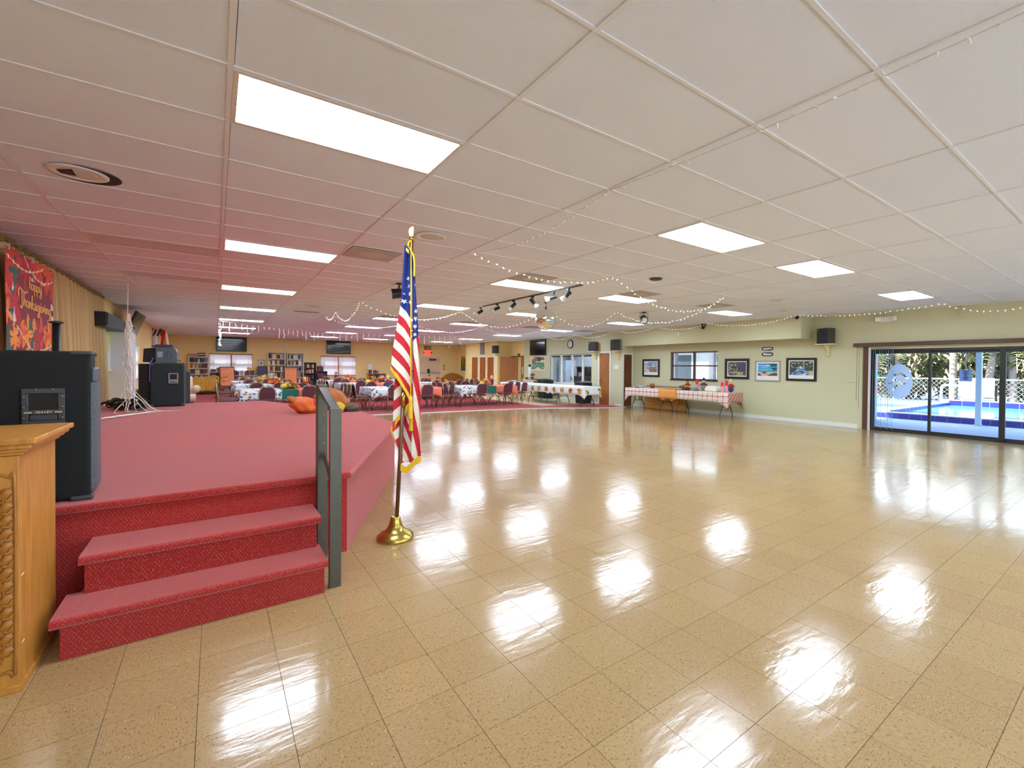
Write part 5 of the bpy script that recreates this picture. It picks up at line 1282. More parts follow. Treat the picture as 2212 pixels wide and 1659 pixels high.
# ---- hanging bunch of white string lights
M_WWIRE = mat('white_wire2', (236, 230, 216), .6)
hb_ = thing('string_light_bunch', 'tangled bunch of white string lights hanging from the ceiling onto the stage', 'string lights', (-1.15, 10.6, SZ))
hq_ = random.Random(4)
hx, hyy = WY(278, 700, 10.6).x, 10.6
for k in range(9):
    dx = hq_.uniform(-.055, .055); pts = [(hx + hq_.uniform(-.01, .01), hyy, 2.3 + .5 * (k == 0))]
    for j in range(1, 9): pts.append((hx + dx * (j / 8) ** .5 + hq_.uniform(-.025, .025), hyy + hq_.uniform(-.04, .04), lerp(2.28, 1.0, j / 8)))
    sp = hq_.uniform(-.28, .5); pts += [(hx + dx + sp * .35, hyy + hq_.uniform(-.05, .05), .82), (hx + dx + sp * .8, hyy - .15 + hq_.uniform(-.1, .1), SZ + .02), (hx + dx + sp * 1.2 + .15, hyy - .25, SZ + .012)]
    MB().tube(catmull(pts, 3), .0055, 4).build('strand', M_WWIRE, hb_, W=True)
bm_ = MB()
for k in range(80):
    z = hq_.uniform(SZ + .1, 2.2); bm_.sphere((hx + hq_.uniform(-.07, .07) * (2.0 - .6 * z), hyy + hq_.uniform(-.05, .03), z), (.009, .009, .018), 5, 4)
bm_.build('bulbs', mat('clear_bulb', (250, 246, 236), .25), hb_, W=True, kind='stuff')
fl_ = MB(); fa_, fb2 = FL(214, 906, SZ), FL(332, 891, SZ)
for k in range(6):
    fl_.tube(catmull([fa_.lerp(fb2, clamp(q / 13 + hq_.uniform(-.04, .04))) + Vector((hq_.uniform(-.04, .04), hq_.uniform(-.10, .10), .012 - 0)) for q in range(14)], 3), .006, 4)
for k in range(1):
    pass
fl_.build('strands_on_floor', M_WWIRE, hb_, W=True, kind='stuff')

# ---- crumpled pumpkin decorations at the stage edge
def crumple(amp, k1, k2, rib=0): return lambda d, th, w: 1 + amp * math.sin(k1 * w + 2 * d.z * k2) * math.sin(th) + amp * .6 * math.sin(k2 * th * 2 + 3 * w) - rib * abs(math.sin(5 * w))
M_CRUM = mat('crumpled_orange', (224, 110, 44), .7, var=.25, vscale=7, bump=.6, bscale=14); M_CRUM2 = mat('crumpled_brown_orange', (190, 112, 58), .75, var=.2, vscale=7, bump=.6, bscale=14); M_CRUMY = mat('crumpled_yellow', (236, 190, 40), .7, var=.15, vscale=9, bump=.6, bscale=18)
def lump(name, u, v, r, m, lab, R=None, cat='decoration', extra=None, Yd=None):
    p = FL(u, v, SZ); o = thing(name, lab, cat, (p.x, p.y, SZ + .0))
    MB().sphere((0, 0, r[2] * .88), r, 28, 18, fn=crumple(.06, 7, 3, .10), R=R).build('body', m, o, smooth=True)
    if extra: extra(o)
    return o
pz = lump('paper_pumpkin', 660, 893, (.24, .20, .15), M_CRUM, 'crumpled orange paper pumpkin lying left of the handrail on the stage', RY(.25), extra=lambda o: (MB().sphere((-.16, .02, .22), (.13, .1, .06), 14, 8, fn=crumple(.08, 5, 2), R=RY(.5)).build('leaf', M_CRUM2, o, smooth=True), MB().sphere((.16, -.12, .19), (.07, .06, .06), 10, 7, fn=crumple(.1, 4, 2)).build('bow', mat('pink_red', (226, 70, 90), .7), o, smooth=True)))
lump('paper_pumpkin', 717, 884, (.30, .24, .21), M_CRUM2, 'large crumpled brown orange paper pumpkin behind the handrail on the stage', RY(.35), extra=lambda o: MB().lathe([(.09, .30), (.05, .38), (.01, .48)], 10, (-.2, 0, 0)).build('stem', M_CRUM, o, smooth=True))
lump('paper_gourd', 731, 891, (.105, .10, .10), M_CRUMY, 'crumpled yellow paper gourd beside the handrail')
lump('straw_hat', 757, 888, (.15, .13, .085), mat('grey_straw', (112, 94, 74), .9, var=.3, vscale=30, bump=.8, bscale=40), 'brown straw hat heap at the stage edge right of the yellow gourd', extra=lambda o: MB().lathe([(.17, .0), (.17, .02), (.1, .03)], 16).build('brim', mat('dark_straw', (58, 48, 42), .9), o))
# ================================================================== FLAG ON A STAND
fb_ = FL(854, 1163, 0); fb_ = Vector((fb_.x, fb_.y, 0))
fl = thing('flag_on_stand', 'American flag with gold fringe on a wooden pole in a brass stand', 'flag', fb_)
M_BRASS = mat('brass_base', (190, 164, 84), .24, .95, var=.1, vscale=5)
M_POLE = wood('pole_wood', (104, 60, 28), (1, 1, .1), .35)
MB().lathe([(.148, 0), (.150, .012), (.146, .03), (.128, .042), (.124, .05), (.098, .062), (.07, .085), (.052, .12), (.042, .16), (.038, .185), (.03, .19), (.02, .186)], 40).build('base', M_BRASS, fl, smooth=True)
hd = Vector((CF.x, CF.y, 0)).normalized(); sd_ = Vector((hd.y, -hd.x, 0))
def FP(u, v, o=0.0):        # point on the upright plane through the stand that faces the hall's near end
    d = ray(u, v); k = fb_.dot(hd) / d.dot(hd); p = EYE + d * k; return p - hd * o - fb_
pt_, pb_ = FP(889, 520), FP(857, 1122)
def pole_at(z): f = (z - pb_.z) / (pt_.z - pb_.z); return pb_.lerp(pt_, f)
mid_ = pole_at(FP(870, 870).z)
MB().tube([pole_at(.10), mid_], .0165, 12).build('pole_lower', M_POLE, fl, smooth=True)
MB().tube([mid_ - Vector((0, 0, .03)), mid_ + Vector((0, 0, .09))], .019, 12).build('pole_joint', M_BRASS, fl, smooth=True)
MB().tube([mid_, pt_], .0165, 12).build('pole_upper', M_POLE, fl, smooth=True)
MB().tube([pt_, pt_ + Vector((0, 0, .03))], .02, 12).build('ferrule', M_BRASS, fl, smooth=True)
ep = [(-.012, 0), (-.02, .02), (-.026, .045), (-.02, .07), (-.004, .085), (.012, .09), (.022, .08), (.02, .05), (.016, .02), (.01, 0)]
MB().prism(ep, lambda a, b, s: pt_ + sd_ * a + hd * (.006 if s else -.006) + Vector((0, 0, .03 + b))).build('eagle_finial', M_BRASS, fl, bevel=.003)
RED, WHT, BLU = lin((200, 28, 46)), lin((232, 222, 206)), lin((28, 46, 120))
GLD = lin((232, 190, 40))
def star(a, b, stars):
    for (x, y, r) in stars:
        dx, dy = a - x, b - y; d = math.hypot(dx, dy)
        if d < r:
            w = math.atan2(dx, dy); k = abs(((w * 5 / (2 * PI)) % 1) - .5) * 2
            if d < r * lerp(.42, 1.0, k ** 1.6): return True
    return False
def panel(name, left, right, v0, v1, colf, nu, nv, depth, folds, off=0.0):
    """cloth between two edge curves given as (v,u) tables in photographed pixels"""
    def fn(a, b):
        v = lerp(v0, v1, b); u = lerp(interp(left, v), interp(right, v), a)
        return FP(u, v, off + depth * math.sin(a * PI * folds[0] + folds[1] + 1.1 * b) * (.25 + .75 * b) + folds[2] * (a - .5))
    def cf(a, b):
        v = lerp(v0, v1, b); u = lerp(interp(left, v), interp(right, v), a); return colf(u, v, a)
    return MB().grid(nu, nv, fn, cf).build(name, painted('flag_cloth', .75), fl, smooth=True, solid=.0015)
# front fold: blue canton above, then stripes falling to the right
pts_st = [(885.5, 603, 5.2), (887, 620, 5.2), (889.5, 637, 5.0), (877, 653, 5.6), (891, 655, 4.6), (877.5, 637, 2.2)]
def front(u, v, a):
    t_ = (v - (664 + 26 * ((u - 872) / 20) ** 1.0 * 1.0))                    # canton lower edge slopes down to the right
    if t_ < 0: return WHT if star(u, v, pts_st) else BLU
    s = v - (664 + 1.15 * (u - 872) + .012 * max(0, u - 872) ** 2)
    k = int(max(s, 0) // 21.0); return WHT if k % 2 == 0 else RED
fl_left = [(535, 879), (600, 875), (660, 871), (700, 864), (760, 853), (800, 849), (862, 849)]
fl_right = [(535, 889), (560, 891), (620, 892), (700, 892.5), (870, 893)]
bot = lambda u: 788 + (u - 848) * 1.42 + .004 * (u - 848) ** 2
def front_fn(a, b):
    vtop = 535
    u_t = lerp(879.5, 889.5, a); uR = 893
    # left edge bows outwards going down; bottom edge runs diagonally
    ub = lerp(848.5, 892.5, a); vb = bot(ub)
    v = lerp(vtop, vb, b); uL = interp(fl_left, min(v, 800)); u = lerp(uL, interp(fl_right, v), a)
    return u, v
def ff(a, b):
    u, v = front_fn(a, b); return FP(u, v, .045 + .02 * math.sin(a * PI * 2.2 + .6) + .01 * math.sin(a * 9 + b * 3))
def fc(a, b):
    u, v = front_fn(a, b); return front(u, v, a)
MB().grid(70, 260, ff, fc).build('front_fold', painted('flag_cloth', .75), fl, smooth=True, solid=.0015)
# right fold: rest of the canton, then steep stripes
st2 = [(899, 617, 3), (900.5, 673, 5.0), (899, 689, 5.4), (898, 706, 5.2), (897.5, 723, 4.4)]
def rightc(u, v, a):
    if v < 738 - (u - 893) * 1.1: return WHT if star(u, v, st2) else BLU
    s = (u - 893) - (v - 738) * .185
    ph_ = s / 11.0 + .25
    return RED if int(math.floor(ph_)) % 2 else WHT
panel('right_fold', [(545, 890), (620, 892), (700, 892.5), (900, 893), (985, 889)], [(545, 892), (580, 898), (640, 901), (700, 905), (800, 909), (900, 911), (985, 912)], 545, 985, rightc, 40, 230, .02, (1.6, .3, .03), .02)
# lower inner fold hanging behind the pole
def lowc(u, v, a):
    s = (v - 868) + (u - 850) * .95
    s2 = (v - 900) - (u - 868) * 2.2
    if u < 868: k = int((s + 200) // 22)
    else: k = int((s2 + 400) // 26)
    return RED if k % 2 else WHT
panel('lower_fold', [(800, 853), (880, 848), (935, 848), (960, 857), (1005, 868)], [(800, 892), (900, 893), (960, 893), (1005, 893)], 800, 1000, lowc, 40, 110, .018, (2.4, .8, -.02), -.028)
# gold fringe, one part per hem
def fringe(pts, off, name='fringe', w=10, down=(0, 1)):
    P = catmull([(a, b, 0) for a, b in pts], 8); mb = MB(); n = len(P)
    for i in range(n - 1):
        p, q = P[i], P[i + 1]; j = 1.5 * hsh(i, w)
        mb.add([FP(p.x, p.y, off), FP(q.x, q.y, off), FP(q.x + down[0] * w, q.y + down[1] * (w + j), off + .004), FP(p.x + down[0] * w, p.y + down[1] * (w + j), off + .004)], [(0, 1, 2, 3)])
    return mb.build(name, M_FRNG, fl, solid=.003)
M_FRNG = mat('gold_fringe', (230, 184, 36), .6, var=.25, vscale=60)
fringe([(848.5, 787), (862, 806), (878, 832), (892.5, 858)], .05, w=11)
fringe([(868, 1000), (880, 1006), (890, 998), (900, 988), (912, 982)], .03, w=14)
fringe([(848, 932), (849, 915), (856, 902), (868, 890), (880, 872), (891, 862)], -.012, w=9, down=(.35, .9))
fringe([(848.5, 920), (850, 934), (857, 950), (863, 965), (868, 1000)], -.02, w=8, down=(-.75, .35))
MB().tube(catmull([pt_ + Vector((0, 0, .01)), FP(893, 545, .06), FP(894, 650, .075), FP(893.5, 760, .078), FP(893.5, 862, .075)], 8), .0045, 6).build('cord', M_FRNG, fl, smooth=True)
MB().tube(catmull([pt_ + Vector((0, 0, .01)), FP(886, 533, .05), FP(898, 560, .05), FP(898.5, 600, .05)], 8), .008, 6).build('cord', M_FRNG, fl, smooth=True)
c_ = FP(893, 868, .076)
MB().lathe([(.004, .05), (.014, .035), (.016, .02), (.012, .0), (.017, -.03), (.02, -.13), (.018, -.14)], 12, c_).build('tassel', M_FRNG, fl, smooth=True)
MB().lathe([(.012, .0), (.016, -.03), (.017, -.11), (.015, -.12)], 12, FP(892, 898, .05)).build('tassel', M_FRNG, fl, smooth=True)
fringe([(879, 533), (884, 540), (889, 545)], .055, w=7)

# ================================================================== CEILING FITTINGS
M_VENT = mat('vent_grey', (176, 168, 160), .5); M_VENT2 = mat('vent_mid', (148, 140, 132), .5)
def diffuser(i, j, lab, m=None):
    x, y = GX0 + i * GSX + GSX / 4, GY0 + j * GSY + GSY / 2
    o = thing('ceiling_vent', lab, 'vent', (x, y, CEIL), 0, 'square ceiling air diffusers')
    MB().box(-.29, .29, -.29, .29, -.012, -.004).build('panel', m or M_VENT, o, bevel=.003); MB().lathe([(.15, -.018), (.16, -.013), (.16, -.012), (.02, -.012)], 24).build('disc', mat('vent_disc', (190, 184, 176), .5), o)
for k, i in enumerate((1, 3, 5, 7)): diffuser(i, 7, 'grey square air diffuser in the near ceiling row, %s from the stage' % ['first', 'second', 'third', 'fourth'][k])
for k, i in enumerate((3, 5, 7, 9)): diffuser(i, 19, 'dark square air diffuser in the far ceiling row, %s from the stage' % ['first', 'second', 'third', 'fourth'][k], M_VENT2)
def grille(u, v, lab, w=.55, d=.25, n=12):
    p = CE(u, v); o = thing('slotted_vent', lab, 'vent', (p.x, p.y, CEIL)); MB().box(-w / 2, w / 2, -d / 2, d / 2, -.006, -.003).build('backing', mat('vent_black', (40, 36, 34), .7), o)
    for s in (-1, 1): MB().box(-w / 2 - .02, w / 2 + .02, s * d / 2 - .012, s * d / 2 + .012, -.014, -.003).build('frame', M_WHITE, o); MB().box(s * w / 2 - .012, s * w / 2 + .012, -d / 2, d / 2, -.014, -.003).build('frame', M_WHITE, o)
    me = mesh_of(MB().obox((0, 0, -.009), (.004, d - .02, .014), RY(.5)), 'slat', M_WHITE)
    for k in range(n): inst('slat', me, (-w / 2 + w * (k + .5) / n, 0, 0), o)
grille(663, 673, 'slotted air vent beside the left light column', .62, .3); grille(586, 717.5, 'small dark slotted vent near the back left lights'); grille(722, 724, 'slotted vent near the back windows'); grille(835, 730, 'slotted vent near the back wall left of the flag'); grille(939, 735, 'slotted vent near the exit doors')
def rspk(u, v, lab, r=.17, m=None):
    p = CE(u, v); o = thing('ceiling_speaker', lab, 'ceiling speaker', (p.x, p.y, CEIL)); MB().lathe([(r, -.003), (r, -.012), (r * .86, -.016), (r * .84, -.012)], 28).build('rim', m or M_WHITE, o, smooth=True); MB().lathe([(r * .83, -.011), (r * .5, -.013), (.01, -.013)], 28).build('grille', mat('speaker_mesh', (206, 200, 192), .6), o, smooth=True)
    return o
rspk(930, 510, 'round white ceiling speaker right of the flag top', .16); rspk(1676, 649, 'round white ceiling disc near the right wall lights', .16); rspk(1691, 671, 'round ceiling disc left of the soffit end', .13); rspk(1801, 674, 'round ceiling disc above the wall speaker', .13); rspk(678, 661, 'round ceiling disc beside the left slotted vent', .2)
o = rspk(170, 372, 'loose round ceiling diffuser with a dark gap above the stage', .165)
MB().lathe([(.20, -.0045), (.19, -.0025), (.02, -.0025)], 32, (.03, .03, 0)).build('gap', mat('vent_black'), o); MB().prism([(-.11, -.02), (-.02, -.09), (-.02, .05), (-.1, .05)], lambda a, b, s: (a, b, -.0175 if s else -.0135)).build('opening', mat('vent_black'), o)
o = thing('ceiling_sensor', 'small dark round ceiling fitting near the second light row', 'sensor', CE(1417, 602)); MB().lathe([(.09, -.003), (.085, -.02), (.02, -.022)], 20).build('cap', mat('olive_black', (64, 60, 50), .6), o); MB().lathe([(.1, -.001), (.1, -.006), (.09, -.006)], 20).build('ring', mat('dark_brown'), o)
# ---- disco ball
db = CE(1178, 652); dr = .20
M_MIR = newmat('mirror_facets', .05).m; t = NT(M_MIR); t.p.inputs['Metallic'].default_value = 1; t.p.inputs['Base Color'].default_value = (.86, .88, .88, 1); t.p.inputs['Roughness'].default_value = .06
dbY = db.y; dcz = WY(1179, 690, dbY).z
rad = (WY(1198, 690, dbY) - WY(1160, 690, dbY)).length / 2
dk = thing('disco_ball', 'mirrored disco ball hanging from the ceiling near the track lights', 'disco ball', (WY(1179, 690, dbY).x, dbY, dcz - rad))
MB().sphere((0, 0, rad), rad, 44, 28).build('mirror_facets', M_MIR, dk)
MB().cyl((0, 0, rad * 2 - .003), (0, 0, rad * 2 + .03), .022, n=10).cyl((0, 0, rad * 2 + .03), (0, 0, CEIL - dcz + rad - .02), .005, n=6).build('hanging_rod', M_BLACK, dk); MB().cyl((0, 0, CEIL - dcz + rad - .03), (0, 0, CEIL - dcz + rad), .03, n=10).build('motor', M_BLACK, dk)
# ---- track lights
ta, tb2 = CE(1043, 661), CE(1258, 614); tx = (ta.x + tb2.x) / 2
trk = thing('light_track', 'black ceiling light track with six spot heads beside the disco ball', 'track light', (tx, (ta.y + tb2.y) / 2, CEIL))
MB().box(tx - .018, tx + .018, tb2.y, ta.y, CEIL - .022, CEIL - .003).build('rail', mat('track_dark', (70, 68, 64), .5), trk, W=True)
M_LAMPG = mat('lamp_glass', (220, 226, 224), .12, coat=.5)
heads = [(1052, 665, 1044, 676), (1086, 657, 1077, 667), (1118, 649, 1109, 660), (1158, 640, 1165, 656), (1201, 630, 1191, 645), (1233, 623, 1224, 639)]
for k, (u0, v0, u1, v1) in enumerate(heads):
    p = CE(u0, v0 - 1.5); p = Vector((tx, p.y, CEIL - .022)); dirs = [(-.35, .1, -.25), (-.4, .1, -.2), (-.35, .1, -.35), (.35, .1, -.4), (-.35, .0, -.12), (-.3, .1, -.3)][k]
    d = Vector(dirs); d = (sd_ * d.x * 1.0 - hd * .5 * abs(d.y) + Vector((0, 0, d.z))).normalized(); c = p + Vector((0, 0, -.10))
    h = MB().box(p.x - .02, p.x + .02, p.y - .03, p.y + .03, p.z - .03, p.z); h.tube([p + Vector((0, 0, -.02)), p + Vector((.03, 0, -.06)), c], .008, 6); h.build('arm', M_BLACK, trk, W=True)
    MB().cyl(c - d * .06, c + d * .07, .034, n=12).build('lamp_holder', mat('lamp_black', (26, 34, 36), .4, .3), trk, W=True); MB().tube([c + d * .06, c + d * .10, c + d * .15, c + d * .155], [.03, .045, .062, .03], 14).build('bulb', M_LAMPG, trk, W=True, smooth=True)
def spot(u, v, lab, dv):
    p = CE(u, v); o = thing('spotlight', lab, 'spotlight', p)
    dv = Vector(dv).normalized(); c = Vector((0, 0, -.17))
    MB().cyl((0, 0, -.02), (0, 0, -.002), .05, n=12).build('mount', M_BLACK, o); s = dv.cross(Vector((0, 0, 1))).normalized()
    MB().tube([s * .095 + c, s * .095 + Vector((0, 0, -.03)), -s * .095 + Vector((0, 0, -.03)), -s * .095 + c], .008, 6).build('yoke', M_BLACK, o)
    MB().tube([c - dv * .11, c - dv * .1, c + dv * .1, c + dv * .12], [.05, .075, .085, .09], 16).build('can', M_BLACK, o, smooth=False); MB().tube([c + dv * .121, c + dv * .124], [.07, .06], 16).build('lens', M_LAMPG, o)
spot(1391, 674, 'black can spotlight hanging in front of the soffit', (-.5, -.6, -.35)); spot(862, 612, 'black can spotlight hanging just left of the flag', (-.9, .2, -.15)); 
pw = thing('spotlight', 'small black spotlight on the soffit above the wall window', 'spotlight', WX(1522, 702, 12.25)); MB().box(-.09, -.002, -.07, .07, -.02, .03).build('mount', M_BLACK, pw); MB().cyl((-.06, 0, -.03), (-.1, .0, -.12), .05, n=12).build('can', M_BLACK, pw)
cm = WX(1724, 686, 12.25); o = thing('security_camera', 'white dome security camera at the soffit end', 'camera', (cm.x - .002, cm.y, cm.z)); MB().sphere((-.06, 0, 0), .05, 12, 8).build('lens', M_BLACK, o, smooth=True); MB().lathe([(.03, -.04), (.045, -.01), (.045, 0)], 12, axis='x').build('mount', M_WHITE, o)
o = thing('smoke_detector', 'round white detector on the soffit front', 'detector', WX(1467, 722, 12.25)); MB().lathe([(.03, -.04), (.06, -.03), (.065, -.002)], 18, axis='x').build('body', M_WHITE, o, smooth=True); MB().lathe([(.07, -.004), (.07, 0)], 18, axis='x').build('ring', M_WTRIM, o)
o = thing('smoke_detector', 'round white detector high on the back wall between windows', 'detector', WY(617, 747, YB)); MB().lathe([(.05, -.05), (.1, -.03), (.1, -.002)], 18, axis='y').build('body', M_WHITE, o, smooth=True); MB().lathe([(.11, -.004), (.11, 0)], 18, axis='y').build('ring', M_WTRIM, o)
# ---- fairy light swags
M_WIRE = mat('swag_wire', (214, 208, 196), .6); M_FB = mat('fairy_bulb', (250, 250, 246), .2, emit=((255, 250, 240), .7)); M_FB0 = mat('clear_fairy_bulb', (246, 244, 238), .2)
SW = 0
def swag(p0, p1, vm, lab, n=None, rb=.008):
    A = Vector(p0); B = Vector(p1); A.z = min(A.z, CEIL - .006); B.z = min(B.z, CEIL - .006)
    mdp = (A + B) / 2; lo, hi = .5, CEIL
    for _ in range(40):
        z = (lo + hi) / 2
        if PR((mdp.x, mdp.y, z))[1] > vm: lo = z
        else: hi = z
    sag = clamp(mdp.z - (lo + hi) / 2, .04, .8)
    o = thing('fairy_light_swag', lab, 'string lights', (A.x, A.y, A.z), 0, 'fairy light swags along the ceiling'); L = (B - A).length
    N = 20; P = [A.lerp(B, k / N) - Vector((0, 0, 4 * sag * (k / N) * (1 - k / N))) for k in range(N + 1)]
    MB().tube(P, .0028, 4, cap=False).build('wire', M_WIRE, o, W=True); nb = n or int(L / .10); bb = MB(); q = random.Random(int(L * 100))
    for k in range(nb):
        f = (k + .5) / nb; p = A.lerp(B, f) - Vector((0, 0, 4 * sag * f * (1 - f))); d = Vector((q.uniform(-.6, .6), q.uniform(-.6, .6), q.uniform(-1, .4))).normalized()
        bb.cyl(p, p + d * .028, rb, rb * .6, 5)
    bb.build('bulbs', M_FB0 if rb < .007 else M_FB, o, W=True, kind='stuff'); MB().cyl((A.x, A.y, A.z - .02), (A.x, A.y, CEIL), .006, n=6).build('hook', M_WHITE, o, W=True)
def node(i, j): return (GX0 + i * GSX, GY0 + j * GSY, CEIL)
swag(node(2, -2.6), node(2, 2), 240, 'fairy light swag nearest the viewer at the upper right', None, .006)
swag(node(2, 2), node(2, 6), 520, 'fairy light swag between the flag and the upper right swag', None, .006)
swag(node(2, 6), node(4, 6), 607, 'fairy light swag running to the right above the track lights')
h8 = CE(1567, 640)
swag(node(4, 6), h8, 672, 'fairy light swag right of the disco ball above the can spotlight')
hA = CE(1332, 673); swag(hA, h8, 697, 'lower fairy light swag passing the can spotlight')
hB = CE(1180, 664); swag(hB, hA, 706, 'fairy light swag just right of the disco ball')
hC = CE(996, 672); swag(hC, hB, 707, 'fairy light swag just left of the disco ball')
hD = CE(777, 651); swag(hD, hC, 690, 'fairy light swag passing behind the flag')
hE = CE(725, 673); swag(hE, hD, 692, 'short steep fairy light swag left of the flag spotlight')
hF = CE(703, 683); swag(hF, hE, 690, 'shortest fairy light swag near the slotted vent')
hG = CE(885, 695); swag(hF, hG, 708, 'long fairy light swag crossing the left lights behind the flag')
hH = CE(1038, 706); swag(hG, hH, 718, 'fairy light swag right of the flag over the dining tables')
hI = CE(1163, 716); swag(hH, hI, 723, 'fairy light swag in front of the closet doors')
hJ = CE(1241, 722); swag(hI, hJ, 733, 'fairy light swag over the wall television')
hK = CE(1327, 714); swag(hJ, hK, 729, 'fairy light swag over the kitchen hatch')
hL = CE(1417, 706); swag(hK, hL, 718, 'fairy light swag over the closet block')
hM = CE(1530, 698); swag(hL, hM, 711, 'fairy light swag along the soffit left half')
hN = CE(1723, 680); swag(hM, hN, 702, 'fairy light swag along the soffit right half')
hO = CE(2033, 655); swag(hN, hO, 679, 'fairy light swag above the sliding door corner')
hP = CE(2300, 632); swag(hO, hP, 671, 'fairy light swag above the sliding door at the right edge')
# icicle lights along the back
ic = thing('icicle_lights', 'white icicle string lights dangling in front of the back wall', 'string lights', (.3, 17.5, CEIL))
q = random.Random(21); wires = MB(); bb = MB()
for seg in (((475, 690), (700, 716)), ((715, 712), (880, 722)), ((900, 722), (1000, 722))):
    a, b = CE(*seg[0]), CE(*seg[1]); n = int((b - a).length / .22)
    for k in range(n):
        p = a.lerp(b, (k + .5) / n); ln = q.choice((.12, .2, .3, .38)); z0 = CEIL - .05
        wires.cyl((p.x, p.y, z0 - ln), (p.x, p.y, z0), .003, n=4, cap=False)
        for j in range(int(ln / .05)): bb.sphere((p.x + q.uniform(-.02, .02), p.y, z0 - .05 * (j + 1)), (.008, .008, .016), 5, 3)
    wires.tube([a - Vector((0, 0, .05)), b - Vector((0, 0, .05))], .004, 4)
wires.build('strands', M_WIRE, ic, W=True, kind='stuff'); bb.build('bulbs', M_FB, ic, W=True, kind='stuff')
ib = thing('icicle_light_bundle', 'vertical bundle of white string lights hanging at the left light column', 'string lights', CE(475, 693)); bb = MB()
for k in range(60): bb.sphere((q.uniform(-.035, .035), q.uniform(-.035, .035), -.05 - q.random() ** .7 * .75), (.01, .01, .02), 5, 3)
bb.build('bulbs', M_FB, ib, kind='stuff'); MB().tube([(0, 0, -.001), (.02, 0, -.3), (-.01, .02, -.8)], .006, 5).build('wire', M_WIRE, ib)
# ================================================================== WALL ITEMS
def picture(name, axis, c, a0, a1, z0, z1, frame_m, colf, lab, fw=.05, matw=.05, nx=72, ny=60, cat='picture', caption=False, matm=None):
    """framed print; axis 'x': hangs on wall x=c and is seen from smaller x, left edge = larger y"""
    o = thing(name, lab, cat, (c, (a0 + a1) / 2, z0) if axis == 'x' else ((a0 + a1) / 2, c, z0))
    def pt(s, t_, d): return (c - d, lerp(a1, a0, s), lerp(z0, z1, t_)) if axis == 'x' else (lerp(a0, a1, s), c - d, lerp(z0, z1, t_))
    W_, H_ = abs(a1 - a0), z1 - z0; fx, fz = fw / W_, fw / H_
    def bar(s0, s1, t0, t1, d0, d1, mb):
        p, q = pt(s0, t0, d0), pt(s1, t1, d1); return mb.box(*[f(x, y) for x, y in zip(p, q) for f in (min, max)])
    fr = MB(); bar(0, 1, 0, fz, .002, .035, fr); bar(0, 1, 1 - fz, 1, .002, .035, fr); bar(0, fx, fz, 1 - fz, .002, .035, fr); bar(1 - fx, 1, fz, 1 - fz, .002, .035, fr); fr.build('frame', frame_m, o, W=True, bevel=.004)
    bar(fx, 1 - fx, fz, 1 - fz, .004, .012, MB()).build('mat_board', matm or M_WHITE, o, W=True)
    mx_, mz_ = fx + matw / W_, fz + matw / H_; mzb = mz_ + (.07 / H_ if caption else 0)
    MB().grid(nx, ny, lambda s, t_: pt(lerp(mx_, 1 - mx_, s), lerp(mzb, 1 - mz_, t_), .0135), colf).build('print', painted('print', .5), o, W=True)
    if caption:
        sq = MB(); n = 26
        ribbon(sq, [(lerp(.22, .78, k / n), fz + .045 / H_ + .010 / H_ * math.sin(k * 2.3) * (1 + .6 * math.sin(k))) for k in range(n + 1)], .004, lambda a, b: pt(a, b, .0135)); sq.build('caption', mat('caption_ink', (120, 130, 130), .7), o, W=True)
    return o
def RR(u0, v0, u1, v1, X): a, b = WX(u0, v0, X), WX(u1, v1, X); return b.y, a.y, b.z, a.z
def beach(s, t_):
    c = lin((40, 150, 214))
    if t_ > .42: 
        c = tuple(lerp(a, b, (t_ - .42) / .6) for a, b in zip(lin((80, 190, 220)), lin((10, 120, 206))))
        if abs(t_ - .82 - .03 * vnoise(s * 9, 1)) < .05 * vnoise(s * 6, 3) + .01 and s < .62: c = lin((220, 236, 236))
        if abs(t_ - .70) < .02 * vnoise(s * 8, 7) and s < .5: c = lin((200, 226, 230))
    elif t_ > .36: c = lin((18, 92, 170))
    elif t_ > .28: c = lin((110, 200, 210))
    else: c = tuple(v * (.85 + .3 * vnoise(s * 20, t_ * 20)) for v in lin((214, 176, 150)))
    if t_ < .24 and s > .5 and t_ < (s - .42) * .6: c = lin((58, 62, 30)) if vnoise(s * 30, t_ * 30) > .4 else lin((110, 100, 50))
    if t_ < .22 - s * 1.0: c = lin((40, 44, 34))
    for x0 in (.27, .39):
        if abs(s - x0) < .07 and .44 < t_ < .44 + .07 * (1 - (abs(s - x0) / .07) ** 2): c = lin((236, 188, 70))
    if .22 < s < .46 and .22 < t_ < .34 and abs(s - .34) < .1 - .3 * (t_ - .22): c = lin((24, 60, 110))
    if .18 < s < .5 and .2 < t_ < .23: c = lin((30, 40, 60))
    for (px_, py_, r) in ((.8, .98, .26), (.86, .62, .2)):
        dx, dy = s - px_, t_ - py_; w = math.atan2(dy, dx); d = math.hypot(dx, dy)
        if d < r * (.35 + .65 * abs(math.cos(3.5 * w + .6))) and dy < .04: c = lin((32, 58, 48))
    if abs(s - .86 - .08 * (.6 - t_)) < .012 and .3 < t_ < .62: c = lin((70, 50, 40))
    return c
def treetunnel(s, t_):
    n = vnoise(s * 24, t_ * 20); g = tuple(v * (.5 + n) for v in lin((62, 72, 60)))
    if n > .74 and t_ > .55: g = lin((200, 204, 176))
    d = math.hypot((s - .48) * .9, (t_ - .5)); 
    if d < .16: g = tuple(v * (.7 + .6 * n) for v in lin((110, 150, 180)))
    if math.hypot(s - .48, t_ - .55) < .045: g = lin((236, 244, 244))
    if t_ < .36 and abs(s - .5) < .18 + (.36 - t_) * 1.1:
        k = vnoise(s * 9, t_ * 34); g = lin((206, 226, 232)) if k > .62 else lin((70, 110, 170)) if k > .3 else lin((30, 52, 110))
    if t_ < .32 and s > .82: g = lin((176, 186, 120))
    return g
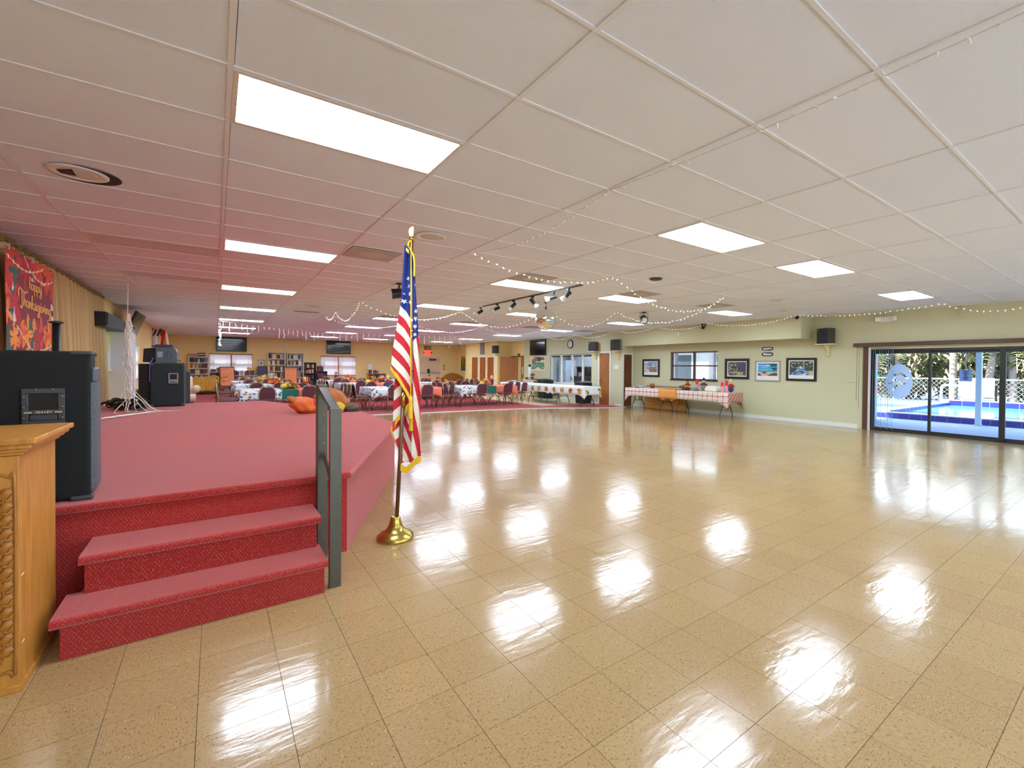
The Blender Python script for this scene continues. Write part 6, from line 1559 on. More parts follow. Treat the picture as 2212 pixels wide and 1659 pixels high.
def forest(s, t_):
    n = vnoise(s * 22, t_ * 22); g = lin((214, 216, 176)) if n > .7 and s < .6 else lin((84, 92, 72)) if n > .45 else lin((58, 52, 72))
    if s > .55 and t_ > .2: g = lin((92, 78, 112)) if vnoise(s * 40, t_ * 6) > .5 else lin((54, 56, 64))
    if t_ < .3 and .5 < s < .85: g = lin((136, 150, 74)) if n > .3 else lin((220, 214, 200))
    if t_ < .26 and abs(s - .2) < .15 and t_ < .26 - abs(s - .2): g = lin((110, 66, 60))
    if abs(t_ - .27 + abs(s - .2)) < .02 and s < .4: g = lin((232, 226, 226))
    return g
def patio(s, t_):
    n = vnoise(s * 20, t_ * 20); g = lin((120, 170, 214)) if t_ > .72 else lin((206, 212, 214)) if n > .5 else lin((150, 140, 140))
    if t_ > .72 and vnoise(s * 6, t_ * 9) > .55: g = lin((232, 240, 244))
    if abs(t_ - .78) < .05 * (1 - abs(s - .4) * 3): g = lin((120, 86, 140))
    if t_ < .5 and .35 < s < .95: g = lin((160, 126, 110)) if n > .45 else lin((96, 84, 96))
    if t_ < .3 and s < .4 and abs(t_ - .3 + s * .7) < .05: g = lin((240, 234, 214))
    return g
M_FRB = mat('black_frame', (22, 20, 20), .35); M_FRS = mat('silver_frame', (176, 172, 168), .35, .4)
picture('framed_print', 'x', XR, *RR(1389, 776, 1425, 814.5, XR), M_FRB, patio, 'small black framed seaside print left of the wall window', .07, .03, caption=True)
picture('framed_print', 'x', XR, *RR(1567, 775, 1618.5, 819.5, XR), M_FRB, forest, 'black framed woodland print right of the wall window', .075, .03)
picture('framed_print', 'x', XR, *RR(1632, 779, 1686, 824.5, XR), M_FRS, beach, 'silver framed beach print with palm trees and umbrellas', .04, .05, caption=True)
picture('framed_print', 'x', XR, *RR(1699.5, 773.5, 1764, 824, XR), M_FRB, treetunnel, 'black framed print of a tree lined avenue', .06, .03, caption=True)
def plaque(v0, v1, lab, sd):
    y0, y1, z0, z1 = RR(1646, v0, 1670, v1, XR); o = thing('wall_plaque', lab, 'plaque', (XR, (y0 + y1) / 2, z0)); n = 20
    out = [(lerp(y0, y1, .5 + .5 * math.copysign(abs(math.cos(w)) ** .45, math.cos(w))), lerp(z0, z1, .5 + .5 * math.copysign(abs(math.sin(w)) ** .6, math.sin(w)))) for w in [2 * PI * k / n for k in range(n)]]
    MB().prism(out, lambda a, b, s: (XR - (.018 if s else .001), a, b)).build('board', M_FRB, o, W=True); mb = MB(); q = random.Random(sd)
    P = [(lerp(y1, y0, .1 + .8 * k / 15), lerp(z0, z1, .5 + .28 * math.sin(k * 1.9 + sd) * (1 if k % 3 else .6))) for k in range(16)]
    ribbon(mb, [p[:2] for p in catmull([(a, b, 0) for a, b in P], 4)], .024, lambda a, b: (XR - .0185, a, b)); mb.build('script', M_WHITE, o, W=True)
plaque(750, 757, 'upper of two small black plaques with white script above the beach print', 1); plaque(761.5, 769.5, 'lower of two small black plaques with white script above the beach print', 4)
def wallplate(name, u0, v0, u1, v1, X, lab, cat, n=1, m=None):
    y0, y1, z0, z1 = RR(u0, v0, u1, v1, X); o = thing(name, lab, cat, (X, (y0 + y1) / 2, z0)); MB().box(X - .008, X - .0005, y0, y1, z0, z1).build('plate', m or mat('almond', (206, 204, 168), .5), o, W=True, bevel=.002)
    for k in range(n):
        y = lerp(y0, y1, (k + .5) / n); zc = (z0 + z1) / 2; MB().box(X - .018, X - .008, y - .006, y + .006, zc - .014, zc + .014).build('toggle', mat('almond_dark', (150, 146, 112), .5), o, W=True)
wallplate('switch_plate', 1830, 823, 1857, 830.5, XR, 'long almond plate of six light switches left of the sliding door', 'switch', 6); wallplate('outlet', 1738, 885, 1744, 893, XR, 'almond power outlet low on the right wall', 'outlet', 1)
wallplate('switch_plate', 1281, 794, 1284, 801, BX, 'almond light switch left of the brown door', 'switch', 1)
wallplate('thermostat', 1326, 788, 1336, 797, BX, 'white thermostat in a clear cover right of the brown door', 'thermostat', 1, M_WHITE)
wallplate('thermostat', 1069.5, 789, 1074, 796, LXW, 'white thermostat on the golden closet block', 'thermostat', 1, M_WHITE)
# emergency light
y0, y1, z0, z1 = RR(1892, 684, 1938, 695, XR); em = thing('emergency_light', 'white twin head emergency light above the sliding door', 'light', (XR, (y0 + y1) / 2, z0))
MB().box(XR - .07, XR - .001, y0 + .1, y1 - .1, z0 + .01, z1 - .02).build('housing', M_WHITE, em, W=True, bevel=.01)
for s in (-1, 1): yc = (y0 + y1) / 2 + s * ((y1 - y0) / 2 - .06); MB().obox((XR - .07, yc, (z0 + z1) / 2), (.09, .11, .11), RZ(s * .4)).build('lamp_head', M_WHITE, em, W=True, bevel=.012)
y0, y1, z0, z1 = RR(2075, 672, 2084, 685, XR); jb = thing('junction_box', 'khaki painted junction box with conduit above the sliding door', 'box', (XR, (y0 + y1) / 2, z0)); MB().box(XR - .06, XR - .001, y0, y1, z0, z1).build('box', M_KHAKI, jb, W=True, bevel=.004); MB().cyl((XR - .03, (y0 + y1) / 2, z1), (XR - .03, (y0 + y1) / 2, CEIL - .004), .012, n=8).build('conduit', M_KHAKI, jb, W=True)
# wall speakers on painted shelves
M_SHELF = mat('cream_shelf', (226, 218, 168), .6); M_SPK = mat('wall_speaker', (28, 34, 38), .6); M_SPKS = mat('speaker_side', (62, 60, 58), .5)
def wspk(u0, v0, u1, v1, X, lab, rz, side_m=None, dep=.26):
    a, b = WX(u0, v0, X - dep), WX(u1, v1, X - dep); yc, z0, h = (a.y + b.y) / 2, b.z, a.z - b.z; w = min(a.y - b.y, .34)
    o = thing('wall_speaker', lab, 'loudspeaker', (X - .02 - dep * .55, yc, z0), rz); MB().box(-dep * .5, dep * .42, -w / 2, w / 2, 0.001, h).build('cabinet', side_m or M_SPKS, o, bevel=.006); MB().box(-dep * .5 - .014, -dep * .5, -w / 2 + .008, w / 2 - .008, .01, h - .008).build('grille', M_SPK, o, bevel=.004); MB().box(-dep * .5 - .016, -dep * .5 - .014, w / 2 - .05, w / 2 - .035, h - .06, h - .03).build('badge', M_WHITE, o)
    s = thing('wall_shelf', 'painted bracket shelf under the ' + lab, 'shelf', (X, yc, z0 - .03)); MB().box(-dep - .06, -.001, -w / 2 - .05, w / 2 + .05, .005, .029).build('board', M_SHELF, s, bevel=.003)
    br = catmull([(-.22, 0, .0), (-.2, 0, -.06), (-.10, 0, -.12), (-.05, 0, -.2), (-.07, 0, -.27), (-.03, 0, -.3), (-.012, 0, -.25), (-.012, 0, .0)], 4); MB().prism([(p.x, p.z) for p in br], lambda a, b, k: (a, .018 if k else -.018, b)).build('bracket', M_SHELF, s, bevel=.003)
wspk(1766, 710, 1797, 742, XR, 'black speaker beside the soffit end', -.35)
wspk(1267, 739, 1289, 758, BX, 'black speaker left of the brown door', .5, M_DARKWOOD); wspk(1316, 734, 1336, 757, BX, 'black speaker right of the brown door', -.3)
wspk(1061, 747, 1074, 763, LXW, 'black speaker on the golden closet block', 0)
# vent grille, clock, exit sign, extinguisher signs
y0, y1, z0, z1 = RR(1038, 741, 1048, 766, LXW); vg = thing('wall_vent', 'tall white return air grille above the closet doors', 'vent', (LXW, (y0 + y1) / 2, z0)); MB().box(LXW - .02, LXW - .001, y0 - .05, y1 + .05, z0 - .03, z1 + .03).build('frame', M_WTRIM, vg, W=True); louver(MB(), y0, y1, z0, z1, lambda a, b, z: (LXW - .02 - b, a, z), 22).build('louver_slats', mat('vent_tan', (170, 150, 130), .6), vg, W=True, kind='stuff')
ck = WX(1232.5, 743.5, KX); o = thing('wall_clock', 'round black rimmed wall clock above the kitchen hatch', 'clock', (KX - .001, ck.y, ck.z)); MB().lathe([(.20, 0), (.20, -.035), (.165, -.04), (.165, -.02)], 28, axis='x').build('rim', M_BLACK, o, smooth=False); MB().lathe([(.165, -.022), (.01, -.026)], 28, axis='x').build('dial', M_WHITE, o); MB().box(-.030, -.027, -.006, .006, 0, .13).box(-.030, -.027, 0, .08, -.006, .006).build('hands', M_BLACK, o)
es = WY(923, 761.5, YB); o = thing('exit_sign', 'lit red EXIT sign above the cream doors', 'sign', (es.x, YB, es.z)); MB().box(-.19, .19, -.06, -.001, -.12, .12).build('housing', mat('exit_red', (230, 60, 50), .5, emit=((235, 50, 44), 1.2)), o); mb = text_mb('EXIT', .17, .002); mb.v = [(x, y - .063, z) for x, y, z in mb.v]; mb.build('lettering', M_WHITE, o)
for s in (-1, 1): MB().sphere((s * .25, -.06, 0), (.05, .05, .05), 8, 6).build('lamp_head', mat('olive_black', (64, 60, 50), .6), o)
p = WY(923.5, 751.5, YB); picture('framed_photo', 'y', YB, p.x - .22, p.x + .22, p.z - .12, p.z + .12, mat('dark_brown'), lambda s, t_: lin((206, 176, 120)) if vnoise(s * 7, t_ * 5) > .5 else lin((120, 90, 60)), 'small dark framed picture above the exit sign', .04, .02, 12, 8)
for (u, v, lab) in ((959.5, 793.5, 'small red sign beside the cream doors'),):
    p = WY(u, v, YB); o = thing('wall_sign', lab, 'sign', (p.x, YB, p.z)); MB().box(-.06, .06, -.01, -.001, -.16, .16).build('board', mat('sign_red', (190, 50, 50), .5), o); MB().box(-.025, .025, -.012, -.01, -.1, .1).build('stripe', M_WHITE, o)
p = WX(1137, 761, RXW); o = thing('wall_sign', 'oval red sign above the open double doors', 'sign', p); MB().lathe([(.10, 0), (.10, -.01), (.01, -.012)], 20, axis='x').build('board', mat('sign_red', (190, 50, 50), .5), o); MB().box(-.014, -.012, -.02, .02, -.06, .06).build('stripe', M_WHITE, o)
p = WX(1121, 766.5, RXW); o = thing('wall_sign', 'tiny brown room sign over the double doors', 'sign', p); MB().box(-.012, -.001, -.12, .12, -.07, .07).build('board', M_DARKWOOD, o); MB().box(-.014, -.012, -.07, .07, -.01, .01).build('stripe', mat('brass'), o)
# landscape painting in the corner
y0, y1, z0, z1 = RR(997, 771, 1015, 801, 12.95); picture('landscape_painting', 'x', 12.95, 26.05, y1, z0, z1, mat('green_black', (40, 60, 50), .5), lambda s, t_: lin((40, 96, 110)) if t_ < .2 else lin((190, 170, 60)) if vnoise(s * 9, t_ * 11) > .55 else lin((70, 84, 40)), 'tall green and gold landscape painting in the back corner', .02, .0, 24, 40)
# white track with three small spots in the corner
o = thing('corner_spots', 'three small white spotlights near the back corner ceiling', 'spotlight', CE(985, 746) + Vector((-.3, -.6, 0)))
MB().box(-.6, .6, -.02, .02, -.02, -.002).build('rail', M_WHITE, o)
for k in range(3): MB().cyl((-.5 + .5 * k, 0, -.05), (-.5 + .5 * k + .06, -.1, -.24), .07, .08, n=12).build('can', mat('cream_can', (236, 214, 170), .5), o); MB().cyl((-.5 + .5 * k, 0, -.06), (-.5 + .5 * k, 0, -.01), .015, n=6).build('arm', M_WHITE, o)
# televisions
M_SCREEN = mat('tv_screen', (16, 16, 18), .12, coat=.3)
def tv(axis, c, a0, a1, z0, z1, lab, tilt=.0):
    o = thing('television', lab, 'television', (c, (a0 + a1) / 2, z0) if axis == 'x' else ((a0 + a1) / 2, c, z0)); w, h = abs(a1 - a0), z1 - z0
    def Q(s, d, t_): d2 = d + t_ * math.sin(tilt); return (-d2, s, t_ * math.cos(tilt)) if axis == 'x' else (s, -d2, t_ * math.cos(tilt))
    def bx(s0, s1, d0, d1, t0, t1): return MB().add([Q(s, d, t_) for t_ in (t0, t1) for s, d in ((s0, d0), (s1, d0), (s1, d1), (s0, d1))], [(0, 3, 2, 1), (4, 5, 6, 7), (0, 1, 5, 4), (1, 2, 6, 5), (2, 3, 7, 6), (3, 0, 4, 7)])
    bx(-w / 2, w / 2, .05, .10, 0, h).build('bezel', M_BLACK, o, bevel=.006); bx(-w / 2 + .02, w / 2 - .02, .10, .103, .03, h - .02).build('screen', M_SCREEN, o); bx(-w * .2, w * .2, .001, .05, h * .25, h * .7).build('wall_mount', M_BLACK, o); return o
a, b = WY(466.5, 727, YB - .1), WY(533, 760, YB - .1); tv('y', YB, a.x, b.x, b.z, a.z, 'wide black television above the left back window')
a, b = WY(706, 735, YB - .1), WY(757.5, 765, YB - .1); tv('y', YB, a.x, b.x, b.z, a.z, 'black television above the right back window')
y0, y1, z0, z1 = RR(1144.5, 736, 1177, 767, KX - .1); tv('x', KX, y0, y1, z0, min(z1, CEIL - .03), 'black television above the colourful map board')
def mapcol(s, t_):
    if s < .06 or s > .94 or t_ < .08 or t_ > .94: return lin((232, 220, 180))
    if math.hypot((s - .15), (t_ - .68) * .8) < .09: return lin((214, 84, 56))
    if t_ < .22 and .3 < s < .7 and t_ < .1 + .12 * math.sin((s - .3) * 7.8): return lin((232, 220, 180))
    n = vnoise(s * 16, t_ * 16)
    if t_ > .5: return lin((40, 60, 62)) if (vnoise(s * 5, t_ * 14) > .52) else lin((210, 206, 170)) if n > .5 else lin((120, 130, 120))
    return lin((92, 150, 110)) if n > .4 else lin((40, 96, 90)) if n > .2 else lin((200, 214, 190))
y0, y1, z0, z1 = RR(1145, 768, 1178, 802, KX - .04); picture('map_board', 'x', KX, y0, y1, z0, z1, mat('cream_frame', (226, 214, 170), .5), mapcol, 'colourful resort map board left of the kitchen hatch', .03, .0, 60, 60, 'map')
# ---- supplies near the hatch
ct_ = thing('serving_cart', 'cream serving cart by the wall under the map board', 'cart', (12.5, WX(1149, 850, 12.5).y, .009)); MB().box(-.3, .3, -.55, .45, .80, .84).build('top', M_WHITE, ct_, bevel=.006); MB().box(-.27, .27, -.5, .4, .1, .78).build('body', mat('cream_cab', (226, 206, 150), .6), ct_)
for q0 in (-.45, 0): MB().box(-.285, -.27, q0, q0 + .38, .14, .74).build('door', mat('cream_cab'), ct_, bevel=.004)
for a in (-.2, .2):
    for b in (-.45, .35): MB().cyl((a, b, 0), (a, b, .1), .03, n=8).build('caster', M_BLACK, ct_)
cy0 = WX(1149, 850, 12.5).y
o = thing('paper_towel_stand', 'white paper towel roll on the serving cart', 'paper towels', (12.45, cy0 + .12, .851)); MB().cyl((0, 0, .02), (0, 0, .62), .085, n=16).build('roll', M_WHITE, o, smooth=True); MB().lathe([(.11, 0), (.11, .02), (.02, .02)], 16).build('base', M_BLACK, o); MB().sphere((0, .02, .68), .07, 10, 7).build('cap', M_BLACK, o, smooth=True)
o = thing('poinsettia', 'small red flowers in a pot on the serving cart', 'flowers', (12.4, cy0 - .18, .851)); bouquet(o, (0, 0, .2), .13, 30, 5, [(200, 40, 40), (180, 30, 40), (60, 90, 50)]); MB().lathe([(.06, 0), (.08, .14), (.07, .14), (.01, .03)], 14).build('pot', M_BRN, o)
o = thing('condiment_tray', 'tray of dark bottles at the left of the serving cart', 'tray', (12.45, cy0 + .32, .851)); MB().box(-.15, .15, -.1, .1, 0, .015).build('tray', M_BLACK, o)
for k in range(4): MB().lathe([(.025, .016), (.025, .08), (.012, .1), (.012, .13)], 10, (-.1 + .06 * k, 0, 0)).build('bottle', [M_BLACK, M_RED, mat('stem_green'), M_WHITE][k], o)
bk2 = thing('black_box', 'low black lidded box on a stool right of the serving cart', 'box', (12.45, WX(1164, 850, 12.45).y, .0095)); MB().box(-.2, .2, -.28, .28, .74, .88).build('lid_box', M_BLACK, bk2, bevel=.01); MB().box(-.206, -.2, -.12, .16, .79, .83).build('label_strip', M_WHITE, bk2); MB().box(-.19, .19, -.26, .26, .70, .74).build('stool_top', M_DOOR, bk2)
for a in (-.16, .16):
    for b in (-.22, .22): MB().box(a - .02, a + .02, b - .02, b + .02, 0, .70).build('stool_leg', M_DOOR, bk2)
def bin_(u, x, lab, h=.86):
    y = WX(u, 850, x).y; o = thing('trash_can', lab, 'trash can', (x, y, .0095)); MB().prism([(-.24, 0), (.24, 0), (.28, h), (-.28, h)], lambda a, b, s: (a, (.24 + .04 * b) * (1 if s else -1), b)).build('body', M_BLACK, o, bevel=.02); q_ = random.Random(int(u)); MB().sphere((0, 0, h - .01), (.31, .31, .06), 20, 8, fn=lambda d, th, w: 1 + .06 * math.sin(7 * w)).build('liner', mat('black_bag', (20, 24, 26), .25), o, smooth=True)
bin_(1178, 12.4, 'black trash can with liner left of the kitchen hatch'); bin_(1261, 12.05, 'black trash can with liner right of the kitchen hatch', .84)
o = thing('white_pitcher', 'white utensil holder on the hatch counter', 'holder', (KX - .12, WX(1236.5, 815, KX - .12).y, hz0 - .019)); MB().lathe([(.06, 0), (.08, .16), (.075, .16), (.01, .02)], 14).build('cup', M_WHITE, o); MB().cyl((.01, 0, .05), (-.01, .02, .3), .012, n=6).build('utensil', M_BLACK, o)
o = thing('dark_basket', 'dark tray of packets at the right end of the hatch counter', 'tray', (KX - .15, WX(1255, 818, KX - .15).y, hz0 - .019)); MB().box(-.12, .12, -.3, .2, 0, .03).build('tray', M_BRN, o); 
for k in range(5): MB().box(-.1, .1, -.26 + .09 * k, -.19 + .09 * k, .031, .08).build('packet', [M_BRN, M_RED, M_BLACK][k % 3], o)

# ================================================================== BACK WALL LIBRARY
M_BCASE = mat('white_bookcase', (232, 226, 206), .5); M_DCASE = mat('dark_bookcase', (54, 44, 44), .5); M_TCASE = mat('tan_bookcase', (206, 150, 84), .5)
BKP = [lin(c) for c in ((40, 44, 60), (150, 36, 44), (226, 214, 190), (90, 60, 70), (196, 120, 60), (60, 90, 120), (30, 32, 36), (206, 196, 180), (120, 40, 60), (70, 84, 70), (226, 190, 90), (100, 120, 150), (236, 232, 226), (170, 60, 50))]
M_BOOKC = []
for k, c in enumerate(BKP):
    m_ = mat('book_cover_%d' % k, (1, 1, 1), .6); m_.node_tree.nodes['Principled BSDF'].inputs['Base Color'].default_value = (*c, 1); M_BOOKC.append(m_)
BOOKME = {}
nbook = [0]
CNAME = ['navy', 'crimson', 'cream', 'plum', 'rust', 'steel blue', 'black', 'beige', 'maroon', 'olive', 'mustard', 'slate blue', 'white', 'brick red']
ORD = ['first', 'second', 'third', 'fourth', 'fifth', 'sixth', 'seventh', 'eighth', 'ninth', 'tenth', 'eleventh', 'twelfth', 'thirteenth', 'fourteenth', 'fifteenth', 'sixteenth', 'seventeenth', 'eighteenth', 'nineteenth', 'twentieth']
GCOUNT = {}
def book(x, y, z, w, d, h, lab, grp, q, lean=0.0, flat=False):
    k = q.randrange(len(M_BOOKC)); n_ = GCOUNT.get(grp, 0); GCOUNT[grp] = n_ + 1
    lab = lab.replace('book ', '%s book, %s from %s, ' % (CNAME[k], ORD[n_], 'below' if flat else 'left'), 1) if lab.startswith('book') else lab + ', %s from left' % ORD[n_]; key = (k, round(w, 2), round(d, 2), round(h, 2))
    if key not in BOOKME: BOOKME[key] = mesh_of(MB().box(0, key[1], -key[2], 0, 0, key[3]), 'book', M_BOOKC[k])
    o = inst('book', BOOKME[key], (x, y, z)); o.rotation_euler = (0, lean, 0) if not flat else (0, 0, 0); tag(o, lab, 'book', grp); nbook[0] += 1; return o
def bookcase(u0, u1, vt, n, lab, m, nm, q, z0=.10, dep=.30, yb=None, per=9, full=None, H=None, zs=None):
    yb = yb or YB - .02; yf = yb - dep; a, b = WY(u0, 800, yf), WY(u1, 800, yf); x0, x1 = a.x, b.x; zt = H or WY(u0, vt, yf).z
    o = thing('bookcase', lab, 'bookcase', ((x0 + x1) / 2, yb - dep / 2, .011)); t_ = .03
    for xx in (x0, x1 - t_): MB().box(xx, xx + t_, yf, yb, .011, zt).build('side_panel', m, o, W=True)
    MB().box(x0 + t_, x1 - t_, yb - .012, yb, .011, zt).build('back_panel', m, o, W=True)
    zz = [lerp(z0, zt - t_, k / n) for k in range(n + 1)]
    for k, z in enumerate(zz): MB().box(x0 + t_, x1 - t_, yf, yb - .012, z, z + t_).build('shelf', m, o, W=True)
    ord_ = ['bottom', 'second lowest', 'third lowest', 'fourth lowest', 'fifth lowest', 'sixth lowest']
    for k in range(n):
        if full and not full[k]: continue
        gap = zz[k + 1] - zz[k] - t_; x = x0 + t_ + .005; lim = x1 - t_ - .01 - .12 * q.random(); wl = (x1 - x0) / per; lo = q.random() < .3
        while x < lim - .03:
            w = round(max(.03, q.uniform(.6, 1.4) * wl * .95), 2); h = round(gap * q.uniform(.62, .9), 2)
            if x + w > x1 - t_ - .004: break
            book(x, yf + dep * .95 - .012, zz[k] + t_ + .001, w, round(dep * .68, 2), h, 'book on %s shelf of the %s' % (ord_[k], nm), 'books on the %s shelf of the %s' % (ord_[k], nm), q); x += w + .002
    return x0, x1, yf, yb, zt, zz
q = random.Random(2)
c1 = bookcase(407, 450.5, 770, 6, 'white bookcase at the left end of the back wall', M_BCASE, 'left end white bookcase', q, per=10, full=[0, 1, 1, 1, 1, 1])
c2 = bookcase(451.5, 500, 803, 4, 'low white bookcase under the left half of the first back window', M_BCASE, 'left low bookcase', q, per=9, full=[1, 1, 1, 1])
c3 = bookcase(500.8, 577, 811, 4, 'long low white bookcase under the right half of the first back window', M_BCASE, 'long low bookcase', q, per=15, full=[0, 0, 1, 1])
c4 = bookcase(578.5, 616.5, 760.5, 6, 'tall white bookcase, left one of the pair between the back windows', M_BCASE, 'left tall bookcase', q, per=9, full=[0, 0, 1, 1, 1, 1])
c5 = bookcase(620, 656.5, 762, 6, 'tall white bookcase, right one of the pair between the back windows', M_BCASE, 'right tall bookcase', q, per=9, full=[0, 1, 1, 1, 1, 1])
c6 = bookcase(657.5, 683, 783, 5, 'dark bookcase beside the right tall white bookcase', M_DCASE, 'dark bookcase', q, per=7, full=[0, 1, 1, 1, 1])
c7 = bookcase(685, 707, 802, 3, 'low dark bookcase under the left half of the second back window', M_DCASE, 'low dark bookcase', q, per=6, full=[0, 1, 1], yb=YB - .04)
c8 = bookcase(795, 834, 807, 3, 'low tan bookcase right of the second back window', M_TCASE, 'low tan bookcase', q, per=10, full=[0, 1, 1])
def topbooks(c, n, x0f, lab, lying=False, h=.22):
    x0, x1, yf, yb, zt, zz = c; x = lerp(x0, x1, x0f); z = zt + .001
    for k in range(n):
        if lying: book(x + .01 * (k % 3), yf + .26, z, .30, .2, .04, lab, lab.replace('book ', 'books '), q, flat=True); z += .0405
        else:
            w = round(q.uniform(.04, .07), 2); book(x, yf + .24, zt + .001, w, .2, round(h * q.uniform(.8, 1.1), 2), lab, lab.replace('book ', 'books '), q); x += w + .002
topbooks(c1, 4, .05, 'book lying in left pile atop the left end bookcase', True); topbooks(c1, 5, .45, 'book lying in right pile atop the left end bookcase', True)
c2 = (*c2[:4], c2[5][-1] + .03, c2[5]); c3 = (*c3[:4], c3[5][-1] + .03, c3[5])
topbooks(c2, 3, .05, 'book lying on the left low bookcase', True); topbooks(c2, 5, .3, 'book standing on the left low bookcase'); topbooks(c3, 16, .06, 'book standing atop the long low bookcase', False, .26); topbooks(c8, 8, .1, 'book standing atop the low tan bookcase', False, .2); topbooks(c7, 5, .1, 'book standing atop the low dark bookcase', False, .3)
o = thing('framed_notice', 'tilted white certificate standing on the low tan bookcase', 'certificate', (lerp(c8[0], c8[1], .12), YB - .2, c8[4] + .24)); MB().box(-.14, .14, -.01, .01, .0, .3).build('sheet', M_WHITE, o); MB().box(-.02, .02, .01, .06, 0, .15).build('stand', M_WHITE, o)
o = thing('wall_clock', 'yellow faced novelty clock on the long low bookcase', 'clock', (lerp(c3[0], c3[1], .56), YB - .2, c3[4] + .002)); MB().lathe([(.17, -.03), (.19, 0), (.17, .03)], 20, (0, 0, .2), axis='y').build('face', mat('pale_yellow', (226, 206, 110), .6), o); MB().sphere((-.14, 0, .36), .07, 8, 6).build('ear', mat('pale_yellow'), o); MB().sphere((.14, 0, .36), .07, 8, 6).build('ear', mat('pale_yellow'), o); MB().sphere((-.06, -.03, .24), .03, 6, 5).sphere((.06, -.03, .24), .03, 6, 5).build('spots', M_BLACK, o, kind='stuff')
pa3, pb3 = WY(557, 777, YB), WY(571, 793, YB); picture('framed_print', 'y', YB, pa3.x, pb3.x, pb3.z, pa3.z, mat('tan_frame', (190, 150, 110), .5), lambda s, t_: lin((70, 66, 60)) if abs(s - .5) < .42 and (abs(t_ - .75) < .16 or abs(t_ - .35) < .16) else lin((214, 200, 180)), 'small tan framed print left of the tall white bookcases', .03, .08, 12, 16)
o = thing('dark_cabinet_box', 'dark glossy box standing on the long low bookcase', 'box', (lerp(c3[0], c3[1], .86), YB - .2, c3[4] + .002)); MB().box(-.2, .2, -.12, .12, 0, .48).build('case', mat('plum_black', (58, 48, 66), .3), o, bevel=.01); MB().box(-.16, .16, -.126, -.12, .06, .42).build('front', mat('plum', (84, 64, 104), .4), o)
# tufted orange chairs
M_TUFT = mat('orange_leather', (232, 140, 86), .5, var=.06)
def tufted(u, yy, lab, rz):
    p = WY(u, 850, yy); o = thing('tufted_chair', lab, 'chair', (p.x, yy, .011), rz)
    def fb(a, b): 
        d = 0
        for (x, z) in TB: d += .018 * math.exp(-((a - x) ** 2 + (b - z) ** 2) / .0022)
        return (a, -.26 + .03 - .12 * (b - .45) * -1 + d - .02, b)
    global TB
    TB = [(-.16 + .16 * i + (.08 if j % 2 else 0), .62 + .14 * j) for j in range(5) for i in range(3 if j % 2 == 0 else 2)]
    MB().grid(24, 26, lambda a, b: fb(lerp(-.27, .27, a), lerp(.48, 1.28, b))).build('backrest', M_TUFT, o, smooth=True, solid=.02)
    MB().prism([(-.3, .40), (.3, .40), (.31, 1.33), (-.31, 1.33)], lambda a, b, s: (a, (.02 if s else -.02) - .18 + .12 * (b - .45), b)).build('back_frame', M_DARKWOOD, o)
    MB().box(-.31, .31, -.62, -.12, .40, .52).build('seat', M_TUFT, o, bevel=.03, seg=3); MB().box(-.3, .3, -.6, -.14, .34, .40).build('seat_rail', M_DARKWOOD, o)
    for a in (-.27, .27):
        for b in (-.57, -.17): MB().tube([(a, b, .36), (a * 1.04, b - .02, 0)], [.03, .018], 8).build('leg', M_DARKWOOD, o)
    for (x, z) in TB: MB().sphere((x, -.245 + .12 * (z - .45), z), .013, 6, 4).build('button', mat('orange_dark', (190, 100, 50), .5), o)
tufted(489, 27.6, 'orange tufted leather armchair before the low bookcases', .15); tufted(628, 27.6, 'orange tufted leather chair before the tall bookcases', -.1)
# mustard wooden cradle bench
p = WY(452, 852, 27.4); o = thing('wooden_cradle', 'mustard wooden slatted toy cradle beside the left bookcase', 'cradle', (p.x - .15, 27.4, .011)); M_MUST = wood('mustard_wood', (206, 150, 50))
sp_ = [(-.75, .12), (.75, .12), (.75, .15), (.62, .62), (.55, .8), (.40, .86), (-.62, .86), (-.75, .8)]
MB().prism([(-.7, .2), (.35, .2), (.42, .84), (-.78, .84)], lambda a, b, s: (a, .3 if s else .27, b)).build('side_board', M_MUST, o, bevel=.006)
MB().prism([(-.7, .2), (.35, .2), (.42, .84), (-.78, .84)], lambda a, b, s: (a, -.3 if s else -.27, b)).build('side_board', M_MUST, o, bevel=.006)
MB().box(-.7, .6, -.27, .27, .18, .21).build('bottom_board', M_MUST, o); MB().tube(catmull([(.42, -.3, .2), (.5, -.3, .7), (.44, -.3, .86), (.2, -.3, .88)], 4), .035, 8).build('end_post', M_MUST, o, smooth=True); MB().tube(catmull([(.62, -.3, .2), (.6, -.3, .7), (.72, -.3, .86), (.86, -.3, .84)], 4), .035, 8).build('end_post', M_MUST, o, smooth=True)
for a in (-.6, .5): MB().prism([(-.42, 0), (.42, 0), (.34, .12), (.3, .18), (-.3, .18), (-.34, .12)], lambda x, b, s: (a + (.06 if s else 0), x * .8, b)).build('rocker', M_MUST, o, bevel=.01)
# cream recliner half hidden by the far speaker
p = WY(419, 858, 21.5); o = thing('recliner', 'cream leather recliner beyond the far loudspeaker', 'armchair', (p.x - .25, 21.6, .011)); M_CRM = mat('cream_leather', (232, 214, 184), .45, var=.05)
MB().box(-.45, .3, -.3, .35, .08, .45).build('base', M_CRM, o, bevel=.06, seg=3); MB().box(-.45, .2, .2, .45, .3, .98).build('backrest', M_CRM, o, bevel=.08, seg=3)
for s in (-1, 1): MB().cyl((s * .36 - .05, -.42, .52), (s * .36 - .05, .35, .52), .13, n=16).build('armrest', M_CRM, o, smooth=True)
MB().cyl((-.4, -.38, .2), (.3, -.38, .2), .15, n=16).build('footrest', M_CRM, o, smooth=True); MB().box(-.4, .25, -.25, .3, 0, .08).build('foot_frame', M_BLACK, o)
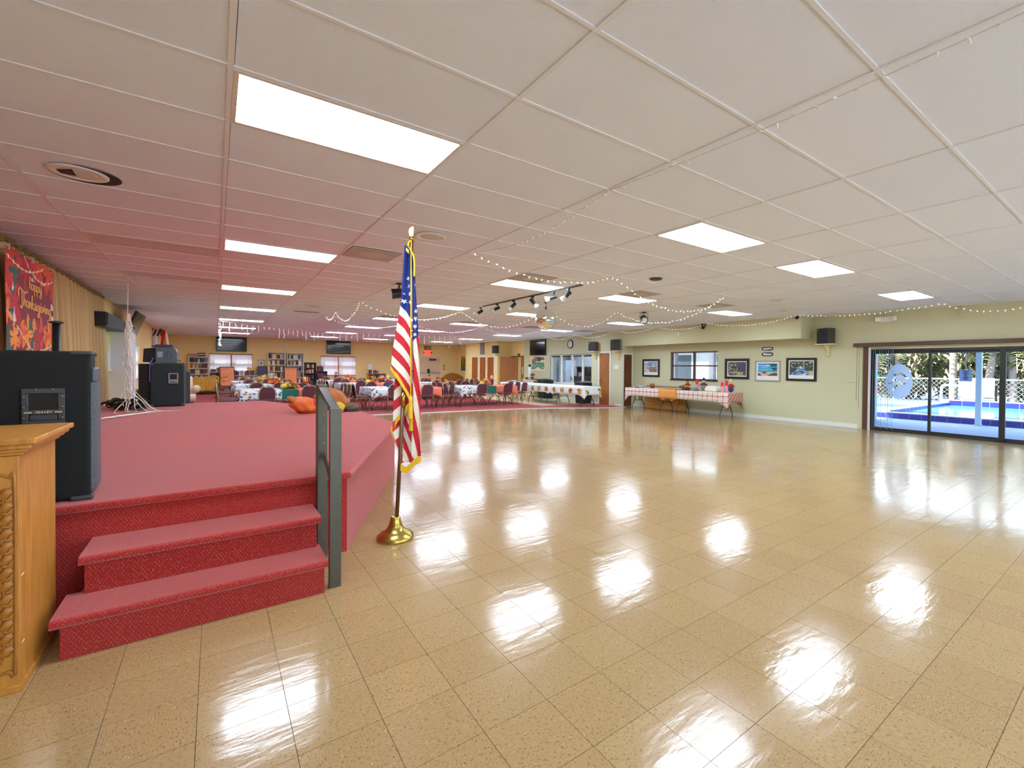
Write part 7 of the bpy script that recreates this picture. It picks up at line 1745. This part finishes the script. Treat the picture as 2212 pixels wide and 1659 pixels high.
# curved wooden piece by the far corner
p = WY(978, 835, 27.2); o = thing('curved_headboard', 'curved brown wooden bench back near the back corner', 'bench', (min(p.x, 12.1), 27.2, .011)); arc = [(-.75, .5)] + [(-.75 + 1.5 * k / 12, .62 + .42 * math.sin(PI * (k + 1.5) / 15)) for k in range(13)] + [(.75, .5)]
MB().prism(arc, lambda a, b, s: (a, .05 if s else 0, b)).build('backrest', M_DOOR, o, bevel=.01); MB().box(-.72, .72, -.45, 0, .42, .47).build('seat', M_DOOR, o, bevel=.01)
for a in (-.66, .66):
    for b in (-.4, -.04): MB().box(a - .03, a + .03, b - .03, b + .03, 0, .42).build('leg', M_DOOR, o)

# ================================================================== LEFT BACK CORNER
wb0, wb1 = WX(229, 760, XL + .03), WX(270, 760, XL + .03); za, zb_ = WX(240, 713, XL + .03).z, WX(240, 797, XL + .03).z
wbd = thing('whiteboard', 'white cabinet style board on the left wall beyond the curtain', 'whiteboard', (XL, (wb0.y + wb1.y) / 2, zb_)); MB().box(XL + .002, XL + .05, wb0.y - .1, wb1.y, zb_, za).build('board', mat('whiteboard', (218, 224, 220), .35), wbd, W=True); MB().box(XL + .002, XL + .07, wb0.y - .1, wb1.y + .05, za, za + .05).box(XL + .002, XL + .07, wb0.y - .1, wb1.y + .05, zb_ - .04, zb_).build('frame', mat('cream_frame', (226, 214, 170), .5), wbd, W=True)
MB().prism([(0, 0), (.9, 0), (.75, -.12), (.55, -.16), (.5, -.3), (.3, -.36), (.2, -.52), (0, -.55)], lambda a, b, s: (XL + (.052 if s else .05), wb0.y - .05 + a, za + b)).build('corner_scallop', mat('pale_green', (206, 204, 130), .6), wbd, W=True)
cbx0, cbx1 = WX(270, 760, XL + .35), WX(291, 760, XL + .35)
cb = thing('tall_white_cabinet', 'tall pale cabinet beside the whiteboard', 'cabinet', (XL + .18, cbx1.y - .3, .011)); MB().box(XL + .01, XL + .36, cbx1.y - 1.0, cbx1.y, .02, WX(285, 718, XL + .35).z).build('body', mat('pale_cabinet', (214, 216, 222), .5), cb, W=True, bevel=.006); MB().box(XL + .36, XL + .375, cbx1.y - .97, cbx1.y - .03, .1, WX(285, 718, XL + .35).z - .04).build('door', mat('pale_cabinet'), cb, W=True)
sb0, sb1 = WX(230, 690, XL + .3), WX(268, 690, XL + .3); o = thing('wall_speaker', 'wide black speaker on the wall above the whiteboard', 'loudspeaker', (XL, (sb0.y + sb1.y) / 2, WX(240, 712, XL + .2).z)); hz = WX(240, 684, XL + .2).z - WX(240, 712, XL + .2).z; wl_ = sb1.y - sb0.y
MB().box(.01, .3, -wl_ / 2, wl_ / 2, 0, hz).build('cabinet', M_BLACK, o, bevel=.01); MB().box(.3, .315, -wl_ / 2 + .02, wl_ / 2 - .02, .02, hz - .02).build('grille', M_SPK, o)
# ceiling hung television tilted towards the stage
tq = [WX(271, 721, -1.72), WX(292, 736, -1.72), WX(304, 674, -1.50), WX(279, 662, -1.50)]
o = thing('television', 'tilted television mounted high on the left wall beyond the curtain', 'television', (-1.7, (tq[0].y + tq[1].y) / 2, min(tq[0].z, tq[1].z)))
ty0, ty1, tz0, tz1 = tq[0].y, tq[1].y, (tq[0].z + tq[1].z) / 2, min((tq[2].z + tq[3].z) / 2, CEIL - .04)
def tvq(y, z, d): f = (z - tz0) / (tz1 - tz0); return (lerp(-1.72, -1.50, f) + d, y, z)
def tvb(d0, d1, m): return MB().add([tvq(y, z, d) for z in (tz0 + m, tz1 - m) for (y, d) in ((ty0 + m, d0), (ty1 - m, d0), (ty1 - m, d1), (ty0 + m, d1))], [(0, 3, 2, 1), (4, 5, 6, 7), (0, 1, 5, 4), (1, 2, 6, 5), (2, 3, 7, 6), (3, 0, 4, 7)])
tvb(-.05, 0, 0).build('bezel', M_BLACK, o, W=True); tvb(0, .003, .03).build('screen', M_SCREEN, o, W=True); MB().box(XL, -1.62, (ty0 + ty1) / 2 - .2, (ty0 + ty1) / 2 + .2, lerp(tz0, tz1, .35), lerp(tz0, tz1, .65)).build('wall_mount', M_BLACK, o, W=True)
# white wardrobe with papers, red flag, desk
wq0, wq1 = WY(300, 790, 23.2), WY(336, 790, 23.2); wz = WY(318, 724, 23.2).z
o = thing('white_wardrobe', 'large white cupboard behind the far loudspeaker', 'cupboard', ((wq0.x + wq1.x) / 2, 23.5, .011)); MB().box(max(wq0.x, XL + .01), wq1.x, 23.2, 23.8, .02, wz).build('body', mat('pale_lilac', (222, 218, 226), .5), o, W=True, bevel=.008); MB().box(wq1.x - .02, wq1.x + .01, 23.22, 23.78, .1, wz - .05).build('side_shelf', M_WHITE, o, W=True); wm = (max(wq0.x, XL + .01) + wq1.x) / 2
for a, b in ((max(wq0.x, XL + .01) + .01, wm - .005), (wm + .005, wq1.x - .01)): MB().box(a, b, 23.185, 23.2, .08, wz - .04).build('door', mat('pale_lilac'), o, W=True)
for k in range(4): oo = book(wq0.x + .25 + .12 * k, 23.5, wz + .002, .05, .2, .3 - .04 * (k % 2), 'dark framed item leaning on top of the white cupboard', 'items on top of the white cupboard', q, .35 if k < 3 else 0)
fp_ = WY(351, 760, 20.5); o = thing('red_white_flag', 'small furled red and white flag standing behind the far loudspeaker', 'flag', (fp_.x, 20.5, .011)); zt_ = WY(354, 706, 20.5).z; MB().cyl((.04, 0, 0), (.10, 0, zt_), .015, n=8).build('pole', mat('gold_pole', (190, 150, 70), .4), o); MB().lathe([(.16, 0), (.16, .02), (.03, .06)], 16).build('foot', M_BRASS, o)
MB().grid(6, 10, lambda a, b: (lerp(-.02, .06, a) - .10 * b + .02, .03 * math.sin(a * 6), zt_ - .12 - .95 * b)).build('red_cloth', mat('flag_red', (206, 24, 40), .8), o, smooth=True, solid=.004); MB().grid(6, 10, lambda a, b: (lerp(.06, .10 + .14 * b, a), .03 * math.sin(a * 7 + 1), zt_ - .12 - .9 * b)).build('cream_cloth', mat('flag_cream', (240, 214, 176), .8), o, smooth=True, solid=.004)
dk0 = WY(262, 860, 15.5); o = thing('wooden_desk', 'brown wooden desk behind the stage beside the curtain end', 'desk', (-1.35, 15.6, .011)); MB().box(-.5, .55, -.45, .45, .74, .78).build('top', M_DARKWOOD, o, bevel=.008); MB().box(-.46, .5, .38, .42, .1, .74).build('modesty_panel', M_DARKWOOD, o)
for s in (-1, 1): MB().box(s * .46 - .03 - (.02 if s > 0 else 0), s * .46 + .02, -.42, .42, .01, .74).build('side_panel', M_DARKWOOD, o)
for k in range(3): MB().box(.1, .43, -.43, -.415, .12 + .2 * k, .30 + .2 * k).build('drawer', M_DOOR, o, bevel=.004)
o = thing('papers_pile', 'pile of papers and a blue bottle on the brown desk', 'papers', (-.95, 15.5, .793)); MB().box(-.12, .1, -.15, .15, 0, .05).build('papers', mat('lilac_paper', (220, 214, 232), .8), o); MB().lathe([(.04, .051), (.04, .2), (.015, .24), (.015, .27)], 12, (0, .05, 0)).build('bottle', mat('blue_bottle', (120, 160, 220), .3), o, smooth=True)
